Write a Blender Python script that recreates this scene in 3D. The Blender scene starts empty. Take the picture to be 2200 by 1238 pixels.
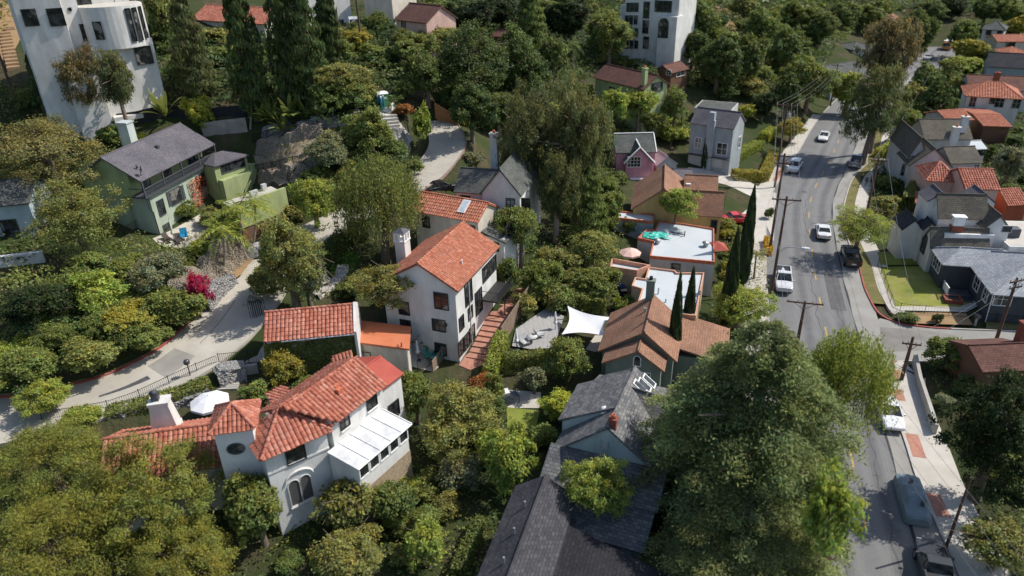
import bpy, math, random
import numpy as np
from math import radians, sin, cos, tan, atan2, pi, sqrt
from mathutils import Vector
random.seed(11)
SC = bpy.context.scene
COL = SC.collection
# ------------------------------------------------------------------ camera model (drone, 40 m above the street)
FPX, PITCH, ROLL, CAM = 1542.0, radians(27.8), radians(1.6), np.array([0., 0., 40.])
_F = np.array([0, cos(PITCH), -sin(PITCH)]); _R = np.array([1., 0, 0]); _U = np.array([0, sin(PITCH), cos(PITCH)])
RX = _R*cos(ROLL) - _U*sin(ROLL); UX = _U*cos(ROLL) + _R*sin(ROLL)
def ray(px, py):
    d = _F*FPX + RX*(px-1100) - UX*(py-619)
    return d/np.linalg.norm(d)
def proj(p):
    q = np.array(p, float)-CAM; w = q@_F
    return 1100+FPX*(q@RX)/w, 619-FPX*(q@UX)/w
def depth(p): return float((np.array(p, float)-CAM)@_F)
def W(px, py, z):
    d = ray(px, py); t = (z-CAM[2])/d[2]
    return CAM+d*t
# ------------------------------------------------------------------ terrain (control points -> smooth surface)
TP = [ # survey points: sight line x, y, ground height
 (2150,1200,0),(1900,1000,0),(1750,700,0),(1740,450,0),(1830,250,0),(2000,130,1),(2190,300,1),(2190,100,2),(2050,450,.8),(2150,640,.6),(1950,620,.3),(2100,850,.3),
 (1660,620,.2),(1600,700,.6),(1450,760,1.2),(1400,600,1.5),(1560,480,1),(1340,610,2.5),(1300,500,4.5),(1240,640,3.2),(1180,730,2.5),(1130,860,1.6),(1000,1150,.6),(1200,1200,0),(1500,1200,0),(1600,1000,0),
 (985,785,2.4),(1050,740,2.9),(1085,660,4),(920,770,2.4),(870,870,2.2),(1100,560,5),(1220,560,5),
 (640,1110,1.6),(450,1110,2),(240,1050,2),(100,1230,0),(550,1220,.6),(800,1050,1.4),(330,930,4.2),(480,850,4.6),
 (0,905,5.2),(130,880,5.2),(250,845,5.3),(340,805,5.4),(420,755,5.7),(480,700,6),(525,640,6.4),(570,575,7),(640,520,7.5),(720,480,8),(800,440,8.6),(890,400,9.6),(945,350,11),(965,310,12.2),(950,270,13.6),(935,240,15),
 (650,700,5.6),(700,620,5.6),(760,560,5.8),(780,640,4.6),(820,740,3.4),
 (60,800,6.5),(300,730,7),(200,640,8.8),(60,620,8),(380,560,6.9),(345,507,6.9),(300,500,7.2),(470,560,7.2),(650,395,11),(600,345,13),(590,300,14.6),(620,270,15.4),(480,250,16.4),(300,245,16.5),(100,300,14),(30,480,10),(100,420,11),
 (825,235,17),(850,300,13.5),(760,350,12),(763,65,21),(560,120,20),(440,100,21),(300,60,24),(30,30,27),(60,150,22),(640,180,18.5),(880,70,21.5),(900,150,18),
 (1050,200,14),(1100,300,8),(1000,80,20),(1200,60,16),(1390,110,12),(1400,225,8),(1250,330,6),(1200,430,6),(1365,375,3.2),(1540,350,2),(1450,330,3),(1640,300,1),(1600,150,7),(1550,50,17),(1700,60,10),(1750,150,3),(1850,80,3),(1960,30,6),(1480,420,2),(1640,420,.4)]
_tp = np.array([(*W(x, y, z)[:2], z) for x, y, z in TP] +
 [(-40.5,77.5,6.7),(-39,82,6.6),(-37,88,6.4),(-33,84,6.4),(-34.5,91,6.6),(-30,90,8.2),(-28,79,6.8),(-24,81.5,7.2),(-46,84,11),(-44,94,13),(-22,86,11),(-27,85,11),(-420,90,60),(-300,420,75),(0,420,40),(420,100,3),(420,420,8),(150,700,25),(-250,700,80),(0,-140,0),(-240,-60,5),(240,-60,0),(-120,0,2),(120,0,0),(-160,40,6),(-200,150,45),(-90,200,36),(20,220,26),(80,260,18),(0,0,0)], float)
def _k(d): return d
_n = len(_tp); _A = np.zeros((_n+3, _n+3))
_d = np.hypot(_tp[:, None, 0]-_tp[None, :, 0], _tp[:, None, 1]-_tp[None, :, 1])
_A[:_n, :_n] = _d - np.eye(_n)*1.0
_A[:_n, _n] = 1; _A[:_n, _n+1:] = _tp[:, :2]; _A[_n, :_n] = 1; _A[_n+1:, :_n] = _tp[:, :2].T
_w = np.linalg.solve(_A, np.concatenate([_tp[:, 2], np.zeros(3)]))
def sm(a, b, x):
    t = np.clip((x-a)/(b-a), 0, 1); return t*t*(3-2*t)
STREET_PX = [(1853,1100),(1762,649),(1747,558),(1738,471),(1747,413),(1785,340),(1830,250),(1905,175),(2000,128),(2040,95)]
def catmull(P, n=8):
    P = [np.array(p, float) for p in P]; Q = [2*P[0]-P[1]]+P+[2*P[-1]-P[-2]]; out = []
    for i in range(1, len(Q)-2):
        a, b, c, d = Q[i-1:i+3]
        for k in range(n):
            t = k/n
            out.append(.5*((2*b)+(c-a)*t+(2*a-5*b+4*c-d)*t*t+(3*b-a-3*c+d)*t**3))
    return np.array(out+[P[-1]])
_s0 = [W(x, y, 0)[:2] for x, y in STREET_PX]
_s0 = [_s0[0]+(_s0[0]-_s0[1])*1.6, _s0[0]+(_s0[0]-_s0[1])*.5]+_s0+[_s0[-1]+(_s0[-1]-_s0[-2])*2]
STREET = catmull(_s0, 10)
def pdist(P, x, y):
    """distance of points to polyline"""
    x = np.asarray(x, float); y = np.asarray(y, float); best = np.full(x.shape, 1e9)
    for a, b in zip(P[:-1], P[1:]):
        d = b-a; L = d@d+1e-9
        t = np.clip(((x-a[0])*d[0]+(y-a[1])*d[1])/L, 0, 1)
        best = np.minimum(best, np.hypot(x-a[0]-t*d[0], y-a[1]-t*d[1]))
    return best
SIDE = np.array([[34, 62.8], [60, 62.0], [130, 60]])
def T(x, y):
    x = np.asarray(x, float); y = np.asarray(y, float); sh = x.shape
    xf = x.ravel(); yf = y.ravel(); out = np.empty(xf.size)
    for s in range(0, xf.size, 4000):
        e = slice(s, s+4000)
        d = np.hypot(xf[e, None]-_tp[None, :, 0], yf[e, None]-_tp[None, :, 1])
        out[e] = d@_w[:_n]+_w[_n]+_w[_n+1]*xf[e]+_w[_n+2]*yf[e]
    f = np.minimum(sm(6, 12, pdist(STREET[::3], xf, yf)), sm(4, 8, pdist(SIDE, xf, yf)))
    out = np.where(yf < 230, out*f, out)
    return out.reshape(sh)
_T0 = T
_gx, _gy = np.arange(-230, 290.5, 1.25), np.arange(0, 470.5, 1.25)
_TG = _T0(*np.meshgrid(_gx, _gy))
def T(x, y):
    """terrain height read from a regular grid where one exists"""
    x = np.asarray(x, float); y = np.asarray(y, float); i = (x+230)/1.25; j = y/1.25; ok = (i >= 0) & (j >= 0) & (i < len(_gx)-1.01) & (j < len(_gy)-1.01)
    if not ok.all():
        out = np.empty(x.shape); out[~ok] = _T0(x[~ok], y[~ok]); out[ok] = T(x[ok], y[ok]) if ok.any() else 0; return out
    a, b = i.astype(int), j.astype(int); u, v = i-a, j-b
    return (_TG[b, a]*(1-u)+_TG[b, a+1]*u)*(1-v)+(_TG[b+1, a]*(1-u)+_TG[b+1, a+1]*u)*v
def Tz(x, y): return float(T(np.array([x]), np.array([y]))[0])
def G(px, py):
    """where the sight line meets the ground"""
    d = ray(px, py); t = np.arange(20, 700, .5)
    P = CAM+d*t[:, None]; below = P[:, 2] <= T(P[:, 0], P[:, 1])
    i = int(np.argmax(below)) if below.any() else len(t)-1
    a, b = t[max(i-1, 0)], t[i]
    for _ in range(12):
        m = (a+b)/2; p = CAM+d*m
        if p[2] <= Tz(p[0], p[1]): b = m
        else: a = m
    return CAM+d*b
# ------------------------------------------------------------------ frames fitted to a building's eaves
class Fr:
    def __init__(s, o, u, w=0, d=0, ze=0, zr=0):
        s.o = np.array(o, float)[:2]; s.u = np.array(u, float)[:2]; s.u /= np.linalg.norm(s.u); s.v = np.array([-s.u[1], s.u[0]])
        s.w, s.d, s.ze, s.zr = w, d, ze, zr
    def p(s, x, y, z):
        q = s.o+s.u*x+s.v*y; return np.array([q[0], q[1], z])
    def loc(s, P):
        q = np.array(P)[:2]-s.o; return float(q@s.u), float(q@s.v)
    def ray_y(s, px, py, y):
        """local x and z where a sight line meets the vertical plane local y"""
        d = ray(px, py); n = s.v; t = (y-((CAM[:2]-s.o)@n))/((d[:2]@n) or 1e-6); P = CAM+d*t
        return float((P[:2]-s.o)@s.u), float(P[2])
    def ray_x(s, px, py, x):
        d = ray(px, py); n = s.u; t = (x-((CAM[:2]-s.o)@n))/((d[:2]@n) or 1e-6); P = CAM+d*t
        return float((P[:2]-s.o)@s.v), float(P[2])
def fit(A, B, ze, C=None, d=None, R=None, axis='w', zr=None, C2=None):
    """eave corners near-left A, near-right B, far-right C (or far-left C2) at height ze; R a ridge point"""
    a = W(*A, ze); b = W(*B, ze); u = b[:2]-a[:2]; w = float(np.linalg.norm(u))
    f = Fr((a[:2]+b[:2])/2, u, w, 0, ze, 0)
    if d is None:
        ds = []
        if C is not None: ds.append(f.loc(W(*C, ze))[1])
        if C2 is not None: ds.append(f.loc(W(*C2, ze))[1])
        d = sum(ds)/len(ds) if ds else 0.
    f.d = d
    if zr is not None: f.zr = zr
    elif R is not None: f.zr = f.ray_y(*R, d/2 if axis == 'w' else 0)[1]
    return f
# ------------------------------------------------------------------ materials
MATS = {}
def newmat(name):
    m = bpy.data.materials.new(name); m.use_nodes = True; nt = m.node_tree
    return m, nt, nt.nodes['Principled BSDF']
def nd(nt, t, ins=None, **kw):
    n = nt.nodes.new(t)
    for k, v in kw.items(): setattr(n, k, v)
    for k, v in (ins or {}).items():
        if hasattr(v, 'bl_idname') or isinstance(v, bpy.types.NodeSocket): nt.links.new(v, n.inputs[k])
        else: n.inputs[k].default_value = v
    return n
def c4(c): return (c[0], c[1], c[2], 1)
def mixc(nt, f, a, b, mode='MIX'):
    n = nt.nodes.new('ShaderNodeMix'); n.data_type = 'RGBA'; n.blend_type = mode
    for k, v in ((0, f), (6, a), (7, b)):
        if isinstance(v, bpy.types.NodeSocket): nt.links.new(v, n.inputs[k])
        elif k == 0: n.inputs[0].default_value = v
        else: n.inputs[k].default_value = c4(v)
    return n.outputs[2]
def ramp(nt, f, lo, hi):
    n = nd(nt, 'ShaderNodeMapRange', {0: f, 1: lo, 2: hi, 3: 0., 4: 1.}); return n.outputs[0]
def coords(nt, kind, scale=(1, 1, 1)):
    t = nt.nodes.new('ShaderNodeTexCoord')
    if scale == (1, 1, 1): return t.outputs[kind]
    return nd(nt, 'ShaderNodeMapping', {0: t.outputs[kind], 3: scale}).outputs[0]
def noise(nt, vec, scale, detail=4, rough=.55):
    return nd(nt, 'ShaderNodeTexNoise', {'Vector': vec, 'Scale': scale, 'Detail': detail, 'Roughness': rough}).outputs[0]
def bump(nt, b, h, s, dist=.05):
    n = nd(nt, 'ShaderNodeBump', {'Strength': s, 'Distance': dist, 'Height': h}); nt.links.new(n.outputs[0], b.inputs['Normal'])
def rough_mat(name, c1, c2, scale=1.5, rough=.9, bs=.3, fine=12, stain=.35, stain_scale=.25, coord='Object', st=(1, 1, 1), spec=.3, metal=0, dirt=None, lo=.35, hi=.65):
    """mottled surface: two tones broken by noise, large stains, fine grain in the bump"""
    if name in MATS: return MATS[name]
    m, nt, b = newmat(name); v = coords(nt, coord, st)
    c = mixc(nt, ramp(nt, noise(nt, v, scale, 5), lo, hi), c1, c2)
    s = ramp(nt, noise(nt, v, stain_scale, 6, .65), .42, .72)
    dk = dirt or tuple(x*.45 for x in c1)
    sf = nd(nt, 'ShaderNodeMath', {0: s, 1: stain}, operation='MULTIPLY').outputs[0]
    c = mixc(nt, sf, c, dk)
    nt.links.new(c, b.inputs['Base Color']); b.inputs['Roughness'].default_value = rough
    b.inputs['Specular IOR Level'].default_value = spec; b.inputs['Metallic'].default_value = metal
    if bs: bump(nt, b, noise(nt, v, fine, 4), bs, .04)
    MATS[name] = m; return m
def stucco(name, c, stain=.18):
    return rough_mat('stucco_'+name, c, tuple(x*.8 for x in c), 1.1, .92, .35, 9, stain, .5, dirt=(c[0]*.6, c[1]*.58, c[2]*.52), st=(1, 1, .45))
def shingle(name, c, c2=None, row=.24, wid=.42):
    n = 'shingle_'+name
    if n in MATS: return MATS[n]
    m, nt, b = newmat(n); v = coords(nt, 'UV')
    c2 = c2 or tuple(x*1.5 for x in c)
    bt = nd(nt, 'ShaderNodeTexBrick', {'Vector': v, 'Color1': c4(c), 'Color2': c4(c2), 'Mortar': c4(tuple(x*.6 for x in c)), 'Scale': 1., 'Mortar Size': .022, 'Mortar Smooth': .4, 'Bias': -.15, 'Brick Width': wid, 'Row Height': row}, offset=.5)
    k = mixc(nt, ramp(nt, noise(nt, v, 5., 4, .7), .3, .7), tuple([.75]*3), tuple([1.2]*3))
    cc = mixc(nt, 1., bt.outputs['Color'], k, 'MULTIPLY')
    k2 = mixc(nt, ramp(nt, noise(nt, v, .35, 5, .65), .35, .7), tuple([.72]*3), (1.12, 1.08, 1.02))
    cc = mixc(nt, 1., cc, k2, 'MULTIPLY')
    nt.links.new(cc, b.inputs['Base Color']); b.inputs['Roughness'].default_value = .95; b.inputs['Specular IOR Level'].default_value = .2
    bump(nt, b, bt.outputs['Fac'], -.5, .03)
    MATS[n] = m; return m
def attr_mat(name, ca, cb, cc, rough=.8):
    """clay tile: tone picked by the value kept on each face, random by tile, dark for shade in gaps, streaked by noise"""
    if name in MATS: return MATS[name]
    m, nt, b = newmat(name)
    a = nd(nt, 'ShaderNodeAttribute', attribute_name='Col').outputs['Fac']
    r = nt.nodes.new('ShaderNodeValToRGB'); nt.links.new(a, r.inputs[0])
    e = r.color_ramp.elements; e[0].position = 0; e[0].color = c4(ca); e[1].position = 1; e[1].color = c4(cc)
    x = e.new(.5); x.color = c4(cb)
    v = coords(nt, 'Object')
    c = mixc(nt, ramp(nt, noise(nt, v, 3., 5, .7), .38, .75), r.outputs[0], tuple(q*.55 for q in ca))
    c = mixc(nt, ramp(nt, noise(nt, v, .5, 5, .7), .5, .8), c, (cb[0]*.62, cb[1]*.7, cb[2]*.85))
    c = mixc(nt, ramp(nt, noise(nt, v, 7., 3, .6), .64, .74), c, (.42, .3, .22))
    nt.links.new(c, b.inputs['Base Color']); b.inputs['Roughness'].default_value = rough; b.inputs['Specular IOR Level'].default_value = .25
    MATS[name] = m; return m
def plain(name, c, rough=.6, metal=0, spec=.4, vary=.12, scale=3.):
    n = 'plain_'+name
    if n in MATS: return MATS[n]
    m, nt, b = newmat(n); v = coords(nt, 'Object')
    k = mixc(nt, ramp(nt, noise(nt, v, scale, 4), .3, .7), tuple(x*(1-vary) for x in c), tuple(min(1, x*(1+vary)) for x in c))
    nt.links.new(k, b.inputs['Base Color']); b.inputs['Roughness'].default_value = rough; b.inputs['Metallic'].default_value = metal
    b.inputs['Specular IOR Level'].default_value = spec
    MATS[n] = m; return m
def paint(name, c, rough=.25):
    n = 'paint_'+name
    if n in MATS: return MATS[n]
    m, nt, b = newmat(n); v = coords(nt, 'Object')
    k = mixc(nt, ramp(nt, noise(nt, v, 2.5, 5, .7), .35, .8), c, tuple(x*.72+.02 for x in c))
    nt.links.new(k, b.inputs['Base Color']); b.inputs['Roughness'].default_value = rough; b.inputs['Coat Weight'].default_value = .5
    MATS[n] = m; return m
def glass_mat():
    if 'glass' in MATS: return MATS['glass']
    m, nt, b = newmat('dark_glass'); v = coords(nt, 'Object')
    k = mixc(nt, ramp(nt, noise(nt, v, 1.3, 3), .4, .65), (.012, .015, .018), (.05, .055, .055)); k = mixc(nt, ramp(nt, noise(nt, v, .55, 2), .56, .6), k, (.2, .19, .17))
    nt.links.new(k, b.inputs['Base Color']); b.inputs['Roughness'].default_value = .08; b.inputs['Specular IOR Level'].default_value = .5
    MATS['glass'] = m; return m
def leaf_mat():
    if 'leaf' in MATS: return MATS['leaf']
    m, nt, b = newmat('foliage'); out = nt.nodes['Material Output']
    oi = nt.nodes.new('ShaderNodeObjectInfo')
    at = nd(nt, 'ShaderNodeAttribute', attribute_name='Col'); sp = nd(nt, 'ShaderNodeSeparateColor', {0: at.outputs['Color']})
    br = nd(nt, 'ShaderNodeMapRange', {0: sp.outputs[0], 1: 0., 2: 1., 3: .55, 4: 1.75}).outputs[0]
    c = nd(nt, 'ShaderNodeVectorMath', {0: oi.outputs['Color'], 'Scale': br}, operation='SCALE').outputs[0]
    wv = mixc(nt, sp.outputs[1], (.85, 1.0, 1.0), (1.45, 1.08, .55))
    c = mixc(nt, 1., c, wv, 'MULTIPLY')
    # a few dead or flowering leaves keep the third channel high: twig colour
    c = mixc(nt, ramp(nt, sp.outputs[2], .9, .97), c, (.16, .1, .06))
    nt.links.new(c, b.inputs['Base Color']); b.inputs['Roughness'].default_value = .55; b.inputs['Specular IOR Level'].default_value = .25
    tr = nd(nt, 'ShaderNodeBsdfTranslucent', {0: c}); mx = nd(nt, 'ShaderNodeMixShader', {0: .42, 1: b.outputs[0], 2: tr.outputs[0]})
    nt.links.new(mx.outputs[0], out.inputs[0]); MATS['leaf'] = m; return m
def bark(): return rough_mat('bark', (.14, .1, .07), (.22, .18, .14), 6, .95, .6, 14, .3, 1.)
def pale_bark(): return rough_mat('pale_bark', (.3, .24, .2), (.18, .13, .1), 4, .95, .5, 12, .3, 1.)
# ------------------------------------------------------------------ mesh builder (world coordinates, shifted to the parent on build)
def unit(v):
    v = np.array(v, float); n = np.linalg.norm(v); return v/n if n > 1e-9 else v
class MB:
    def __init__(s, f=None): s.V = []; s.F = []; s.C = []; s.f = f; s.smooth = set()
    def P(s, p): return s.f.p(*p) if s.f is not None else np.array(p, float)
    def face(s, pts, c=.5, raw=False):
        i = len(s.V); s.V += [np.array(p, float) if raw else s.P(p) for p in pts]
        s.F.append(tuple(range(i, i+len(pts)))); s.C.append(c)
    def mesh(s, V, F, c=.5, raw=False, smooth=False):
        i = len(s.V); s.V += [np.array(p, float) if raw else s.P(p) for p in V]
        for f in F:
            if smooth: s.smooth.add(len(s.F))
            s.F.append(tuple(i+k for k in f)); s.C.append(c)
    def box(s, x0, x1, y0, y1, z0, z1, c=.5):
        V = [(x0, y0, z0), (x1, y0, z0), (x1, y1, z0), (x0, y1, z0), (x0, y0, z1), (x1, y0, z1), (x1, y1, z1), (x0, y1, z1)]
        s.mesh(V, [(3, 2, 1, 0), (4, 5, 6, 7), (0, 1, 5, 4), (1, 2, 6, 5), (2, 3, 7, 6), (3, 0, 4, 7)], c)
    def prism(s, poly, z0, z1, c=.5):
        n = len(poly); z0 = z0 if hasattr(z0, '__len__') else [z0]*n; z1 = z1 if hasattr(z1, '__len__') else [z1]*n
        V = [(p[0], p[1], z) for p, z in zip(poly, z0)]+[(p[0], p[1], z) for p, z in zip(poly, z1)]
        s.mesh(V, [tuple(range(n-1, -1, -1)), tuple(range(n, 2*n))]+[(i, (i+1) % n, n+(i+1) % n, n+i) for i in range(n)], c)
    def slab(s, pts, t, c=.5, raw=False):
        """a flat panel (any tilt) with thickness t below it"""
        P = [np.array(p, float) if raw else s.P(p) for p in pts]; n = len(P)
        nn = unit(np.cross(P[1]-P[0], P[2]-P[0]))
        if nn[2] < 0: P = P[::-1]; nn = -nn
        V = P+[p-nn*t for p in P]
        s.mesh(V, [tuple(range(n)), tuple(range(2*n-1, n-1, -1))]+[((i+1) % n, i, n+i, n+(i+1) % n) for i in range(n)], c, raw=True)
    def tube(s, pts, r, n=6, c=.5, raw=False, cap=True, smooth=True):
        P = [np.array(p, float) if raw else s.P(p) for p in pts]; r = r if hasattr(r, '__len__') else [r]*len(P)
        V = []; F = []; a = None
        for i, p in enumerate(P):
            d = unit(P[min(i+1, len(P)-1)]-P[max(i-1, 0)])
            if a is None: a = unit(np.cross(d, (0.13, .2, 1) if abs(d[2]) < .9 else (1, .1, 0)))
            a = unit(a-d*(a@d)); b = np.cross(d, a)
            V += [p+(a*cos(2*pi*k/n)+b*sin(2*pi*k/n))*r[i] for k in range(n)]
        for i in range(len(P)-1):
            F += [(i*n+k, i*n+(k+1) % n, (i+1)*n+(k+1) % n, (i+1)*n+k) for k in range(n)]
        s.mesh(V, F, c, raw=True, smooth=smooth)
        if cap: s.mesh(V[:n], [tuple(range(n-1, -1, -1))], c, raw=True); s.mesh(V[-n:], [tuple(range(n))], c, raw=True)
    def lathe(s, o, prof, n=12, c=.5, smooth=True):
        V = [(o[0]+r*cos(2*pi*k/n), o[1]+r*sin(2*pi*k/n), o[2]+z) for r, z in prof for k in range(n)]
        F = [(i*n+k, i*n+(k+1) % n, (i+1)*n+(k+1) % n, (i+1)*n+k) for i in range(len(prof)-1) for k in range(n)]
        s.mesh(V, F, c, smooth=smooth)
    def tiles(s, pts, pitch=.28, row=.42, amp=.085, eave=None):
        """barrel tiles over a flat convex panel; courses run up the slope"""
        P = np.array([s.P(p) for p in pts]); n = unit(np.cross(P[1]-P[0], P[2]-P[0]))
        if n[2] < 0: n = -n
        e = unit(np.cross((0, 0, 1), n)) if eave is None else unit(eave)
        up = np.cross(n, e); o = P[0]; q = np.c_[(P-o)@e, (P-o)@up]
        s.slab(P-n*.03, .1, .1, raw=True)  # pan below the tiles toned dark: shade of the gaps put into colour
        def span(u):
            vs = []
            for a, b in zip(q, np.roll(q, -1, 0)):
                if (a[0]-u)*(b[0]-u) <= 0 and abs(a[0]-b[0]) > 1e-6: vs.append(a[1]+(u-a[0])/(b[0]-a[0])*(b[1]-a[1]))
            return (min(vs), max(vs)) if len(vs) > 1 else None
        u0, u1 = q[:, 0].min(), q[:, 0].max(); k = max(1, int(round((u1-u0)/pitch))); pw = (u1-u0)/k
        prof = [(.02, .0), (.14, .62), (.38, 1.), (.62, 1.), (.86, .62), (.98, .0)]
        rn = random.Random(int(abs(P[0, 0]*977+P[1, 1]*131)))
        for i in range(k):
            sp = span(u0+(i+.5)*pw)
            if not sp or sp[1]-sp[0] < .08: continue
            v = sp[0]-.06+rn.uniform(-.02, .02); base = rn.uniform(-.12, .12)
            while v < sp[1]-.03:
                v2 = min(v+row, sp[1]); cc = min(1, max(0, rn.gauss(.5, .26)+base)); V = []; j = rn.uniform(-.012, .012)
                for vv, lift in ((v-.05, .045), (v2, .0)):
                    for t, h in prof: V.append(o+e*(u0+(i+t)*pw+j)+up*vv+n*(h*amp+lift))
                m = len(prof); F = [(a, a+1, m+a+1, m+a) for a in range(m-1)]
                s.mesh(V, F, cc, raw=True, smooth=True)
                s.mesh(V[:m]+[V[0]-n*.05, V[m-1]-n*.05], [(m, m+1)+tuple(range(m-1, -1, -1))], cc*.4, raw=True)  # open tile end toned down: shade under the lip put into colour
                v = v2
    def caps(s, a, b, r=.13, lift=.05):
        A, B = s.P(a), s.P(b); L = np.linalg.norm(B-A); k = max(1, int(L/.42)); d = (B-A)/L
        for i in range(k):
            p = A+d*(L*i/k)+np.array([0, 0, lift]); q = A+d*(L*(i+1)/k+.04)+np.array([0, 0, lift-.02])
            s.tube([p, q], [r*1.1, r*.92], 7, random.random(), raw=True)
    def build(s, name, m, parent=None, label=None):
        V = np.array(s.V, float)
        L = np.array(parent['_at'] if parent is not None and '_at' in parent else (0, 0, 0), float)
        me = bpy.data.meshes.new(name); me.from_pydata((V-L).tolist(), [], s.F)
        me.uv_layers.new(name='UVMap'); me.color_attributes.new('Col', 'FLOAT_COLOR', 'CORNER')
        U = np.zeros((len(me.loops), 2)); K = np.zeros((len(me.loops), 4)); i = 0
        for fi, f in enumerate(s.F):
            p = V[list(f)]; nn = np.zeros(3)
            for a in range(1, len(f)-1): nn += np.cross(p[a]-p[0], p[a+1]-p[0])
            nn = unit(nn)
            if abs(nn[2]) > .995: e, up = np.array([1., 0, 0]), np.array([0, 1., 0])
            else: e = unit(np.cross((0, 0, 1), nn)); up = np.cross(nn, e)
            k = len(f); U[i:i+k, 0] = p@e; U[i:i+k, 1] = p@up; c = s.C[fi]; K[i:i+k] = (c, c, c, 1); i += k
        me.uv_layers['UVMap'].data.foreach_set('uv', U.ravel().astype(np.float32)); me.color_attributes['Col'].data.foreach_set('color', K.ravel().astype(np.float32))
        if s.smooth:
            sf = np.zeros(len(s.F), bool); sf[list(s.smooth)] = True; me.polygons.foreach_set('use_smooth', sf)
        if m is not None: me.materials.append(m)
        o = bpy.data.objects.new(name, me); COL.objects.link(o)
        if parent is not None: o.parent = parent; o['_at'] = list(L) if False else L.tolist()
        if label: o['label'] = label
        return o
def tag(o, label=None, cat=None, group=None, kind=None):
    if label: o['label'] = label
    if cat: o['category'] = cat
    if group: o['group'] = group
    if kind: o['kind'] = kind
    return o
def thing(name, label, cat, loc=(0, 0, 0), group=None):
    o = bpy.data.objects.new(name, None); COL.objects.link(o); o.empty_display_size = .3
    o.location = [float(x) for x in loc]; o['_at'] = [float(x) for x in loc]
    return tag(o, label, cat, group)
def copy_tree(o, parent=None):
    c = o.copy(); COL.objects.link(c)
    if parent is not None: c.parent = parent
    for ch in list(o.children): copy_tree(ch, c)
    return c
# ------------------------------------------------------------------ building parts
def wall_box(par, f, x0, x1, y0, y1, z0, z1, m, gable=None, name='wall'):
    """walls of one block; gable=('x'|'y', ridge height, ridge position) adds gable ends"""
    mb = MB(f)
    if not gable: mb.box(x0, x1, y0, y1, z0, z1)
    else:
        ax, zr, r = gable
        if ax == 'x': # ridge along local x, gable ends at x0 and x1
            poly = [(y0, z0), (y1, z0), (y1, z1), (r, zr), (y0, z1)]; A = [(x0, a, b) for a, b in poly]; B = [(x1, a, b) for a, b in poly]
            n = 5; mb.mesh(A+B, [(0, 1, 2, 3, 4)[::-1], (5, 6, 7, 8, 9)]+[(i, (i+1) % n, n+(i+1) % n, n+i) for i in range(n)])
        else:
            poly = [(x0, z0), (x1, z0), (x1, z1), (r, zr), (x0, z1)]; A = [(a, y0, b) for a, b in poly]; B = [(a, y1, b) for a, b in poly]
            n = 5; mb.mesh(A+B, [(0, 1, 2, 3, 4), (5, 6, 7, 8, 9)[::-1]]+[((i+1) % n, i, n+i, n+(i+1) % n) for i in range(n)])
    return mb.build(name, m, par)
def roof(par, f, panels, m, style='shingle', caps=(), t=.16, **kw):
    mb = MB(f)
    for p in panels:
        if style == 'tile': mb.tiles(p, **kw)
        else: mb.slab(p, t)
    for a, b in caps:
        if style == 'tile': mb.caps(a, b)
        else: mb.tube([np.array(mb.P(a))+(0, 0, .03), np.array(mb.P(b))+(0, 0, .03)], .09, 5, .5, raw=True)
    return mb.build('roof', m, par)
def gable_panels(x0, x1, y0, y1, ze, zr, r, axis='x'):
    if axis == 'x': return [[(x0, y0, ze), (x1, y0, ze), (x1, r, zr), (x0, r, zr)], [(x1, y1, ze), (x0, y1, ze), (x0, r, zr), (x1, r, zr)]], ((x0, r, zr), (x1, r, zr))
    return [[(x0, y1, ze), (x0, y0, ze), (r, y0, zr), (r, y1, zr)], [(x1, y0, ze), (x1, y1, ze), (r, y1, zr), (r, y0, zr)]], ((r, y0, zr), (r, y1, zr))
def hip_panels(x0, x1, y0, y1, ze, zr, inset):
    if x1-x0 >= y1-y0: a, b = (x0+inset, (y0+y1)/2, zr), (x1-inset, (y0+y1)/2, zr)
    else: a, b = ((x0+x1)/2, y0+inset, zr), ((x0+x1)/2, y1-inset, zr)
    A, B, C, D = (x0, y0, ze), (x1, y0, ze), (x1, y1, ze), (x0, y1, ze)
    if x1-x0 >= y1-y0: P = [[A, B, b, a], [B, C, b], [C, D, a, b], [D, A, a]]; cp = [(a, b), (A, a), (D, a), (B, b), (C, b)]
    else: P = [[A, B, a], [B, C, b, a], [C, D, b], [D, A, a, b]]; cp = [(a, b), (A, a), (B, a), (C, b), (D, b)]
    if np.allclose(a, b): P = [[p for i, p in enumerate(q) if i == 0 or p != q[i-1]] for q in P]; cp = cp[1:]
    return P, cp
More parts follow.
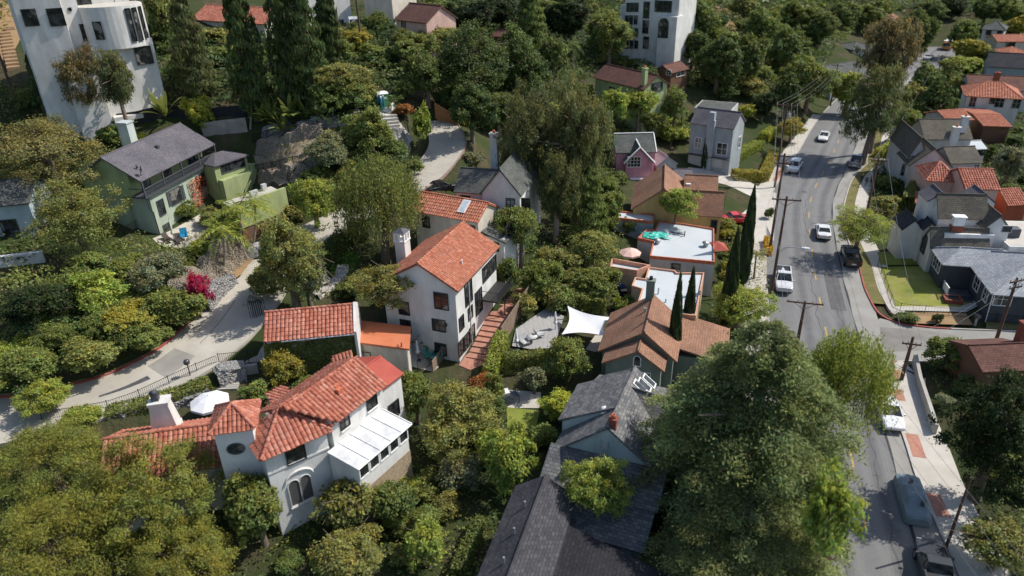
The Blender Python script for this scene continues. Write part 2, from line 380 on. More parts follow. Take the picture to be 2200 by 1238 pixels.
def win(par, f, ax, c, px, py, w, h, fm, sg=-1, nx=2, ny=2, arch=False, at=None, fw=.07, sill=None, name='window', pm=None):
    """window on the wall plane local y=c (ax 'y') or x=c (ax 'x'), centred where the sight line meets that wall"""
    if at is not None: u, z = at
    else: u, z = f.ray_y(px, py, c) if ax == 'y' else f.ray_x(px, py, c)
    def q(a, b, o): return (u+a, c+sg*o, z+b) if ax == 'y' else (c+sg*o, u+a, z+b)
    def bar(mb, a0, a1, b0, b1, o0, o1):
        A, B = q(a0, b0, o0), q(a1, b1, o1)
        mb.box(min(A[0], B[0]), max(A[0], B[0]), min(A[1], B[1]), max(A[1], B[1]), min(A[2], B[2]), max(A[2], B[2]))
    mb = MB(f); W2, H2 = w/2, h/2
    bar(mb, -W2-fw, -W2, -H2-fw, H2+fw, .0, .09); bar(mb, W2, W2+fw, -H2-fw, H2+fw, .0, .09)
    bar(mb, -W2, W2, -H2-fw, -H2, .0, .1)
    if not arch: bar(mb, -W2, W2, H2, H2+fw, .0, .088)
    for i in range(1, nx): bar(mb, -W2+w*i/nx-.025, -W2+w*i/nx+.025, -H2, H2, .004, .05)
    for i in range(1, ny): bar(mb, -W2, W2, -H2+h*i/ny-.02, -H2+h*i/ny+.02, .006, .045)
    if arch:
        k = 8; pts = [q(W2*cos(pi*i/k), H2+W2*sin(pi*i/k), .04) for i in range(k+1)]; mb.tube(pts, fw*.6, 5)
    o = mb.build(name, fm, par)
    pb = MB(f); pts = [q(-W2, -H2, .02), q(W2, -H2, .02)]
    if arch: pts += [q(W2*cos(pi*i/8), H2+W2*sin(pi*i/8), .02) for i in range(9)]
    else: pts += [q(W2, H2, .02), q(-W2, H2, .02)]
    if (ax == 'y') == (sg > 0): pts = pts[::-1]
    pb.face(pts); pb.build('pane', pm or glass_mat(), o)
    if sill:
        sb = MB(f); bar(sb, -W2-.12, W2+.12, -H2-fw-.09, -H2-fw, .0, .16); sb.build('sill', sill, o)
    return o
# ------------------------------------------------------------------ light, sky, camera
SUN_AZ, SUN_EL = radians(15), radians(49)
def setup():
    w = bpy.data.worlds.new('World'); SC.world = w; w.use_nodes = True; nt = w.node_tree
    sky = nt.nodes.new('ShaderNodeTexSky'); sky.sky_type = 'NISHITA'; sky.sun_disc = False
    sky.sun_elevation = SUN_EL; sky.sun_rotation = pi/2-SUN_AZ; sky.altitude = 200; sky.air_density = 1.0; sky.dust_density = 1.5
    bg = nt.nodes['Background']; nt.links.new(sky.outputs[0], bg.inputs[0]); bg.inputs[1].default_value = .15
    L = bpy.data.lights.new('sun', 'SUN'); L.energy = 5.0; L.angle = radians(.53); L.color = (1, .95, .87)
    o = bpy.data.objects.new('sun', L); COL.objects.link(o)
    s = Vector((cos(SUN_AZ)*cos(SUN_EL), sin(SUN_AZ)*cos(SUN_EL), sin(SUN_EL))); o.rotation_mode = 'QUATERNION'; o.rotation_quaternion = s.to_track_quat('Z', 'Y')
    o.location = s*200
    cd = bpy.data.cameras.new('camera'); cam = bpy.data.objects.new('camera', cd); COL.objects.link(cam)
    cd.sensor_width = 36; cd.lens = 36*FPX/2200; cd.clip_end = 6000; cd.clip_start = 1
    from mathutils import Matrix
    M = Matrix.Identity(4)
    for i in range(3): M[i][0], M[i][1], M[i][2], M[i][3] = RX[i], UX[i], -_F[i], CAM[i]
    cam.matrix_world = M; SC.camera = cam
    cd.dof.use_dof = True; cd.dof.focus_distance = 72; cd.dof.aperture_fstop = cd.lens*.001/.2
    SC.view_settings.view_transform = 'Standard'; SC.view_settings.look = 'None'; SC.view_settings.exposure = 0
    SC.cycles.max_bounces = 5; SC.cycles.diffuse_bounces = 3; SC.cycles.glossy_bounces = 2; SC.cycles.transmission_bounces = 3; SC.cycles.transparent_max_bounces = 6
    SC.cycles.use_denoising = True
    try: SC.cycles.denoiser = 'OPENIMAGEDENOISE'
    except Exception: pass
setup()
# ------------------------------------------------------------------ ground sheet
def offset(P, d):
    P = np.asarray(P, float); t = np.gradient(P[:, :2], axis=0); t /= np.linalg.norm(t, axis=1)[:, None]
    return P[:, :2]+np.c_[-t[:, 1], t[:, 0]]*np.asarray(d).reshape(-1, 1)
def resample(P, step):
    P = np.asarray(P, float); s = np.r_[0, np.cumsum(np.linalg.norm(np.diff(P, axis=0), axis=1))]; k = np.arange(0, s[-1], step)
    return np.c_[[np.interp(k, s, P[:, i]) for i in range(P.shape[1])]].T
LANE_PX = [(-140,915,3.2),(0,905,3.2),(130,880,3.2),(250,845,3.2),(340,805,3.3),(420,755,3.4),(480,700,3.6),(530,640,3.6),(575,578,3.2),(640,520,2.8),(720,478,2.6),(800,440,2.4),(890,398,2.4),(940,350,2.4),(962,310,2.4),(952,270,2.2),(940,240,2.0)]
_l = [(*G(x, y), w) for x, y, w in LANE_PX]
LANE = resample(catmull([np.array(p) for p in _l], 10), .8)
def smooth1(a, k=9): return np.convolve(np.pad(a, k//2, mode='edge'), np.ones(k)/k, 'valid')
LANE[:, 2] = smooth1(smooth1(T(LANE[:, 0], LANE[:, 1]), 21), 15)
def axis_grid(a, b, st, far, g=1.35):
    c = list(np.arange(a, b+1e-6, st)); s = st; x = a; L = []
    while x > -far: s *= g; x -= s; L.append(x)
    s = st; x = b; Rr = []
    while x < far: s *= g; x += s; Rr.append(x)
    return np.array(L[::-1]+c+Rr)
def ground():
    X = axis_grid(-95, 110, 1.25, 4500); Y = axis_grid(22, 190, 1.25, 4500); xx, yy = np.meshgrid(X, Y)
    zz = np.clip(T(xx, yy), -6, 200)
    r = np.hypot(xx, yy); zz = zz*(1-sm(500, 1500, r))+8*sm(500, 1500, r)
    near = (np.abs(xx) < 130) & (yy < 320)
    road = np.where(near, np.maximum(1-sm(7.4, 8.4, pdist(STREET, xx, yy)), 1-sm(4, 5, pdist(SIDE, xx, yy))), 0)
    ln = np.where(near, 1-sm(3.2, 5.0, pdist(LANE[::4, :2], xx, yy)), 0)
    zz = zz-.2*road
    # the bed of the lane follows its middle line
    idx = ln > 0
    if idx.any():
        P = LANE[::2]; dx = (xx[idx][:, None]-P[None, :, 0])**2+(yy[idx][:, None]-P[None, :, 1])**2; k = dx.argmin(1)
        zz[idx] = zz[idx]*(1-ln[idx])+(P[k, 2]-.22)*ln[idx]
    ny, nx = xx.shape; V = np.c_[xx.ravel(), yy.ravel(), zz.ravel()]
    i = np.arange(nx*ny).reshape(ny, nx); Fq = np.c_[i[:-1, :-1].ravel(), i[:-1, 1:].ravel(), i[1:, 1:].ravel(), i[1:, :-1].ravel()]
    me = bpy.data.meshes.new('ground'); me.from_pydata(V.tolist(), [], Fq.tolist()); me.polygons.foreach_set('use_smooth', np.ones(len(Fq), bool))
    m, nt, b = newmat('soil'); v = coords(nt, 'Object')
    c = mixc(nt, ramp(nt, noise(nt, v, .9, 6, .7), .35, .65), (.055, .05, .03), (.11, .09, .052))
    c = mixc(nt, ramp(nt, noise(nt, v, .16, 5, .6), .38, .55), c, (.045, .062, .022))
    c = mixc(nt, ramp(nt, noise(nt, v, 2.5, 5, .7), .55, .75), c, (.06, .045, .03))
    nt.links.new(c, b.inputs['Base Color']); b.inputs['Roughness'].default_value = 1; b.inputs['Specular IOR Level'].default_value = .1
    bump(nt, b, noise(nt, v, 3, 6, .7), .8, .3)
    me.materials.append(m); o = bpy.data.objects.new('ground', me); COL.objects.link(o); tag(o, kind='structure')
ground()
def strip(name, P, d0, d1, z, m, thick=0, kind='structure', zoff=None):
    """a band beside a line, between two offsets (left is positive)"""
    a = offset(P, d0); b = offset(P, d1); n = len(a); P = np.asarray(P)
    zz = np.full(n, float(z)) if P.shape[1] < 3 else P[:, 2]+z
    V = [(*p, q) for p, q in zip(a, zz)]+[(*p, q) for p, q in zip(b, zz)]; F = [(i, i+1, n+i+1, n+i) for i in range(n-1)]
    if np.mean(np.asarray(d0)) < np.mean(np.asarray(d1)): pass
    else: F = [f[::-1] for f in F]
    if thick:
        k = len(V); V += [(x, y, q-thick) for x, y, q in V]
        F += [(i, k+i, k+i+1, i+1) for i in range(n-1)]+[(n+i+1, k+n+i+1, k+n+i, n+i) for i in range(n-1)]
    mb = MB(); mb.mesh(V, F); o = mb.build(name, m)
    if kind: tag(o, kind=kind)
    return o
def clip_cell(poly, x0, x1, y0, y1):
    for ax, val, s in ((0, x0, 1), (0, x1, -1), (1, y0, 1), (1, y1, -1)):
        out = []
        for i in range(len(poly)):
            a, b = poly[i-1], poly[i]; ia = s*(a[ax]-val) >= 0; ib = s*(b[ax]-val) >= 0
            if ia != ib:
                t = (val-a[ax])/(b[ax]-a[ax]); out.append((a[0]+(b[0]-a[0])*t, a[1]+(b[1]-a[1])*t))
            if ib: out.append(b)
        poly = out
        if len(poly) < 3: return []
    return poly
def area2(p): return sum(p[i-1][0]*p[i][1]-p[i][0]*p[i-1][1] for i in range(len(p)))
def drape(name, poly, zo, m, res=1.2, kind='structure', flat=None):
    poly = [tuple(map(float, p[:2])) for p in poly]
    if area2(poly) < 0: poly = poly[::-1]
    xs = [p[0] for p in poly]; ys = [p[1] for p in poly]; mb = MB(); V = []; F = []
    for i in range(int((max(xs)-min(xs))/res)+1):
        for j in range(int((max(ys)-min(ys))/res)+1):
            x, y = min(xs)+i*res, min(ys)+j*res; q = clip_cell(poly, x, x+res, y, y+res)
            if len(q) >= 3: F.append(tuple(range(len(V), len(V)+len(q)))); V += q
    A = np.array(V); z = T(A[:, 0], A[:, 1])+zo if flat is None else np.full(len(A), flat)
    mb.mesh(np.c_[A, z], F); o = mb.build(name, m)
    if kind: tag(o, kind=kind)
    return o
def gp(*px): return [G(*p)[:2] for p in px]
asphalt = rough_mat('asphalt', (.15, .15, .152), (.185, .184, .182), .8, .9, .25, 30, .35, .12, dirt=(.1, .1, .104))
concrete = rough_mat('concrete', (.36, .34, .305), (.44, .42, .38), .7, .9, .2, 20, .4, .2, dirt=(.22, .205, .18))
lane_m = rough_mat('lane_concrete', (.43, .395, .335), (.49, .455, .39), .5, .92, .2, 16, .5, .16, dirt=(.24, .225, .195))
walk_m = rough_mat('walk_concrete', (.46, .43, .38), (.52, .49, .44), .7, .9, .2, 18, .35, .3, dirt=(.3, .27, .23))
park_m = rough_mat('parking_concrete', (.27, .26, .24), (.32, .31, .285), .4, .92, .2, 16, .45, .15, dirt=(.16, .155, .145))
red_m = rough_mat('red_kerb', (.42, .06, .045), (.3, .09, .07), 3, .8, .2, 12, .4, 1., dirt=(.3, .25, .22))
kerb_m = rough_mat('kerb_concrete', (.4, .38, .34), (.5, .47, .43), 1, .9, .2, 12, .4, .4)
brickred = rough_mat('brick_paving', (.36, .16, .11), (.45, .22, .16), 2.5, .9, .3, 10, .4, .6, dirt=(.3, .24, .2))
grass_m = rough_mat('lawn_grass', (.15, .19, .035), (.25, .27, .06), .55, .95, .9, 22, .8, .3, dirt=(.36, .3, .12), spec=.1)
shade_grass = rough_mat('shade_grass', (.035, .085, .015), (.06, .12, .02), .9, .95, .9, 22, .2, .4, spec=.1)
dry_grass = rough_mat('dry_grass', (.2, .17, .08), (.14, .14, .045), .9, .95, .9, 18, .4, .4, spec=.1)
dirt_m = rough_mat('bare_dirt', (.3, .185, .09), (.36, .24, .13), .8, .95, .6, 6, .4, .4, dirt=(.16, .1, .05))
yellow_m = plain('road_yellow', (.42, .29, .09), .85, vary=.4, scale=6)
street3 = STREET
_mb = MB(); _o = np.linspace(-5.6, 5.6, 45); _L = [offset(STREET, d) for d in _o]
for i in range(44):
    d = abs((_o[i]+_o[i+1])/2); wear = .5+.5*math.exp(-((d-1.75)/.45)**2)-.35*(math.exp(-((d-.9)/.35)**2)+math.exp(-((d-2.6)/.35)**2))
    for k in range(len(STREET)-1): _mb.mesh([(*_L[i][k], -.002), (*_L[i][k+1], -.002), (*_L[i+1][k+1], -.002), (*_L[i+1][k], -.002)], [(3, 2, 1, 0)], min(1, max(0, wear)))
am, ant, ab = newmat('worn_asphalt'); _v = coords(ant, 'Object'); _a = nd(ant, 'ShaderNodeAttribute', attribute_name='Col').outputs['Fac']
_wn = nd(ant, 'ShaderNodeMath', {0: _a, 1: noise(ant, _v, .35, 5, .65)}, operation='MULTIPLY').outputs[0]
_c = mixc(ant, ramp(ant, _wn, .12, .5), (.2, .2, .198), (.11, .11, .113)); _c = mixc(ant, ramp(ant, noise(ant, _v, 6., 5, .75), .35, .8), _c, (.13, .13, .13)); _c = mixc(ant, ramp(ant, noise(ant, _v, .9, 4, .6), .66, .78), _c, (.07, .07, .072))
ant.links.new(_c, ab.inputs['Base Color']); ab.inputs['Roughness'].default_value = .92; bump(ant, ab, noise(ant, _v, 30, 3), .25, .02); tag(_mb.build('road', am), kind='structure')
strip('parking_lane', STREET[:96], -5.6, -3.1, .006, park_m)
tar = plain('tar', (.03, .03, .032), .7)
_j = resample(STREET[:96], 1.0); strip('tar_joint', _j, -3.18+.06*np.sin(np.arange(len(_j))*.7), -3.05+.05*np.sin(np.arange(len(_j))*.5+1), .011, tar)
def seg_len(P): return np.r_[0, np.cumsum(np.linalg.norm(np.diff(P[:, :2], axis=0), axis=1))]
_s = seg_len(STREET); _p0 = W(1762, 649, 0)[:2]; _i0 = np.hypot(*(STREET-_p0).T).argmin()
for k in range(-6, 22):
    s0 = _s[_i0]+k*6.7-1.2; ss = np.linspace(s0, s0+2.3, 4)
    if s0 > 0 and s0+3 < _s[-1]:
        strip('road_marking', np.c_[np.interp(ss, _s, STREET[:, 0]), np.interp(ss, _s, STREET[:, 1])], -.08, .08, .012, yellow_m)
seam_m = plain('seam', (.075, .075, .08), .85, vary=.3)
for k, (o0, s0, s1) in enumerate(((1.9, 8, 60), (-1.7, 20, 95), (3.3, 30, 70), (.5, 60, 130))):
    ss = np.arange(s0, s1, .7); q = np.c_[np.interp(ss, _s, STREET[:, 0]), np.interp(ss, _s, STREET[:, 1])]; w = .16*np.sin(ss*.9+k)+.1*np.sin(ss*2.3)
    strip('road_seam', q, o0+w-.025, o0+w+.025, .009, seam_m)
for k, (s0, o0, o1) in enumerate(((36, -2.6, 1.2), (58, .4, 4.2), (74, -2.9, 4.8), (92, -2.2, 2.0), (112, -4, 3))):
    q = np.array([np.interp(s0+np.array([0, .04]), _s, STREET[:, i]) for i in (0, 1)]).T; strip('road_seam', np.vstack([q[:1], q[:1]+(q[1:]-q[:1])/.04*.05]), o0, o1, .0095, seam_m)
patch_m = rough_mat('road_patch', (.105, .105, .108), (.13, .13, .132), 1., .92, .2, 20, .3, .3)
for k, (s0, s1, o0, o1) in enumerate(((30, 36, -.6, 1.6), (52, 55, 2.2, 4.4), (84, 93, -2.6, -1.0), (66, 68, -1.5, .8))):
    ss = np.linspace(s0, s1, 5); strip('road_patch', np.c_[np.interp(ss, _s, STREET[:, 0]), np.interp(ss, _s, STREET[:, 1])], o0, o1, .007, patch_m)
for px in ((1728, 412), (1735, 560), (1800, 640)):
    g = W(*px, 0); mb = MB(); mb.face([(g[0]+.38*cos(a), g[1]+.38*sin(a), .014) for a in np.linspace(0, 2*pi, 17)[:-1]]); tag(mb.build('manhole_cover', plain('cast_iron', (.09, .09, .092), .6)), kind='structure')
# kerbs: east side above the corner, east side below the corner, west side
far_e = [p for p in offset(STREET, -5.6) if p[1] > 118][::3][:26]
KA = [W(x, y, 0)[:2] for x, y in [(1862,352),(1833,382),(1818,418),(1812,450),(1816,500),(1828,535),(1842,565),(1855,616),(1868,645),(1880,667),(1895,681),(1916,691),(1953,700),(2018,707),(2110,711),(2200,714),(2300,718)]]
KA = resample(catmull(far_e[::-1]+KA, 5), .7)
KB = resample(catmull([W(x, y, 0)[:2] for x, y in [(2320,790),(2150,783),(2010,778),(1950,776),(1922,778),(1908,788),(1904,804),(1905,830),(1920,885),(1944,954),(1966,1024),(2000,1105),(2060,1240),(2160,1500)]], 6), .6)
KW = resample(offset(STREET, 5.6), .9)
def near(P, px, py): return int(np.hypot(*(P-W(px, py, 0)[:2]).T).argmin())
def kerb(P, side, a=None, b=None, name='kerb', m=kerb_m): return strip(name, P[a:b], 0, .16*side, .13, m, .33)
iA, jA = near(KA, 1846, 580), near(KA, 2040, 708)
kerb(KA, 1, None, iA+1); kerb(KA, 1, iA, jA+1, 'red_kerb', red_m); kerb(KA, 1, jA)
iB, jB = near(KB, 1925, 778), near(KB, 1918, 880)
kerb(KB, 1, None, iB+1); kerb(KB, 1, iB, jB+1, 'red_kerb', red_m); kerb(KB, 1, jB)
kerb(KW, 1)
# side street surface and pavements
sidepoly = [W(1890, 684, 0), W(1960, 701, 0), W(2300, 719, 0), W(2320, 789, 0), W(1950, 776, 0), W(1906, 800, 0), W(1890, 770, 0), W(1868, 715, 0)]
drape('side_street', sidepoly, 0, park_m, 3, flat=.011)
drape('asphalt_patch', [W(x, y, 0) for x, y in [(1890,703),(2000,712),(2060,722),(2000,752),(1905,757),(1893,735)]], 0, rough_mat('old_asphalt', (.2, .19, .175), (.25, .24, .22), .6, .92, .2, 16, .4, .2), 3, flat=.016)
_f = int(np.argmax(KA[:, 1] < 140)); strip('pavement', KA[_f:near(KA, 1850, 600)], 1.5, 3.3, .125, walk_m, .3); strip('verge', KA[_f:near(KA, 1876, 660)], .16, 1.5, .12, dry_grass, .3)
strip('pavement', KA[near(KA, 1850, 600)-1:near(KA, 1898, 684)], 1.5, 3.0, .121, walk_m, .3)
strip('pavement', KB[near(KB, 1935, 777):], .16, 3.3, .125, walk_m, .3)
for (x0, y0), (x1, y1) in (((1906, 836), (1917, 872)), ((1936, 930), (1956, 992)), ((1980, 1060), (2010, 1130))):
    strip('brick_verge', KB[near(KB, x0, y0):near(KB, x1, y1)], .25, 1.25, .132, brickred)
strip('brick_verge', KB[near(KB, 1908, 790):near(KB, 1904, 822)], .25, 1.3, .132, brickred)
strip('pavement', KW[:int(np.argmax(KW[:, 1] > 150))], .16, 2.6, .125, walk_m, .3)
strip('brick_verge', KW[near(KW, 1690, 395):near(KW, 1712, 350)], .25, 1.0, .132, brickred)
drape('driveway', gp((1478, 360), (1560, 368), (1605, 388), (1668, 416), (1668, 430), (1628, 428), (1560, 398), (1490, 380)), .06, walk_m)
drape('driveway', gp((1590, 462), (1632, 428), (1668, 430), (1662, 520), (1640, 470)), .05, walk_m)
# the lane climbing the hill
strip('lane', np.c_[LANE[:, :3]], -LANE[:, 3], LANE[:, 3], 0., lane_m, .3)
_k = (LANE[:, 0] > -60) & (LANE[:, 0] < -24.5) & (LANE[:, 1] < 70)
strip('red_kerb', LANE[_k][:, :3], LANE[_k][:, 3], LANE[_k][:, 3]+.2, .12, red_m, .5)
strip('dirt_strip', LANE[_k][:, :3], LANE[_k][:, 3]+.2, LANE[_k][:, 3]+1.1, .08, dirt_m, .4)
_k2 = (LANE[:, 1] > 84) & (LANE[:, 1] < 112)
strip('kerb', LANE[_k2][:, :3], LANE[_k2][:, 3], LANE[_k2][:, 3]+.14, .1, kerb_m, .5); strip('kerb', LANE[_k2][:, :3], -LANE[_k2][:, 3]-.14, -LANE[_k2][:, 3], .1, rough_mat('worn_red', (.33, .2, .16), (.36, .3, .26), 3, .9, .2, 12, .4, 1.), .5)
_pm = rough_mat('patch', (.27, .255, .225), (.31, .295, .265), 1, .9, .2, 14, .3, .3)
def lane_bit(px0, px1, o0, o1, m=_pm):
    a, b = [int(np.hypot(*(LANE[:, :2]-G(*p)[:2]).T).argmin()) for p in (px0, px1)]; a, b = min(a, b), max(a, b)+1; q = LANE[a:b, :3]; k = np.linspace(0, 1, len(q)); strip('lane_patch', q, o0[0]+(o0[1]-o0[0])*k, o1[0]+(o1[1]-o1[0])*k, .008, m)
lane_bit((340, 790), (412, 765), (-1.2, -.6), (1.9, 2.2)); lane_bit((205, 838), (322, 812), (.1, -.2), (.35, .5), seam_m)
lane_bit((100, 875), (190, 860), (1.2, 1.5), (1.28, 1.6), seam_m); lane_bit((430, 740), (520, 650), (.4, .9), (.46, .97), seam_m)
drape('garage_apron', gp((455, 778), (500, 712), (545, 660), (572, 670), (568, 778), (470, 792)), .05, lane_m, .8)
# lawns
drape('lawn', gp((1874, 543), (1985, 540), (2010, 548), (2010, 572), (1885, 570)), .07, grass_m)
drape('lawn', gp((1883, 575), (2000, 574), (2050, 620), (2100, 645), (2062, 662), (1917, 661)), .075, grass_m)
drape('lawn_path', gp((1917, 660), (2062, 661), (2098, 646), (2112, 652), (2075, 672), (1920, 668)), .08, walk_m)
drape('garden_bed', gp((1912, 672), (2075, 674), (2090, 700), (1958, 696)), .07, dirt_m)
drape('side_verge', gp((2118, 690), (2200, 692), (2200, 709), (2118, 708)), .07, dry_grass)
drape('lawn', gp((688, 598), (745, 535), (772, 548), (755, 590), (730, 620), (690, 640)), .07, shade_grass)
drape('brick_terrace', gp((986, 786), (1000, 765), (1036, 738), (1060, 700), (1072, 664), (1098, 650), (1112, 668), (1090, 705), (1078, 738), (1040, 785), (1010, 796)), .06, brickred)
drape('lawn', gp((1088, 876), (1160, 884), (1150, 925), (1090, 918)), .07, grass_m)
drape('patio', gp((1062, 850), (1080, 838), (1162, 844), (1160, 878), (1082, 878)), .06, walk_m)
drape('deck', gp((1108, 712), (1172, 668), (1212, 684), (1190, 752), (1140, 755), (1100, 748)), .25, rough_mat('deck_wood', (.3, .29, .28), (.38, .37, .36), 2, .85, .3, 10, .3, .6, st=(6, .6, 1)))
drape('stepping_slabs', gp((1258, 752), (1278, 722), (1302, 722), (1280, 758)), .07, walk_m)
drape('terrace', gp((880, 745), (945, 752), (942, 790), (930, 800), (876, 786)), .06, walk_m)
drape('terrace', gp((328, 514), (372, 494), (430, 462), (462, 458), (452, 490), (400, 535), (345, 530)), .08, rough_mat('terrace_stone', (.42, .38, .32), (.5, .46, .4), 1, .9, .2, 10, .3, .4))
drape('dirt_slope', gp((-60, -5), (75, -5), (60, 45), (40, 95), (20, 130), (-60, 130)), .12, dirt_m, 2)
drape('dirt_slope', gp((500, 562), (545, 556), (520, 590), (470, 625), (455, 615)), .09, dirt_m)
drape('dirt_slope', gp((1535, 15), (1580, 25), (1612, 65), (1560, 66), (1540, 40)), .3, dirt_m, 2)
drape('rubble', gp((798, 246), (850, 252), (888, 300), (872, 322), (836, 305), (815, 270)), .12, rough_mat('rubble', (.4, .39, .37), (.55, .53, .5), 2, .95, .8, 6, .5, .7))
drape('dirt_slope', gp((545, 335), (600, 318), (690, 300), (705, 372), (650, 392), (600, 402), (558, 392)), .14, rough_mat('rocky_dirt', (.24, .18, .12), (.36, .29, .21), 2.2, .95, 1., 4, .5, .6))
drape('dirt_slope', gp((1195, 520), (1240, 545), (1250, 600), (1215, 615)), .1, rough_mat('dry_litter', (.3, .2, .12), (.22, .15, .08), 1.5, .95, .6, 8, .4, .5))
# ------------------------------------------------------------------ houses
white = stucco('white', (.73, .72, .69), .42); cream = stucco('cream', (.66, .6, .5)); sage = stucco('sage', (.30, .36, .25)); lime = stucco('lime', (.36, .42, .2))
rough_white = rough_mat('trowelled_white', (.68, .68, .65), (.74, .73, .71), 2.5, .92, 1.0, 3.2, .2, .6, dirt=(.5, .49, .45), st=(1, 1, 1.6))
pink = stucco('pink', (.68, .32, .38)); palepink = stucco('palepink', (.66, .44, .38)); yellow = stucco('yellow', (.58, .4, .17)); greyblue = stucco('greyblue', (.36, .4, .42))
palegrey = stucco('palegrey', (.52, .53, .52)); greygreen = stucco('greygreen', (.2, .235, .2)); paleblue = stucco('paleblue', (.42, .5, .52)); tan = stucco('tan', (.5, .37, .25))
charcoal = stucco('charcoal', (.075, .08, .09)); brownwood = rough_mat('brown_wood', (.14, .07, .04), (.2, .11, .07), 3, .85, .4, 8, .3, .6, st=(1, 1, 6)); palegreen = stucco('palegreen', (.45, .52, .27))
tile_m = attr_mat('clay_tile', (.36, .11, .068), (.5, .18, .115), (.58, .27, .195))
tile_o = attr_mat('orange_clay_tile', (.43, .14, .078), (.51, .195, .115), (.59, .265, .175))
sh_grey = shingle('greypurple', (.135, .128, .15), (.165, .16, .18)); sh_dark = shingle('dark', (.05, .05, .058)); sh_slate = shingle('slate', (.13, .135, .145), (.25, .25, .25), .26, .4)
sh_brown = shingle('brown', (.3, .165, .11), (.35, .205, .145)); sh_redbrown = shingle('redbrown', (.15, .075, .06), (.19, .1, .085)); sh_taupe = shingle('taupe', (.13, .12, .1), (.18, .165, .135))
sh_blue = shingle('bluegrey', (.33, .36, .4), (.44, .47, .51)); sh_near = shingle('near', (.06, .06, .07), (.1, .1, .11), .22, .36); sh_oldgrey = shingle('oldgrey', (.1, .11, .105), (.15, .155, .15))
flat_m = rough_mat('flat_roof', (.46, .5, .52), (.53, .56, .58), .5, .8, .15, 8, .35, .25, dirt=(.36, .38, .38))
flat_red = rough_mat('red_coating', (.36, .07, .05), (.42, .1, .07), .8, .75, .15, 8, .3, .4); flat_orange = rough_mat('orange_coating', (.5, .155, .07), (.57, .2, .1), .8, .75, .15, 8, .25, .4)
terracotta_trim = plain('terracotta_trim', (.5, .15, .08), .8, vary=.25); white_trim = plain('white_trim', (.78, .78, .76), .6); dark_trim = plain('dark_trim', (.025, .024, .024), .5); grey_trim = plain('grey_trim', (.07, .075, .085), .6)
brick_m = rough_mat('chimney_brick', (.3, .09, .055), (.22, .07, .05), 7, .9, .4, 14, .3, 1.); metal_m = rough_mat('grey_metal', (.4, .41, .42), (.5, .51, .52), 1.5, .45, .1, 8, .3, .5, metal=.6)
stone_m = None
def block(par, f, x0, x1, y0, y1, ze, z0, rise, wm, rm, style='shingle', axis='w', over=.4, lo=None, tile=.3, capped=True):
    """one gabled, hipped or flat block in the frame of its building"""
    r = (y0+y1)/2 if axis in ('w', 'hip') else (x0+x1)/2; zr = ze+rise
    if axis == 'flat':
        wall_box(par, f, x0, x1, y0, y1, z0, ze, wm)
        roof(par, f, [[(x0+.2, y0+.2, ze-.25+.27), (x1-.2, y0+.2, ze+.02), (x1-.2, y1-.2, ze+.02), (x0+.2, y1-.2, ze+.02)]], rm, t=.02); return
    o = over
    hw = (y1-y0)/2 if axis in ('w', 'hip') else (x1-x0)/2; dz = rise*o/hw
    if axis == 'w':
        wall_box(par, f, x0+o*.6, x1-o*.6, y0+o, y1-o, z0, ze+dz-.17, wm, ('x', zr-.2, r)); P, c = gable_panels(x0, x1, y0, y1, ze, zr, r, 'x'); cs = [c]
    elif axis == 'd':
        wall_box(par, f, x0+o, x1-o, y0+o*.6, y1-o*.6, z0, ze+dz-.17, wm, ('y', zr-.2, r)); P, c = gable_panels(x0, x1, y0, y1, ze, zr, r, 'y'); cs = [c]
    else:
        wall_box(par, f, x0+o, x1-o, y0+o, y1-o, z0, ze+dz-.15, wm); P, cs = hip_panels(x0, x1, y0, y1, ze, zr, hw*(lo or 1.))
    if style == 'tile': roof(par, f, P, rm, 'tile', cs if capped else (), pitch=tile, row=.42)
    else: roof(par, f, P, rm, style, cs if capped else ())
def rot_thing(name, label, f, z0, cat='house', group=None):
    c = f.p(0, f.d/2, z0); return thing(name, label, cat, c, group)
def simple(name, label, A, B, ze, z0, wm, rm, style='shingle', axis='w', d=6, rise=1.6, R=None, over=.4, fw=(), rw=(), lw=(), chim=(), tile=.32, fm=None, group=None, cat='house', lo=None, dmax=None):
    f = fit(A, B, ze, d=d)
    if R is not None:
        y, z = f.ray_x(R[0], R[1], f.w/2*R[2]); y = max(1.5, min(y, 7)); z = max(ze+.6, min(z, ze+4)); f.d = d = 2*y; rise = z-ze
    t = rot_thing(name, label, f, z0, cat, group); x0, x1 = -f.w/2, f.w/2
    block(t, f, x0, x1, 0, d, ze, z0, rise, wm, rm, style, axis, over, lo, tile)
    oo = 0 if axis == 'flat' else over; ox = 0 if axis == 'flat' else (over*.6 if axis == 'w' else over); oy = oo*.6 if axis == 'd' else oo
    for q in fw: win(t, f, 'y', oy, q[0], q[1], q[2], q[3], q[4] if len(q) > 4 else (fm or dark_trim))
    for q in rw: win(t, f, 'x', x1-ox, q[0], q[1], q[2], q[3], q[4] if len(q) > 4 else (fm or dark_trim), sg=1)
    for q in lw: win(t, f, 'x', x0+ox, q[0], q[1], q[2], q[3], q[4] if len(q) > 4 else (fm or dark_trim), sg=-1)
    for x, y, zb, zt, w, m in chim: chimney(t, f, x, y, zb, zt, w, m)
    return t, f
def chimney(t, f, x, y, zb, zt, w, m, flue=True, cap=None):
    mb = MB(f); h = w/2; mb.box(x-h, x+h, y-h*.8, y+h*.8, zb, zt); mb.box(x-h-.07, x+h+.07, y-h*.8-.07, y+h*.8+.07, zt, zt+.12)
    o = mb.build('chimney', m, t)
    if flue:
        fb = MB(f); fb.lathe((x, y, zt+.12), [(.0, 0), (.17, 0), (.16, .32), (.1, .32), (.1, .1)], 8); fb.build('flue', cap or terracotta_trim, o)
    return o
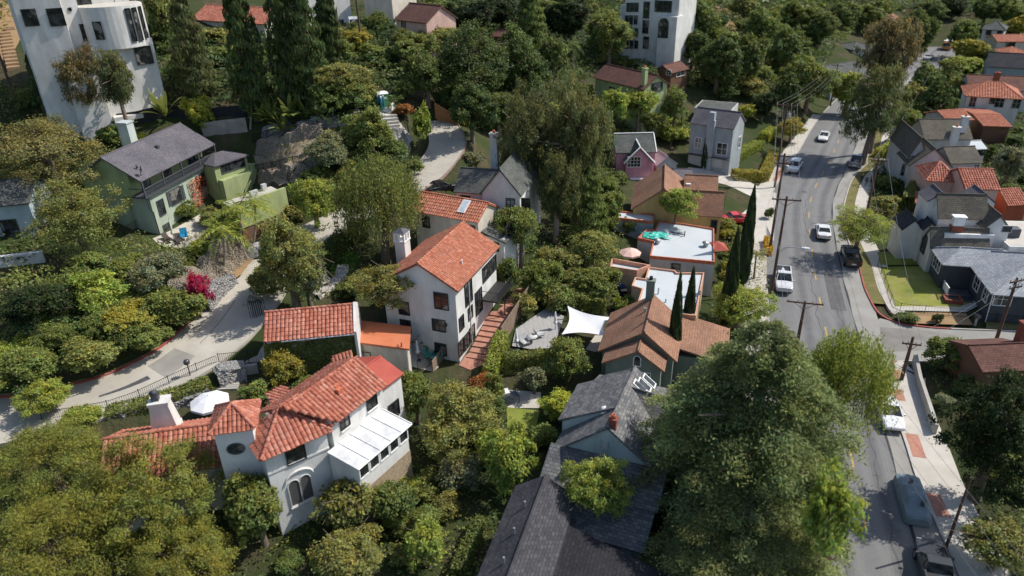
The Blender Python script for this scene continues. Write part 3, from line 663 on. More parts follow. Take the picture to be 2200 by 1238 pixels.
# ---- three storey white house with the orange gable roof
f = fit((982, 626), (1072, 529), 10.2); f.d = 8.7; X0, X1 = -f.w/2, f.w/2
t = rot_thing('white_house', 'tall three storey white stucco house with orange tile gable roof beside brick steps', f, 2)
mb = MB(f); poly = [(.3, .8), (7.7, .8), (7.7, 9.85), (3.75, 12.15), (.3, 10.2)]; mb.mesh([(X0+.2, a, b) for a, b in poly]+[(X1-.25, a, b) for a, b in poly], [(4, 3, 2, 1, 0), (5, 6, 7, 8, 9)]+[(i, (i+1) % 5, 5+(i+1) % 5, 5+i) for i in range(5)]); mb.build('wall', white, t)
roof(t, f, [[(X0, 0, 10.2), (X1, 0, 10.2), (X1, 3.75, 12.35), (X0, 3.75, 12.35)], [(X1, 8.1, 9.8), (X0, 8.1, 9.8), (X0, 3.75, 12.35), (X1, 3.75, 12.35)]], tile_o, 'tile', [((X0, 3.75, 12.35), (X1, 3.75, 12.35))], pitch=.26, row=.4, amp=.075)
for px, py, w, h, a, b in ((1006, 629, 1.5, 2.2, 2, 2), (1010, 672, .9, 1.2, 2, 2), (991, 694, .9, 1.3, 1, 2), (990, 747, 1.1, 1.5, 2, 2), (1003, 732, 1.1, 1.5, 2, 2), (1014, 716, 1.1, 1.5, 2, 2), (1028, 648, 1.5, 2.4, 3, 3)):
    win(t, f, 'y', .3, px, py, w, h, dark_trim, nx=a, ny=b)
for px, py, w, h in ((948, 647, 1.3, 1.6), (943, 699, 1.25, 1.15), (947, 750, 1.1, 1.2), (868, 662, 1.0, 1.3), (872, 700, 1.0, 1.2)):
    win(t, f, 'x', X0+.2, px, py, w, h, dark_trim, sg=-1)
win(t, f, 'y', .3, 0, 0, 3.4, 1.5, dark_trim, nx=6, ny=2, at=(3.0, 8.6))
mb = MB(f); mb.box(.6, 4.7, -1.5, .28, 6.2, 6.36); b_ = mb.build('balcony', dark_trim, t)
mb = MB(f)
for k in range(22): mb.tube([(.65+k*.19, -1.45, 6.36), (.65+k*.19, -1.45, 7.3)], .018, 4)
mb.tube([(.6, -1.45, 7.3), (4.7, -1.45, 7.3)], .03, 4); mb.tube([(.62, -1.45, 7.3), (.62, .3, 7.3)], .03, 4); mb.tube([(2.6, -1.4, 2.6), (2.6, -1.4, 6.2)], .06, 5); mb.build('railing', dark_trim, b_)
cx, cy = f.loc(W(868, 556, 9.6)); mb = MB(f); mb.box(cx-.55, cx+.55, cy-.55, cy+.55, 5, 11.6); ch = mb.build('chimney', white, t)
mb = MB(f)
mb.box(cx-.62, cx+.62, cy-.62, cy+.62, 11.6, 11.72)
for a in (-.5, 0, .5):
    for b in (-.5, 0, .5):
        if a or b: mb.box(cx+a-.09, cx+a+.09, cy+b-.09, cy+b+.09, 11.72, 12.42)
mb.box(cx-.6, cx+.6, cy-.6, cy+.6, 12.42, 12.56); mb.build('chimney_lantern', white_trim, ch)
mb = MB(f); mb.mesh([(cx-.66, cy-.66, 12.56), (cx+.66, cy-.66, 12.56), (cx+.66, cy+.66, 12.56), (cx-.66, cy+.66, 12.56), (cx, cy, 12.95)], [(0, 1, 4), (1, 2, 4), (2, 3, 4), (3, 0, 4)]); mb.build('chimney_cap', grey_trim, ch)
mb = MB(f); mb.tube([(-1.2, 1.2, 10.8), (-1.2, 1.2, 11.35)], .09, 6); mb.build('vent_pipe', white_trim, t)
mb = MB(f); mb.tube([(X0, -.05, 10.12), (X1, -.05, 10.12)], .06, 6); mb.build('gutter', dark_trim, t)
mb = MB(f); mb.tube([(-2.05, .2, 10.1), (-2.05, .24, 9.6), (-2.05, .24, 2.4)], .05, 6); mb.build('drainpipe', white_trim, t)
mb = MB(f); xx, zz = f.ray_x(959, 700, X0+.2); mb.box(X0+.0, X0+.2, xx-.06, xx+.06, zz-.05, zz+.3); mb.build('wall_lamp', dark_trim, t)
THREE = f
# ---- house with skylight behind it
f = fit((898, 455), (1027, 478), 11.5); f.d = 4.7; X0, X1 = -f.w/2-.9, f.w/2
t = rot_thing('skylight_house', 'cream house with orange tile roof and a single skylight beside the upper lane', f, 5)
block(t, f, X0, X1, 0, 4.7, 11.5, 4, 1.3, cream, tile_o, 'tile', 'w', .35, tile=.27)
win(t, f, 'y', .35, 916, 477, .8, 1.2, dark_trim); win(t, f, 'y', .35, 1012, 492, .9, .7, dark_trim)
sx = f.ray_y(997, 449, 1.35)[0]; s = 1.3/2.35
mb = MB(f); mb.slab([(sx-.45, .6, 11.5+.6*s+.2), (sx+.45, .6, 11.5+.6*s+.2), (sx+.45, 2.1, 11.5+2.1*s+.2), (sx-.45, 2.1, 11.5+2.1*s+.2)], .2); sk = mb.build('skylight', white_trim, t)
mb = MB(f); mb.slab([(sx-.36, .7, 11.5+.7*s+.215), (sx+.36, .7, 11.5+.7*s+.215), (sx+.36, 2.0, 11.5+2.0*s+.215), (sx-.36, 2.0, 11.5+2.0*s+.215)], .01); mb.build('pane', plain('sky_glass', (.5, .55, .58), .1), sk)
wall_box(t, f, X1-.2, X1+2.4, 1.0, 5.6, 3.5, 9.6, white)
roof(t, f, [[(X1-.1, .7, 10.2), (X1+2.8, .7, 9.4), (X1+2.8, 6, 9.4), (X1-.1, 6, 10.2)]], sh_oldgrey)
win(t, f, 'x', X1+2.4, 1092, 500, 1.2, 1.6, dark_trim, sg=1); win(t, f, 'y', 1.0, 0, 0, 1.1, .9, dark_trim, at=(X1+1.2, 8.6))
# ---- white house with the swept grey roof
f = fit((974, 412), (1082, 420), 12.3); f.d = 5.5
t = rot_thing('grey_roofed_house', 'white house with swept grey shingle roof and tall white chimney by the lane', f, 6)
block(t, f, -f.w/2, f.w/2, 0, 5.6, 12.3, 5, 1.9, white, sh_oldgrey, over=.35)
block(t, f, f.w/2-2.4, f.w/2+2.4, -1.2, 9, 12.8, 4, 2.9, white, sh_oldgrey, axis='d', over=.3)
win(t, f, 'y', .35, 1000, 430, 1.0, 1.0, dark_trim); win(t, f, 'y', -1.0, 1097, 440, .9, 1.4, dark_trim); win(t, f, 'y', -1.0, 1130, 440, .9, 1.4, dark_trim)
cx = f.ray_y(1062, 315, 6.5)[0]; chimney(t, f, cx, 6.5, 8, 17.2, .85, white)
# ---- garage clad in ivy
f = fit((565, 734), (760, 715), 8.3); f.d = 5; GAR = f; X0, X1 = -f.w/2, f.w/2
t = rot_thing('tiled_garage', 'small tile roofed outbuilding with ivy covered front wall at the lane edge', f, 4, 'garage')
block(t, f, X0, X1, 0, 5, 8.3, 3, 1.4, cream, tile_m, 'tile', 'w', .3, tile=.345)
mb = MB(f); q = [(-.1, 3.2), (5.1, 3.2), (5.1, 8.45), (2.5, 9.95), (-.1, 8.45)]
mb.mesh([(X1+.02, a, b) for a, b in q]+[(X1+.24, a, b) for a, b in q], [(4, 3, 2, 1, 0), (5, 6, 7, 8, 9)]+[(i, (i+1) % 5, 5+(i+1) % 5, 5+i) for i in range(5)]); mb.build('end_wall', white, t)
mb = MB(f); mb.tube([(X0+1.5, -.1, 8.18), (X1, -.1, 8.2)], .07, 6); mb.build('gutter', white_trim, t)
# ---- orange flat roof
f = fit((766, 735), (879, 750), 6.3); f.d = 3.6
t = rot_thing('orange_roofed_shed', 'low outbuilding with smooth orange flat roof next to the tiled garage', f, 3, 'shed')
mb = MB(f); mb.prism([(-f.w/2+.2, .2), (f.w/2-.25, .2), (f.w/2-1.45, 3.4), (-f.w/2-1.4, 3.4)], 1.5, 6.12); mb.build('wall', cream, t)
roof(t, f, [[(-f.w/2, 0, 6.3), (f.w/2, 0, 6.3), (f.w/2-1.3, 3.6, 6.3), (-f.w/2-1.8, 3.6, 6.3)]], flat_orange, t=.18)
win(t, f, 'y', .25, 782, 764, 1.3, .8, dark_trim)
mb = MB(f); x, y = f.loc(W(863, 743, 6.4)); mb.tube([(x, y, 6.25), (x, y, 6.75)], .08, 6); mb.tube([(x-.35, y+.02, 6.25), (x-.35, y+.02, 6.5)], .06, 6); mb.build('vent_pipe', terracotta_trim, t)
mb = MB(f); mb.tube([(f.w/2-.2, -.05, 6.15), (f.w/2-.2, -.05, 2.6)], .05, 5); mb.build('drainpipe', white_trim, t)
# ---- mission style house in the foreground
f = fit((722, 908), (831, 825), 9.0); X1 = f.w/2
t = thing('tower_house', 'rambling white stucco house with red barrel tile roofs and a square tower', 'house', f.p(0, 2.7, 2))
wall_box(t, f, -X1-.2, X1-.21, .35, 5.15, .8, 8.95, white, ('x', 10.25, 2.75))
roof(t, f, [[(-X1+.1, 0, 9.0), (X1, 0, 9.0), (X1, 2.75, 10.45), (-X1-1.9, 2.75, 10.45)], [(X1, 5.5, 9.0), (-X1-2, 5.5, 9.0), (-X1-2, 2.75, 10.45), (X1, 2.75, 10.45)]], tile_m, 'tile', [((-X1-1.9, 2.75, 10.45), (X1, 2.75, 10.45))], pitch=.33, row=.42)
block(t, f, X1+.01, X1+2.6, .6, 5.2, 8.2, 1, .85, white, flat_red, 'shingle', 'w', .25)
for px, py, w, h in ((740, 905, .8, 1.0), (798, 861, .95, 1.1)): win(t, f, 'y', .35, px, py, w, h, dark_trim, sill=white_trim)
win(t, f, 'y', .85, 846, 880, 1.1, 1.3, dark_trim)
zs = f.ray_y(702, 972, .35)[1]; xa = f.ray_y(702, 972, .35)[0]; xb = f.ray_y(814, 884, .35)[0]; ya = min(f.loc(W(744, 1017, zs))[1], -1.4); zs2 = zs-.25
sun = MB(f); sun.slab([(xa, ya-.2, zs2), (xb+.3, ya-.2, zs2), (xb+.3, .34, zs), (xa, .34, zs)], .14)
so = sun.build('sunroom_roof', rough_mat('weathered_white', (.6, .61, .62), (.74, .74, .74), 2.2, .6, .1, 6, .7, .9, dirt=(.36, .37, .38)), t)
mb = MB(f)
for k in range(6):
    x = xa+(xb+.3-xa)*k/5; mb.tube([(x, ya-.2, zs2+.03), (x, .33, zs+.03)], .03, 4)
mb.tube([(xa, ya-.24, zs2-.02), (xb+.3, ya-.24, zs2-.02)], .06, 5); mb.tube([(xb+.34, ya-.2, zs2-.02), (xb+.34, .3, zs-.02)], .06, 5); mb.build('seam', white_trim, so)
wall_box(t, f, xa+.15, xb, ya, .34, zs-2.6, zs2-.15, white, name='sunroom_wall'); wall_box(t, f, xa+.12, xb+.03, ya-.03, .34, .8, zs-2.6, rough_mat('sandstone', (.42, .33, .22), (.3, .23, .16), 4, .95, .8, 8, .3, 1.), name='stone_base')
for k in range(5):
    win(t, f, 'y', ya, 0, 0, (xb-xa)/5-.25, .85, white_trim, at=(xa+.15+(xb-xa-.15)*(k+.5)/5, zs-.95), nx=1, ny=1)
mb = MB(f)
for q in ((705, 832), (724, 838), (730, 846)): x, y = f.loc(W(q[0], q[1], 9.7)); mb.box(x-.22, x+.22, y-.16, y+.16, 9.3, 10.15)
mb.build('roof_vent', terracotta_trim, t)
g = fit((561, 990), (713, 925), 8.5); gw = g.w/2
A, B = g.p(-gw, 0, 8.5), g.p(gw, 0, 8.5); ap = g.p(0, 2.5, 10.2); rg = W(640, 849, 10.3); Bb = W(714, 884, 9.3); Ab = g.p(-gw, 3.6, 8.5); Rb = g.p(gw-.2, 3.2, 9.0)
roof(t, None, [[A, B, ap], [Ab, A, ap], [B, Bb, rg, ap], [Ab, ap, rg]], tile_m, 'tile', [(A, ap), (B, ap), (ap, rg)], pitch=.33, row=.42)
wall_box(t, g, -gw+.3, gw-.3, .35, 4.6, .3, 8.35, white)
mb = MB(g); zb = g.ray_y(574, 1022, .35)[1]; mb.box(-gw+.28, gw-.28, .29, .36, zb, zb+.14); mb.build('belt_course', white, t)
win(t, g, 'y', .35, 635, 975, 1.25, 1.3, dark_trim)
for px, py in ((635, 1062), (659, 1050)): win(t, g, 'y', .35, px, py, .78, 1.8, white, arch=True, nx=1, ny=1, fw=.06, pm=plain('shutter_grey', (.085, .08, .078), .8), sill=white)
mb = MB(g); x, z = g.ray_y(648, 1050, .35); mb.tube([(x+1.0*cos(pi*k/10), .3, z+.95+.75*sin(pi*k/10)) for k in range(11)], .08, 6); mb.build('arch_hood', white, t)
mb = MB(); p = W(577, 902, 9.5); mb.tube([p, p+(0, 0, .55)], .1, 7); mb.build('flue_pipe', metal_m, t)
h = fit((449, 934), (547, 920), 10.0); hw = h.w/2
P, cs = hip_panels(-hw, hw, 0, 3.1, 10.0, 11.15, 1.54); roof(t, h, P, tile_m, 'tile', cs, pitch=.3, row=.4)
wall_box(t, h, -hw+.22, hw-.22, .22, 2.9, .3, 9.95, rough_white, name='tower')
x, z = h.ray_y(507, 964, .22); mb = MB(h); k = 18
mb.face([(x+.52*cos(2*pi*i/k), .205, z+.4*sin(2*pi*i/k)) for i in range(k)]); ro = mb.build('round_window', glass_mat(), t)
mb = MB(h); mb.tube([(x+.56*cos(2*pi*i/k), .2, z+.44*sin(2*pi*i/k)) for i in range(k+1)], .06, 5)
for a in (0, pi/3, 2*pi/3): mb.tube([(x-.5*cos(a), .19, z-.38*sin(a)), (x+.5*cos(a), .19, z+.38*sin(a))], .022, 4)
mb.build('tracery', grey_trim, ro)
l = fit((400, 1013), (472, 1002), 6.2)
P, c = gable_panels(-6.8, 1.15, 0, 5.8, 6.2, 7.75, 2.9); roof(t, l, P, tile_m, 'tile', [c], pitch=.33, row=.42)
wall_box(t, l, -6.5, 1.2, .35, 5.5, .8, 6.2, white, ('x', 7.55, 2.9)); win(t, l, 'y', .35, 424, 1046, .9, 1.5, dark_trim, arch=True)
cx = l.ray_y(353, 900, 4.6)[0]; mb = MB(l); mb.prism([(cx-.95, 4.0), (cx+.95, 4.0), (cx+.95, 5.3), (cx-.95, 5.3)], 5.5, 7.0); V = [(cx-.9, 4.05, 7), (cx+.9, 4.05, 7), (cx+.9, 5.25, 7), (cx-.9, 5.25, 7), (cx-.62, 4.2, 9.1), (cx+.62, 4.2, 9.1), (cx+.62, 5.1, 9.1), (cx-.62, 5.1, 9.1)]
mb.mesh(V, [(3, 2, 1, 0), (4, 5, 6, 7), (0, 1, 5, 4), (1, 2, 6, 5), (2, 3, 7, 6), (3, 0, 4, 7)]); mb.box(cx-.72, cx+.72, 4.1, 5.2, 9.1, 9.3); ch = mb.build('chimney', white, t)
mb = MB(l); mb.box(cx-.45, cx+.05, 4.45, 4.9, 9.3, 9.6); mb.lathe((cx-.2, 4.67, 9.6), [(.3, 0), (.3, .35), (.34, .36), (.0, .5)], 10); mb.build('chimney_cap', grey_trim, ch)
r1 = [W(574, 848, 8.6), W(607, 830, 8.6), W(631, 842, 9.1), W(585, 868, 9.1)]; roof(t, None, [r1], tile_m, 'tile', pitch=.3, row=.4)
r2 = [W(714, 785, 7.2), W(755, 772, 7.2), W(755, 752, 7.9), W(714, 765, 7.9)]; roof(t, None, [r2], tile_m, 'tile', pitch=.3, row=.4)
# ---- green house with the long balcony
f = fit((303, 391), (463, 310), 14.0); f.d = 8.8; X0, X1 = -f.w/2, f.w/2; GREEN = f
t = rot_thing('balcony_house', 'sage green house with grey shingle roof and long dark balcony', f, 8)
P, c = gable_panels(X0, X1, 0, 8.8, 14.0, 16.65, 4.4); roof(t, f, P, sh_grey, caps=[c])
wall_box(t, f, X0+.5, X1-.4, 2.0, 8.3, 11.9, 14.9, lime, ('x', 16.4, 4.4)); wall_box(t, f, X0+1.2, X1-.3, .55, 8.2, 4.5, 11.88, stucco('mint', (.40, .47, .37)))
mb = MB(f); mb.box(X0+.1, X1-.1, .05, 2.0, 11.9, 12.08); bal = mb.build('balcony', grey_trim, t)
mb = MB(f); n = 100
for k in range(n): x = X0+.2+(f.w-.4)*k/(n-1); mb.box(x-.025, x+.025, .08, .13, 12.08, 12.95)
mb.box(X0+.1, X1-.1, .06, .16, 12.95, 13.05); mb.box(X0+.1, X1-.1, .06, .16, 12.12, 12.2)
for x in (X0+.15, X1-.15): mb.box(x-.04, x+.04, .1, 2.0, 12.95, 13.04)
mb.build('railing', grey_trim, bal)
for k in range(5): mb = MB(f); x = X0+.2+(f.w-.4)*k/4; mb.box(x-.08, x+.08, .06, .2, 12.08, 14.1); mb.build('post', grey_trim, t)
for px, py, w, h in ((377, 421, 2.0, 1.8), (346, 446, 1.1, 1.8), (437, 386, 1.5, 1.8), (357, 489, 1.0, .8), (459, 416, .7, .8), (447, 443, .8, .9)): win(t, f, 'y', .55, px, py, w, h, grey_trim)
for px, py, w in ((412, 347, 1.4), (315, 396, 1.2), (360, 372, 1.2)): win(t, f, 'y', 2.0, px, py, w, 1.5, grey_trim)
for px, py, h in ((362, 428, 1.8), (393, 413, 1.8), (449, 379, 1.8), (424, 393, 1.8)): x, z = f.ray_y(px, py, .55); mb = MB(f); mb.box(x-.22, x+.22, .46, .54, z-h/2, z+h/2); mb.build('shutter', grey_trim, t)
mb = MB(f); mb.tube([(X0+.3, .2, 14), (X0+.5, .3, 13.6), (X0+.5, .3, 10.6), (X0+1.2, .5, 9.8), (X0+1.3, .5, 6)], .06, 6); mb.build('drainpipe', grey_trim, t)
wall_box(t, f, X0+.6, X0+1.25, 3.4, 7.8, 4.5, 11.88, sage); mb = MB(f); x, y = f.loc(W(279, 305, 15.6)); y = min(y, 8.2); mb.box(x-.6, x+.6, y-.7, y+.7, 12, 18.0); mb.box(x-.7, x+.7, y-.8, y+.8, 18.0, 18.15); mb.build('chimney', stucco('bluewhite', (.5, .55, .55)), t)
mb = MB(f); mb.lathe((X0+1.6, 1.4, 15.0), [(.0, 0), (.12, 0), (.1, .4), (.0, .4)], 7); mb.box(*[v for v in (f.loc(W(352, 319, 15.6))[0]-.2, f.loc(W(352, 319, 15.6))[0]+.2, 2.5, 2.9)], 15.4, 15.95); mb.build('roof_vent', grey_trim, t)
mb = MB(f); c = np.array([X0+1.0, .6, 15.1]); mb.tube([(c[0], c[1], 14.2), (c[0], c[1], 15.1)], .05, 5)
mb.mesh([tuple(c)]+[(c[0]-.12+.42*cos(a)*.4, c[1]-.1+.42*cos(a)*.3-.25, c[2]+.1+.42*sin(a)) for a in np.linspace(0, 2*pi, 14)[:-1]], [(0, 1+i, 1+(i+1) % 13) for i in range(13)]); mb.build('satellite_dish', grey_trim, t)
g = fit((468, 356), (536, 333), 12.3); gw = g.w/2
roof(t, g, hip_panels(-gw-.5, gw, 0, 5, 12.3, 13.1, 2.2)[0], sh_grey); wall_box(t, g, -gw-.4, gw-.3, .3, 4.7, 4.5, 12.2, lime)
win(t, g, 'y', .3, 500, 354, g.w*.72, 1.3, grey_trim, nx=4, ny=1); wall_box(t, g, gw-.31, gw+1.5, -.2, 5, 4.5, 10.9, lime); wall_box(t, g, -gw-.2, gw+1.5, -.6, .28, 4.5, 10.4, lime)
g = fit((556, 478), (618, 454), 8.6)
t = rot_thing('retaining_wall', 'pale green terrace wall with dark timber gates below, right of the balcony house', g, 7, 'wall')
wall_box(t, g, -g.w/2-2.2, g.w/2+.3, 0, .35, 8.6, 11.5, lime); wall_box(t, g, -g.w/2-2.2, g.w/2+.3, .1, .45, 5.5, 8.6, brownwood, name='timber_gate')
drape('terrace', [g.p(-4.5, .4, 0), g.p(g.w/2, .4, 0), g.p(g.w/2+.5, 3.2, 0), g.p(-4, 3.4, 0)], 0, lane_m, 1.5, flat=11.0); wall_box(t, g, -1.2, -.2, 1.8, 2.1, 10.8, 11.7, palegrey, name='planter_box'); wall_box(t, g, .9, 1.5, 2.4, 2.8, 10.8, 11.8, palegrey, name='planter_box')
# ---- white modern block on the hill
f = fit((205, 262), (362, 236), 16.6); f.d = 8; X0, X1 = -f.w/2, f.w/2
t = rot_thing('hillside_villa', 'tall white modern block with curved bay standing on the slope', f, 16)
mb = MB(f); mb.mesh([(-2.6, .3, 13), (X1-.1, .0, 13), (X1+.5, 6, 13), (-2.6, 8, 13), (-2.6, .9, 26), (4.9, .6, 26), (5.2, 6, 26), (-2.6, 8, 26)], [(3, 2, 1, 0), (4, 5, 6, 7), (0, 1, 5, 4), (1, 2, 6, 5), (2, 3, 7, 6), (3, 0, 4, 7)]); mb.build('wall', white, t)
arc = lambda r0, r1: [(1.35+r0*cos(a), 2.7+r1*sin(a)) for a in np.linspace(pi, 2*pi, 19)]
mb = MB(f); mb.prism(arc(3.75, 3.0)+[(5.1, 7), (-2.4, 7)], 25.2, 30.35); mb.build('curved_bay', white, t); mb = MB(f); mb.prism(arc(3.5, 2.75)+[(4.85, 6.8), (-2.15, 6.8)], 30.35, 30.37); mb.build('bay_terrace', walk_m, t)
mb = MB(f); mb.prism([(-9.3, 3.0), (-6.2, 2.0), (-4.4, 1.5), (-4.2, 2.6), (-2.4, 2.6), (-2.3, 10), (-9.0, 11)], 12, 36); mb.build('wall', white, t)
mb = MB(f); mb.prism([(-2.0, 5.4), (4.2, 5.0), (4.2, 10), (-2.0, 10)], 26, 37); mb.build('wall', white, t); mb = MB(f); mb.prism([(-6.4, .2), (-2.7, -.2), (-2.65, 2.5), (-6.3, 2.4)], 11, [21.5, 23, 23, 22]); mb.build('terrace_wall', white, t)
mb = MB(f); mb.prism([(-2.5, -1.0), (X1+.25, -.9), (X1+.3, 3), (-2, 3)], 16.3, 16.9); mb.build('base_slab', white, t)
def win_dir(px, py, y, w, h, nx=1, ny=1, ang=0.):
    x, z = f.ray_y(px, py, y); g = Fr(f.p(x, y, 0), f.u*cos(ang)+f.v*sin(ang)); win(t, g, 'y', -.02, 0, 0, w, h, dark_trim, nx=nx, ny=ny, at=(0, z), fw=.05)
win_dir(65, 38, 2.53, 1.5, 1.9, ang=-.31); win_dir(121, 37, 1.7, 1.7, 2.0, ang=-.27)
win_dir(182, 70, 2.6, .7, 2.0); win_dir(150, 20, 2.6, .3, .3)
for px, py, w, h in ((212, 66, 1.0, 2.1), (281, 54, .62, 4.0), (295, 52, .62, 4.0), (307, 49, .5, 4.0)):
    xx = f.ray_y(px, py, .2)[0]
    for _ in range(4): cc = max(-.97, min(.97, (xx-1.35)/3.75)); yy = 2.7-3.0*sqrt(1-cc*cc); xx = f.ray_y(px, py, yy)[0]
    win_dir(px, py, yy-.03, w, h, ang=atan2(cc*3.0*3.0/3.75, sqrt(1-cc*cc)*3.0))
win_dir(309, 119, .45, 2.0, 2.2, 2)
for px, py in ((163, 8), (184, 6), (258, 3), (284, 2)): win_dir(px, py, 5.2, 1.3, 2.4)
mb = MB(f); mb.tube([(-2.4+k*.0, 2.7, 31.2) for k in range(2)]+[(1.35+3.6*cos(a), 2.7+2.85*sin(a), 31.2) for a in np.linspace(pi, 2*pi, 15)], .04, 5); mb.build('terrace_rail', dark_trim, t)
# ---- pink house and its neighbours
wt = white_trim
f = fit((1323, 329), (1411, 327), 7.0); t = rot_thing('pink_house', 'bright pink house with dark tile roof and white edged front gable', f, 2.5)
block(t, f, -f.w/2, f.w/2, 0, 7.2, 7.0, 1.5, 1.9, pink, sh_oldgrey, over=.3)
block(t, f, -1.9, 2.5, -1.5, 3, 5.9, 1.5, 2.3, pink, sh_oldgrey, axis='d', over=.25)
mb = MB(f); mb.tube([(-2, -1.55, 5.85), (.3, -1.55, 8.25), (2.6, -1.55, 5.85)], .13, 5); mb.tube([(.3, -1.4, 8.28), (.3, 2.6, 8.28)], .12, 5); mb.tube([(-3, 3.6, 8.98), (3.1, 3.6, 8.98)], .1, 5); mb.tube([(3.08, .05, 7), (3.08, 3.6, 8.95)], .1, 5); mb.build('ridge_trim', white_trim, t)
win(t, f, 'y', -1.35, 1362, 348, 1.9, 1.5, wt, nx=4, ny=3); mb = MB(f); mb.box(-2.2, 2.6, -2.1, -1.3, 3.35, 3.5); mb.build('ledge', white_trim, t)
simple('metal_roofed_hut', 'small outbuilding with ribbed grey metal roof right of the pink house', (1411, 357), (1457, 352), 4.6, 1, palegrey, metal_m, axis='d', d=4, rise=1.3, over=.2, cat='shed')
simple('slab_roofed_garage', 'low garage with dark ribbed roof behind the brown shingled house', (1448, 384), (1489, 385), 4.0, .5, palegrey, sh_grey, axis='w', d=5, rise=.7, over=.2, cat='garage')
t, f = simple('grey_house', 'two storey pale grey house with twin garage doors and chimney on its front', (1482, 265), (1577, 278), 9.0, .8, greyblue, sh_grey, d=5.6, rise=2.0, over=.25, fw=((1500, 307, 1.0, 1.7, wt), (1551, 320, 1.6, 1.8, wt)), rw=((1588, 306, 1.0, 1.8, wt),))
for px, py in ((1494, 341), (1537, 347)): win(t, f, 'y', .25, px, py, 2.3, 1.9, palegrey, nx=1, ny=4, pm=palegrey, name='garage_door')
x = f.ray_y(1528, 275, 0)[0]; mb = MB(f); mb.box(x-.6, x+.6, -.3, .24, .5, 10.0); mb.box(x-.42, x+.42, -.28, .5, 10.0, 11.2); mb.build('chimney', greyblue, t)
mb = MB(f); mb.box(-f.w/2+.1, f.w/2-.1, -.35, .24, 4.0, 4.15); mb.build('ledge', grey_trim, t)
simple('flat_roofed_annex', 'pale flat roofed building behind the two storey grey house', (1492, 231), (1572, 238), 7.9, 1, palegrey, sh_oldgrey, axis='flat', d=6)
simple('brown_roofed_house', 'pale green hillside house under a long red brown shingle roof', (1272, 166), (1382, 193), 13.5, 5, palegreen, sh_redbrown, d=6.2, rise=1.9, over=.5, fw=((1315, 196, 1.4, 1.2),), rw=((1411, 187, 2.4, 1.3),), chim=((5.6, 1.0, 12, 16.6, .8, palegreen),))
simple('hillside_cabin', 'small dark wooden cabin with white windows above the brown roofed house', (1444, 158), (1482, 148), 12.0, 6, brownwood, sh_redbrown, axis='w', d=4.5, rise=1.2, fw=((1462, 158, 2.6, .9, wt),), lw=((1437, 156, 1.0, .9, wt),), cat='cabin')
# brown shingled yellow house
a, b = W(1355, 450, 6.3), W(1362, 400, 6.3); v = unit((b-a)[:2]); f = Fr(a, (v[1], -v[0])); x, z = f.ray_y(1427, 405, 0); f.w = 2*x; dl = min(11, max(6, f.loc(W(1428, 353, z))[1])); f.d = dl; f.ze = 6.3
t = thing('yellow_house', 'ochre yellow house with two brown shingle roofs beside the driveway', 'house', f.p(x, 4, 1))
block(t, f, 0, 2*x, 0, dl, 6.3, .5, z-6.3, yellow, sh_brown, axis='d', over=.3)
g = fit((1490, 463), (1553, 467), 5.2); y2, z2 = g.ray_x(1557, 413, g.w/2); y2 = max(2, min(4.5, y2)); z2 = min(max(z2, 6.4), 8.2)
block(t, g, -g.w/2-1.5, g.w/2, 0, 2*y2, 5.2, .3, z2-5.2, yellow, sh_brown, over=.3)
win(t, g, 'y', .3, 1533, 487, .7, 1.7, grey_trim, nx=1); h = fit((1468, 414), (1542, 418), 7.0); block(t, h, -h.w/2, h.w/2, 0, 5, 7.0, 1, 1.6, yellow, sh_brown, over=.3)
mb = MB(h); mb.box(-1.9, -1.3, 1.0, 1.5, 7.3, 7.85); mb.build('roof_vent', white_trim, t)
# ---- flat roofed houses
def flat_house(name, label, poly, ze, z0, wm, rm, pm, par=.2, thick=.14):
    P = [W(x, y, ze)[:2] for x, y in poly]
    if area2(P) < 0: P = P[::-1]
    c = np.mean(P, 0); t = thing(name, label, 'house', (c[0], c[1], z0)); mb = MB(); mb.prism([tuple(p) for p in P], z0-.5, ze-.2); mb.build('wall', wm, t)
    mb = MB(); n = len(P); Q = []
    for i in range(n):
        a, b, d = P[i-1], P[i], P[(i+1) % n]; e1 = unit(b-a); e2 = unit(d-b); n1 = np.array([-e1[1], e1[0]]); n2 = np.array([-e2[1], e2[0]]); m = n1+n2; m = m/max(.35, m@n1); Q.append(b+m*thick)
    for i in range(n):
        j = (i+1) % n; mb.mesh([(*P[i], ze-.2), (*P[j], ze-.2), (*Q[j], ze-.2), (*Q[i], ze-.2), (*P[i], ze+par), (*P[j], ze+par), (*Q[j], ze+par), (*Q[i], ze+par)], [(4, 5, 6, 7), (0, 1, 5, 4), (2, 3, 7, 6)])
    mb.build('parapet', pm, t); mb = MB(); mb.face([(*q, ze) for q in Q]); mb.build('roof', rm, t); return t
t = flat_house('flat_roofed_house', 'flat roofed grey house with red parapet and a green tarpaulin on top', [(1396, 553), (1535, 566), (1534, 494), (1467, 483), (1415, 477), (1408, 497), (1389, 495), (1370, 514), (1403, 521)], 5.0, 0, palegrey, flat_m, terracotta_trim)
g = fit((1396, 553), (1535, 566), 5.0); win(t, g, 'y', 0, 1452, 572, .9, .6, grey_trim, nx=1, ny=1); mb = MB()
for q in ((1412, 523), (1516, 529)): p = W(*q, 5.05); mb.lathe(p, [(.28, 0), (.28, .35), (.42, .36), (.42, .5), (0, .62)], 10)
mb.build('roof_vent', metal_m, t); mb = MB(); p, q = W(1440, 498, 5.2), W(1471, 505, 5.2); mb.tube([p, q], .07, 5); mb.tube([q-(0, 0, .2), q+(0, 0, .5)], .06, 5); mb.build('pipe', grey_trim, t)
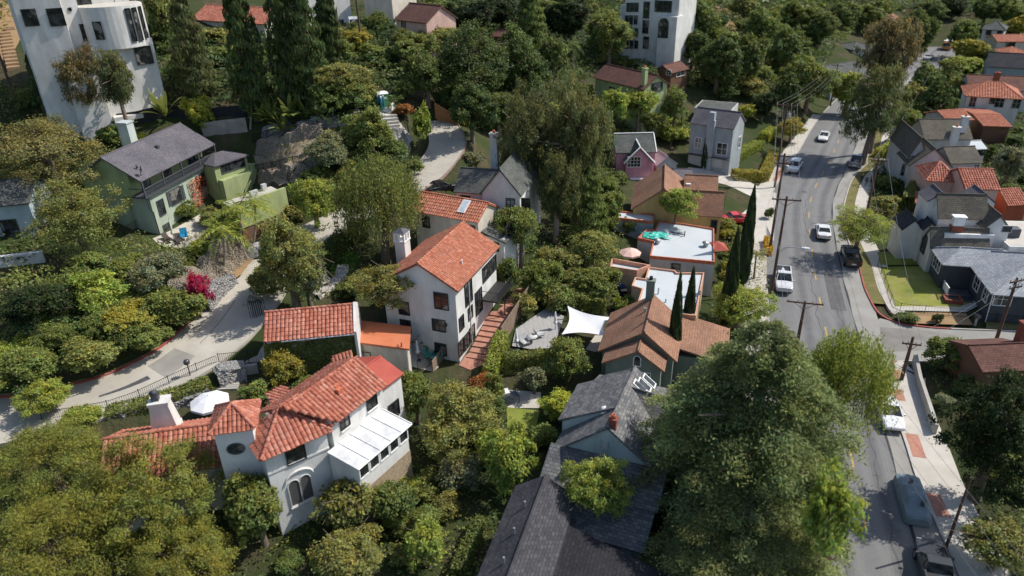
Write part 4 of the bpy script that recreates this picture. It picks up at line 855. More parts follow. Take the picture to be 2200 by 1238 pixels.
pc = W(1538, 532, 4.6); mb = MB(); mb.mesh([pc+d for d in ((-1.3, -1, 0), (1.3, -1, 0), (1.3, 1.2, 0), (-1.3, 1.2, 0), (0, .1, .8))], [(0, 1, 4), (1, 2, 4), (2, 3, 4), (3, 0, 4)]); mb.build('tiled_canopy', flat_red, t)
flat_house('flat_annex', 'narrow flat roofed annex with blue grey walls behind the tarpaulin roof', [(1318, 470), (1404, 479), (1406, 463), (1322, 455)], 5.6, 2, greyblue, flat_m, terracotta_trim)
t = flat_house('flat_roofed_house', 'flat roofed tan house whose white roof carries long cypress shadows', [(1365, 668), (1495, 682), (1513, 589), (1454, 589), (1450, 584), (1393, 577), (1386, 602), (1364, 599), (1357, 617), (1379, 624)], 5.0, 0, tan, flat_m, plain('orange_trim', (.55, .29, .19), .8, vary=.2))
mb = MB(); p = W(1414, 632, 5); mb.tube([p, p+(0, 0, .7)], .08, 6); p = W(1430, 650, 5); mb.tube([p, p+(0, 0, .4)], .08, 6); mb.build('vent_pipe', metal_m, t)
flat_house('flat_annex', 'low tan annex with parapet roof at the garden side of the tan house', [(1310, 581), (1368, 590), (1397, 578), (1314, 563)], 5.0, 1, tan, flat_m, MATS['plain_orange_trim'], .5)
# ---- brown shingled cottage with the steep front gable
f = fit((1292, 780), (1428, 799), 5.0); t = rot_thing('brown_cottage', 'grey green cottage with steep brown shingle roofs beside the sail canopy', f, 1)
ax, az = f.ray_y(1370, 762, 0); mx, mz = f.ray_y(1384, 720, 1.9); hw = f.w/2; az = max(az, 6.7); mz = max(mz, 7.5)
P, c = gable_panels(-hw, hw, 0, 5, 5.0, az, ax, 'y'); roof(t, f, P, sh_brown, caps=[c]); wall_box(t, f, -hw+.35, hw-.35, .25, 4, -.5, 5.1, greygreen, ('y', az-.2, ax))
dr = min(13, max(9, f.loc(W(1401, 650, mz))[1])); P, c = gable_panels(-hw-.7, hw+.9, 1.9, dr, 4.9, mz, mx, 'y'); roof(t, f, P, sh_brown, caps=[c]); wall_box(t, f, -hw-.3, hw+.5, 2.15, dr-.3, -.5, 5.0, greygreen, ('y', mz-.22, mx))
roof(t, f, [[(hw+.7, 4.2, 4.9), (hw+5.2, 4.2, 3.9), (hw+5.2, 10.5, 3.9), (hw+.7, 10.5, 4.9)]], sh_brown); wall_box(t, f, hw+.5, hw+4.9, 4.5, 10.2, -.5, 3.9, greygreen)
win(t, f, 'y', .25, 1369, 778, .55, .7, wt, arch=True, nx=1, ny=1); win(t, f, 'y', .25, 1382, 815, 1.1, 1.4, wt)
x, y = f.loc(W(1395, 655, 6.6)); chimney(t, f, x, min(y, dr-.6), 5, 9.2, .75, greygreen, cap=dark_trim); x, y = f.loc(W(1385, 678, 6.8)); mb = MB(f); mb.tube([(x, y, 5.8), (x, y, 7.6)], .13, 7); mb.build('flue_pipe', metal_m, t)
# ---- slate roofed house and the near dark roof
f = fit((1255, 960), (1346, 982), 6.0); t = thing('slate_house', 'pale blue house with grey slate roofs and a short brick chimney', 'house', f.p(0, 4, 0))
yh = min(max(f.loc(W(1337, 795, 8.0))[1], 8), 12.5); zr = 8.2; xl, xr = -4.0, 4.0; SL = f
roof(t, f, [[(xl, 0, 4.9), (xl, yh, 4.9), (.1, yh, zr), (.1, 0, zr)], [(xr, yh, 5.0), (xr, 0, 5.0), (.1, 0, zr), (.1, yh, zr)], [(xl, yh, 4.9), (xl+.6, yh+2.6, 4.9), (xr-.6, yh+2.6, 4.9), (xr, yh, 5.0), (.1, yh, zr)]], sh_slate, caps=[((.1, 0, zr), (.1, yh, zr))])
roof(t, f, [[(xl-.3, 2.3, 5.95), (xl-.3, yh-.8, 5.95), (.05, yh-.8, zr+.06), (.05, 2.3, zr+.06)]], sh_slate)
mb = MB(f); mb.face([(xl, 2.42, 4.8), (.0, 2.42, zr-.12), (xl, 2.42, 5.8)]); mb.face([(xl, 2.42, 4.8), (xl, yh-.9, 4.8), (xl, yh-.9, 5.8), (xl, 2.42, 5.8)][::-1]); mb.build('dormer_wall', paleblue, t)
wall_box(t, f, xl+.4, xr-.4, .2, yh-.2, -1, 5.1, paleblue, ('y', zr-.25, .1)); wall_box(t, f, xl+1, xr-1, yh-.2, yh+2.2, -1, 4.8, paleblue)
roof(t, f, [[(xl-.1, -2.5, 4.1), (xr+.4, -2.5, 4.1), (xr+.4, .19, 5.5), (xl-.1, .19, 5.5)], [(-1.2, -5.4, 3.2), (4.2, -5.4, 3.2), (4.2, -2.2, 4.0), (-1.2, -2.2, 4.0)]], sh_slate)
wall_box(t, f, xl+.3, 2.1, -2.0, .19, -1, 4.0, paleblue); wall_box(t, f, -.9, 3.9, -5.1, -2.1, -1, 3.2, paleblue)
roof(t, f, [[(.3, 3.2, 5.6), (5.2, 3.2, 5.2), (5.2, 5.6, 7.3), (.1, 5.6, 7.9)], [(5.2, 8.0, 5.2), (1.5, 8.0, 5.6), (.1, 5.6, 7.9), (5.2, 5.6, 7.3)]], sh_slate, caps=[((.1, 5.6, 7.9), (5.2, 5.6, 7.3))]); wall_box(t, f, 2, 4.9, 3.5, 7.7, -1, 5.2, paleblue)
chimney(t, f, .35, .5, 6.5, 8.6, .5, brick_m); win(t, f, 'y', .2, 1298, 955, .45, .6, paleblue, nx=1, ny=1, pm=palegrey)
x, y = f.loc(W(1299, 880, 7.6)); mb = MB(f); mb.lathe((x, y, 7.2), [(.3, 0), (.34, .25), (.3, .5), (.15, .62), (0, .65)], 12); mb.build('roof_vent', wt, t)
for px, py in ((1374, 858), (1384, 850), (1394, 838)):
    x, y = f.loc(W(px, py, 6.4)); s = (zr-5)/3.9; z = lambda a: zr-(a-.1)*s+.1
    mb = MB(f); mb.slab([(x-.5, y-.35, z(x-.5)), (x+.5, y-.35, z(x+.5)), (x+.5, y+.35, z(x+.5)), (x-.5, y+.35, z(x-.5))], .12); k = mb.build('skylight', wt, t)
    mb = MB(f); mb.slab([(x-.42, y-.27, z(x-.42)+.012), (x+.42, y-.27, z(x+.42)+.012), (x+.42, y+.27, z(x+.42)+.012), (x-.42, y+.27, z(x-.42)+.012)], .01); mb.build('pane', glass_mat(), k)
f = fit((1172, 1022), (1091, 1238), 6.0); t = rot_thing('dark_roofed_house', 'long house with plain charcoal shingle roof nearest the camera', f, 0)
P, c = gable_panels(-4.35, 9, -2.2, 2.2, 4.5, 6.0, 0); roof(t, f, P, sh_near, caps=[c]); wall_box(t, f, -4.1, 8.8, -1.85, 1.85, -1, 4.55, paleblue, ('x', 5.8, 0))
roof(t, f, [[(-1.9, 2.1, 4.45), (9, 2.1, 4.45), (9, 10.5, 3.6), (.2, 10.5, 3.6)]], shingle('flatdark', (.03, .03, .036), (.042, .042, .048))); wall_box(t, f, .4, 8.8, 2.1, 10.1, -1, 3.5, charcoal)
for px, py in ((1128, 1093), (1105, 1150), (1083, 1215)): x, y = f.loc(W(px, py, 5.4)); y = max(y, -1.9); z = 6-1.5*abs(y)/2.2; mb = MB(f); mb.tube([(x, y, z-.1), (x, y, z+.5)], .07, 6); mb.build('vent_pipe', metal_m, t)
# ---- houses on the east side of the street
f = fit((2131, 633), (2240, 641), 3.5); t = thing('charcoal_bungalow', 'charcoal bungalow with pale blue grey shingle hip roof facing the corner lawn', 'house', f.p(0, 5, 0))
xl = -f.w/2; P, cs = hip_panels(xl, 16, 0, 11.2, 3.5, 6.0, 5.6); roof(t, f, P, sh_blue, caps=cs[:3]); wall_box(t, f, xl+.5, 15.5, .5, 10.7, -.4, 3.48, charcoal)
P, cs = hip_panels(xl-2.9, xl+6, 6.6, 11.3, 3.5, 4.8, 2.3); roof(t, f, P, sh_blue, caps=cs[:3]); wall_box(t, f, xl-2.5, xl+1, 6.9, 10.9, -.4, 3.4, charcoal)
win(t, f, 'y', .5, 2154, 643, 1.6, 1.4, wt); win(t, f, 'x', xl+.5, 2099, 610, 1.4, 1.4, wt, sg=-1); win(t, f, 'x', xl+.5, 2118, 634, 1.2, 1.3, wt, sg=-1); win(t, f, 'x', xl-2.5, 2013, 567, 2.4, 1.3, wt, sg=-1, nx=3)
mb = MB(f)
for k in range(4): mb.box(xl-2.4+k*.02, xl+.3, 4.6-k*.3, 6.4-k*.02, -.3, .75-k*.18)
mb.build('steps', charcoal, t); mb = MB(f)
for k in range(9): mb.box(xl-2.3, xl-2.24, 4.7+k*.2, 4.76+k*.2, .75, 1.6)
mb.box(xl-2.32, xl-2.22, 4.6, 6.5, 1.6, 1.68); mb.build('railing', wt, t); mb = MB(f); mb.tube([(xl+.3, .4, 3.4), (xl+.4, .42, 0)], .05, 5); mb.build('drainpipe', wt, t)
t, f = simple('tudor_house', 'white gabled house with taupe roofs, arched window and red and white chimney', (1999, 534), (2127, 539), 3.6, -.3, white, sh_taupe, R=(2127, 493, 1), over=.25)
win(t, f, 'x', -f.w/2+.15, 1985, 528, 1.2, 1.7, dark_trim, sg=-1, arch=True)
g = fit((2016, 470), (2125, 473), 6.2); yy, zz = g.ray_x(2132, 427, g.w/2); zz = min(zz, 9.5); yy = min(max(yy, 2), 4.5)
block(t, g, -g.w/2, g.w/2, 0, 2*yy, 6.2, 0, zz-6.2, white, sh_taupe, over=.25)
for sx in (-2.2, 2.6): block(t, g, sx-1.5, sx+1.5, yy, 2*yy+1.2, zz-1.0, 3, 1.1, white, sh_grey, axis='d', over=.15)
wall_box(t, g, -g.w/2+.2, g.w/2, -2.2, .26, 0, 5.2, white); block(t, g, g.w/2-1.2, g.w/2+2.0, -1.5, 2*yy, 5.6, 0, 1.8, white, sh_taupe, axis='d', over=.2)
wall_box(t, g, g.w/2+1.5, g.w/2+9, -3, 5, -.3, 4.2, white); roof(t, g, [[(g.w/2+1.7, -2.8, 4.22), (g.w/2+8.8, -2.8, 4.22), (g.w/2+8.8, 4.8, 4.22), (g.w/2+1.7, 4.8, 4.22)]], walk_m, t=.01); mb = MB(g); mb.box(g.w/2+2.4, g.w/2+3.6, -.5, .6, 4.2, 5.3); mb.build('roof_box', grey_trim, t)
win(t, g, 'y', -3, 2163, 492, 1.0, .7, palegrey, nx=1, ny=1); block(t, g, -g.w/2-3.4, -g.w/2-.7, 1.0, 4.6, 4.2, -.3, 1.4, white, sh_dark, axis='d', over=.2); block(t, g, -g.w/2-1.4, -g.w/2+.6, .2, 2.4, 4.6, 0, 1.0, white, sh_dark, axis='d', over=.15)
x, y = f.loc(W(2062, 520, 4.6)); mb = MB(f); mb.box(x-.65, x+.65, 1.2, 2.1, 3, 6.0); c_ = mb.build('chimney', brick_m, t); mb = MB(f); mb.box(x-.6, x+.6, 1.25, 2.05, 6.0, 7.0); mb.box(x-.72, x+.72, 1.15, 2.15, 7.0, 7.15); mb.build('chimney_top', wt, c_)
t, f = simple('pink_tiled_house', 'pale pink house with two clay tile roofs of different height', (2073, 406), (2151, 408), 5.4, 0, palepink, tile_m, 'tile', R=(2133, 364, 1), over=.3, fw=((2079, 419, .8, .5, wt),))
g = fit((1990, 388), (2061, 392), 5.0); block(t, g, -g.w/2, g.w/2, 0, 6.5, 5.0, 0, 1.8, palepink, tile_m, 'tile', 'hip', .35, tile=.32); win(t, g, 'x', -g.w/2+.35, 1955, 375, 1.0, 1.2, wt, sg=-1)
roof(t, None, [[W(1967, 437, 2.4), W(2008, 424, 2.4), W(2011, 411, 3.1), W(1968, 411, 3.1)]], tile_m, 'tile', pitch=.32)
t, f = simple('grey_gabled_house', 'large grey house with several steep taupe gables and white chimneys', (2043, 352), (2113, 350), 4.8, 0, palegrey, sh_taupe, R=(2095, 314, 1), over=.3, fw=((2098, 358, .8, .6, wt),))
g = fit((2000, 300), (2056, 300), 5.8); block(t, g, -g.w/2-1, g.w/2+2.5, 0, 7, 5.8, 0, 2.4, palegrey, sh_taupe, over=.3)
g = fit((1952, 355), (2046, 358), 4.6); block(t, g, g.w/2-6.2, g.w/2, -.4, 6, 4.6, 0, 2.8, palegrey, sh_taupe, axis='d', over=.3); block(t, g, -g.w/2, g.w/2-3.2, 1.2, 12, 5.4, 0, 3.0, palegrey, sh_taupe, axis='d', over=.3)
win(t, g, 'y', 1.4, 1958, 345, .9, 1.3, dark_trim); win(t, g, 'y', 1.4, 1948, 365, 1.4, 1.7, dark_trim)
for px, py, zt in ((2049, 300, 8.4), (2066, 285, 9.0)): x, y = g.loc(W(px, py, 6.5)); chimney(t, g, x, y, 4, zt, 1.0, white)
simple('white_annex', 'white wing with small gable between the grey gables and red roofs', (2078, 322), (2122, 320), 4.4, 0, white, flat_m, axis='w', d=4, rise=.8, over=.2, fw=((2100, 328, 2.4, .9, grey_trim),), cat='house')
simple('red_roofed_house', 'low house with orange red tile roof above dark timber beams', (2112, 271), (2176, 273), 4.0, 0, brownwood, tile_o, 'tile', R=(2150, 247, 1), over=.5, tile=.45)
simple('red_roofed_wing', 'orange tile roofed wing immediately left of the timber beamed house', (2036, 262), (2094, 258), 4.2, 0, palegrey, tile_o, 'tile', R=(2070, 235, 1), over=.4, tile=.45)
simple('white_villa', 'white two storey villa with hipped orange tile roof near the frame edge', (2074, 206), (2200, 214), 6.2, 0, white, tile_o, 'tile', 'hip', d=9, rise=2.0, tile=.45, fw=((2090, 219, 1.0, 1.8, palegrey), (2133, 215, .9, 1.4), (2148, 219, 1.4, 2.0, palegrey), (2184, 222, 1.3, 1.9, palegrey)), lo=.8)
simple('dark_long_house', 'long low house with faded brown grey shingles behind the white villa', (2082, 192), (2215, 197), 4.6, 0, palegrey, sh_redbrown, d=10, rise=2.0, chim=((-.5, 2.5, 4, 7.6, 1.0, brick_m),))
simple('grey_twin_house', 'dark roofed house with twin grey gables beyond the low hedge', (2120, 143), (2215, 148), 4.6, 0, greyblue, sh_dark, d=8, rise=2.6, axis='w')
simple('coral_house', 'cream house with flat coral tile roof in the far right block', (2142, 90), (2215, 90), 5.2, 0, cream, tile_o, 'tile', d=8, rise=1.2, tile=.6, fw=((2166, 96, 1.0, 1.4), (2176, 96, 1.0, 1.4)))
simple('coral_low_house', 'low coral roofed house just in front of the cream coral one', (2165, 120), (2220, 118), 4.0, 0, cream, tile_o, 'tile', 'hip', d=8, rise=1.4, tile=.6)
simple('far_white_house', 'white house with grey hip roof in the distant trees', (2108, 63), (2162, 66), 6.0, 0, white, sh_oldgrey, axis='hip', d=9, rise=2.0, fw=((2124, 70, 1.2, 1.4), (2148, 70, 1.2, 1.4)))
simple('brown_bungalow', 'bungalow with dark brown shingle roof and brick chimney at the lower corner', (2112, 800), (2235, 795), 3.2, -.3, brownwood, sh_redbrown, R=(2200, 737, 1), over=.4, chim=((3.0, 3.6, 3, 5.8, .9, brick_m),))
simple('rust_garage', 'little rust red garage with clay tile roof right of the pink tiled house', (2164, 442), (2212, 440), 3.0, 0, stucco('rust', (.45, .12, .06)), tile_m, 'tile', d=5, rise=1.4, over=.25, cat='garage')
simple('far_grey_house', 'grey roofed house behind the street trees at the bend', (1792, 172), (1872, 158), 4.6, 0, palegrey, sh_oldgrey, d=9, rise=2.2, axis='w')
simple('far_low_house', 'low hipped grey house just beyond the grey roofed one', (1832, 108), (1888, 104), 5.0, 0, palegrey, sh_oldgrey, axis='hip', d=9, rise=1.2)
simple('far_red_house', 'house with rust coloured roof among distant trees left of the street', (1902, 45), (1935, 40), 6, 1, cream, sh_brown, d=7, rise=1.6)
# ---- houses at the top of the hill
t, f = simple('pale_cottage', 'pale blue grey house half hidden by the big tree at the left edge', (-110, 452), (62, 437), 13.2, 8, paleblue, sh_oldgrey, d=7, rise=1.8, fw=((22, 490, 1.6, 1.9, grey_trim),))
t = thing('garden_wall', 'long low white garden wall with small grilles at the left edge', 'wall', G(40, 570)); mb = MB(); a, b = G(-60, 582), G(98, 562); u = unit(b-a); n = np.array([-u[1], u[0], 0])*.25; mb.mesh([a-n-(0, 0, 2), b-n-(0, 0, 2), b+n-(0, 0, 2), a+n-(0, 0, 2), a-n+(0, 0, 1.2), b-n+(0, 0, 1.2), b+n+(0, 0, 1.2), a+n+(0, 0, 1.2)], [(4, 5, 6, 7), (0, 1, 5, 4), (1, 2, 6, 5), (2, 3, 7, 6), (3, 0, 4, 7)]); mb.build('wall', white, t)
t, f = simple('mission_house', 'cream house with red tile roof and dark arched window behind tall pines', (408, 42), (565, 52), 24.0, 17, cream, tile_m, 'tile', d=8, rise=2.0, tile=.45)
win(t, f, 'y', .4, 474, 78, 1.2, 1.8, dark_trim, arch=True)
simple('white_terrace_house', 'tall white house with outside stairs behind the pines', (655, -20), (748, -28), 28, 16, white, flat_m, axis='flat', d=7, fw=((700, 55, 1.2, 1.6, palegrey), (733, 52, 1.2, 1.6, palegrey)))
simple('beige_house', 'beige windowless house wall right of the parked van', (778, -40), (838, -38), 28.9, 19, cream, flat_m, axis='flat', d=7)
simple('rose_house', 'dusty pink house with brown shingle roof at the top of the slope', (846, 42), (914, 50), 24.6, 19, palepink, sh_redbrown, d=7, rise=2.2, fw=((868, 58, 1.0, 1.8),))
t, f = simple('white_apartments', 'tall white apartment house stepping down the wooded slope', (1345, -29), (1462, -25), 26, 9, white, flat_m, axis='flat', d=9, fw=[(x, 16, .7, 1.6, grey_trim) for x in (1350, 1359, 1368)]+[(x, 43, .7, 1.6, grey_trim) for x in (1347, 1356, 1366)]+[(1389, 22, 1.2, 3.0, grey_trim), (1425, 14, 3.4, 2.0, grey_trim), (1387, 58, 1.2, 2.4, grey_trim)])
wall_box(t, f, 2.2, f.w/2+.3, -1.2, 2, 8, 21, white); wall_box(t, f, -f.w/2-1.2, -f.w/2+.2, .5, 8, 9, 22.5, white)
for px in (1347, 1357, 1367):
    for py in (70, 96): win(t, f, 'y', 0, px, py, .7, 1.5, grey_trim)
win(t, f, 'y', 0, 1388, 92, 1.1, 2.2, dark_trim); win(t, f, 'y', -1.2, 1425, 66, 2.0, 2.6, dark_trim, arch=True)
simple('red_shed', 'small red brown roof peeping out of dark trees', (1056, 78), (1088, 80), 20, 15, brownwood, sh_redbrown, d=4, rise=1, cat='shed')
# ------------------------------------------------------------------ plants
NR = np.random.default_rng(5)
def unitv(a): return a/np.maximum(np.linalg.norm(a, axis=-1, keepdims=True), 1e-9)
def leaf_mesh(name, pos, nrm, size, asp=.55, tang=None, hue=None, bright=None, twig=.03):
    """many small diamond leaves as one mesh; colour channels: brightness, warmth, twig"""
    n = len(pos); r = unitv(NR.normal(size=(n, 3))) if tang is None else tang
    t = unitv(r-nrm*np.sum(r*nrm, 1, keepdims=True)); b = np.cross(nrm, t); s = np.asarray(size).reshape(-1, 1)
    V = np.stack([pos-t*s*.5, pos+b*s*asp*.5+nrm*s*.08, pos+t*s*.5, pos-b*s*asp*.5+nrm*s*.08], 1).reshape(-1, 3)
    me = bpy.data.meshes.new(name); me.vertices.add(4*n); me.vertices.foreach_set('co', V.astype(np.float32).ravel())
    me.loops.add(4*n); me.loops.foreach_set('vertex_index', np.arange(4*n, dtype=np.int32)); me.polygons.add(n)
    me.polygons.foreach_set('loop_start', np.arange(0, 4*n, 4, dtype=np.int32)); me.update(calc_edges=True)
    me.color_attributes.new('Col', 'FLOAT_COLOR', 'POINT')
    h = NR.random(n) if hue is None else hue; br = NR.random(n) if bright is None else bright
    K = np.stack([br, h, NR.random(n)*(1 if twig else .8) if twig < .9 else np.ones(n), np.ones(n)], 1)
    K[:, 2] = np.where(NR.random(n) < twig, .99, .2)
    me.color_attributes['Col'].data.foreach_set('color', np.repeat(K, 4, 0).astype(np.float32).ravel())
    me.materials.append(leaf_mat()); return me
PROTO = {}
def crown_mesh(kind, R, var, ls):
    key = (kind, round(R, 1), var, round(ls, 2))
    if key in PROTO: return PROTO[key]
    L = ls/R; up = np.array([0, 0, 1.])
    def lump(c, r, n, sq=1., outward=None):
        d = unitv(NR.normal(size=(n, 3)))
        if outward is not None: d = unitv(d+outward*.55)
        q = c+d*r*(.55+.45*NR.random((n, 1))**.6)*np.array([1, 1, sq]); return q, d
    P = []; D = []; S = []; H = []; Bq = []; asp = .58; tang = None; tw = .03
    if kind in ('round', 'shrub', 'open', 'gum', 'feather'):
        # an uneven envelope of lobes carries many small sprays of leaves
        nl = {'round': 10, 'shrub': 8, 'open': 10, 'gum': 12, 'feather': 16}[kind]; lobes = unitv(NR.normal(size=(nl, 3))); lobes[:, 2] *= .8; lobes = unitv(lobes)
        lw = NR.uniform(.35, 1.25, nl); sh = {'round': 9, 'shrub': 8, 'open': 11, 'gum': 9, 'feather': 13}[kind]
        sr = {'round': .11, 'shrub': .13, 'open': .10, 'gum': .10, 'feather': .12}[kind]*(1.15 if R < 2 else (1. if R < 4 else .8))
        cov = {'round': 3.1, 'shrub': 2.9, 'open': 1.8, 'gum': 3.2, 'feather': 2.6}[kind]
        total = int(min(24000 if kind != 'feather' else 40000, max(1500, cov*4*pi*.8/(L*L*asp*.5)))); ns = int({'round': 1.0, 'shrub': 1.0, 'open': 1.2, 'gum': 1.1, 'feather': 1.0}[kind]*1.15/(sr*sr)*1.9)
        per = max(8, total//ns)
        for i in range(ns):
            d = unitv(NR.normal(size=3))
            if kind != 'gum' and d[2] < -.35 and NR.random() < .45: d[2] = -d[2]
            if kind == 'shrub' and d[2] < -.5: d[2] = -d[2]
            e = (.56 if kind != 'feather' else .7)+(.5 if kind != 'feather' else .34)*max(0, min(1.05, float(np.max(lw*np.exp(sh*(lobes@d-1)))))) ; e *= 1-.12*max(0, -d[2])
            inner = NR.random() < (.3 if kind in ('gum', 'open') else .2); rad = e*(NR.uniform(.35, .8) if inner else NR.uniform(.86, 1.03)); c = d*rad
            if kind == 'gum': c = c*np.array([1, 1, 1.])+NR.normal(size=3)*.06
            q = c+NR.normal(size=(per, 3))*sr*np.array([.62, .62, .5])+np.outer(NR.random(per)-.6, d)*sr*.9
            if kind == 'gum': q[:, 2] -= sr*1.0*NR.random(per)**1.5
            P.append(q); D.append(np.tile(d, (per, 1))); cb = NR.normal()*.15; ch = NR.normal()*.17
            Bq.append(np.clip(.5+cb+NR.normal(size=per)*.15+(.1 if not inner else -.15), 0, 1)); H.append(np.clip(.36+ch+NR.normal(size=per)*.13+.16*d[2], 0, 1))  # inner sprays darker, outer lighter: shade inside the crown put into colour
        P = np.concatenate(P); D = np.concatenate(D); Bq = np.concatenate(Bq); H = np.concatenate(H)
        if kind in ('gum', 'feather'): tang = unitv(NR.normal(size=P.shape)*.5-up*1.0); asp = .36 if kind == 'gum' else .26; tw = .05 if kind == 'gum' else .03; L *= 1. if kind == 'gum' else 1.7
        if kind == 'open': tw = .05
        N = unitv(D*.5+NR.normal(size=P.shape)*.62+up*.4)
    elif kind == 'weep':
        ns = int(min(1700, 500+R*190)); m = 20; asp = .34; tw = .03
        for i in range(ns):
            d = unitv(NR.normal(size=3)); d[2] = abs(d[2])*.9+.05; d = unitv(d); s = d*NR.uniform(.55, .98); ln = NR.uniform(.35, .85); k = np.linspace(0, 1, m)[:, None]
            out = np.array([d[0], d[1], 0]); wig = NR.normal(size=3)*.05
            q = s+out*(.16*k)+np.array([0, 0, -1.])*(ln*k**1.3)+wig*k+NR.normal(size=(m, 3))*.028; q = q[q[:, 2] > -1.0]; n = len(q)
            if n == 0: continue
            P.append(q); cb = NR.normal()*.14; Bq.append(np.clip(.5+cb+NR.normal(size=n)*.13, 0, 1)); H.append(np.clip(.45+NR.normal()*.2+NR.normal(size=n)*.12, 0, 1)); D.append(np.tile(unitv(out+up*.3), (n, 1)))
        P = np.concatenate(P); D = np.concatenate(D); Bq = np.concatenate(Bq); H = np.concatenate(H); tang = unitv(NR.normal(size=P.shape)*.4-up); N = unitv(D*.6+NR.normal(size=P.shape)*.6)
        L *= 1.25
    elif kind == 'cedar':
        asp = .34; tw = .05
        for lv in np.linspace(-.95, .93, 15):
            r = max(.16, 1-((lv+1)/2)**3.8)**.7*.98
            for j in range(int(7+r*15)):
                a = NR.uniform(0, 2*pi); rl = r*NR.choice([.6, .85, 1.0, 1.08])*NR.uniform(.85, 1.05); n = int(90+350*rl); lz = lv+NR.normal()*.045; w0 = .07+.1*rl
                # a flat plate of twigs: fan of short sprays along the outer part of the bough
                for k in range(3):
                    t = NR.random(n)**.55; t0 = (.95, .72, .45)[k]; cx_ = rl*t0; sp = unitv(np.array([1, NR.normal()*.6])); w = w0*(1.1, 1.25, 1.0)[k]
                    lx = cx_+(t-.5)*w*2.1*sp[0]+NR.normal(size=n)*w*.22; ly = (k-1)*NR.normal()*.06+(t-.5)*w*2.1*sp[1]+NR.normal(size=n)*w*.4
                    dx, dy = cos(a), sin(a); z = lz-.16*lx*lx/max(rl, .3)-abs(ly)*.18+NR.normal(size=n)*.016+.03*k
                    q = np.stack([dx*lx-dy*ly, dy*lx+dx*ly, z], 1); P.append(q); D.append(np.tile([0, 0, 1.], (n, 1)))
                    cb = NR.normal()*.1; Bq.append(np.clip(.38+cb*1.3+.16*t+(.18, 0, -.2)[k]+NR.normal(size=n)*.13, 0, 1)); H.append(np.clip(.28+.15*t+NR.normal()*.1+NR.normal(size=n)*.13, 0, 1))  # bough tips lighter, inner sprays darker: shade between boughs put into leaf colour
        P = np.concatenate(P); D = np.concatenate(D); Bq = np.concatenate(Bq); H = np.concatenate(H); N = unitv(D*.9+NR.normal(size=P.shape)*.5); rad = P*np.array([1, 1, 0]); tang = unitv(unitv(rad)+NR.normal(size=P.shape)*.8); L *= 1.2
    elif kind in ('cypress', 'pine'):
        n = int(min(9000, 5200 if kind == 'cypress' else 8500)); h = NR.random(n)*2-1; a = NR.random(n)*2*pi; u = (h+1)/2
        r = np.clip(np.minimum(1, (u/.1)**.6)*(1-u**2.4)**.75, .0, 1)*(.92+.16*np.sin(a*5+h*9)) if kind == 'cypress' else np.clip(np.minimum(1, (u/.12)**.5)*(1-u**2.2)**.7, .05, 1)*(.62+.38*np.sin(a*3+h*11+np.sin(h*17)*2))
        r = r*(.7+.3*NR.random(n)**.5); P = np.stack([r*np.cos(a), r*np.sin(a), h], 1); D = np.stack([np.cos(a), np.sin(a), np.full(n, .25)], 1)
        tang = unitv(np.array([0, 0, 1.])*(1.3 if kind == 'cypress' else .2)+NR.normal(size=P.shape)*.5); N = unitv(D+NR.normal(size=P.shape)*.5); asp = .4; Bq = np.clip(.45+NR.normal(size=n)*.2, 0, 1); H = np.clip(.3+NR.normal(size=n)*.15, 0, 1); tw = .04
        L = L*1.3
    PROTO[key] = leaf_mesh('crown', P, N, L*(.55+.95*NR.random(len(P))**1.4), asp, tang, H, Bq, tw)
    PROTO[key]['n'] = len(P); return PROTO[key]
def trunk_mesh(R, C, base, r0, kind, limbs=6):
    mb = MB(); b = np.array(base); top = np.array([0, 0, C*.55]); mid = b*.45+top*.55+NR.normal(size=3)*[R*.06, R*.06, 0]
    mb.tube([b-(0, 0, .4), b*.72+mid*.28, mid, top], [r0*1.15, r0*.9, r0*.6, r0*.22], 8, raw=True)
    for i in range(limbs):
        a = 2*pi*i/limbs+NR.uniform(-.4, .4); s = b*(t := NR.uniform(.1, .5))+top*(1-t); e = np.array([cos(a)*R*NR.uniform(.4, .75), sin(a)*R*NR.uniform(.4, .75), C*NR.uniform(-.25, .55)]); m = (s+e)/2+np.array([0, 0, C*.05]); mb.tube([s, m, e], [r0*.42, r0*.26, r0*.08], 5, raw=True)
        if kind in ('gum', 'open'):
            for k in range(2): q = e+NR.normal(size=3)*[R*.25, R*.25, C*.2]; mb.tube([m, q], [r0*.16, r0*.05], 4, raw=True)
    return mb
CLR = dict(deep=(.08, .12, .044), oak=(.12, .162, .057), mid=(.165, .208, .068), bright=(.235, .295, .072), lime=(.31, .36, .065), olive=(.205, .222, .08), gum=(.13, .152, .068), brown=(.175, .155, .085), grey=(.19, .215, .14), gold=(.27, .26, .06), cedar=(.18, .225, .1), cyp=(.05, .085, .04), black=(.03, .05, .02), bamboo=(.185, .212, .055), rust=(.28, .13, .05), red=(.4, .12, .07))
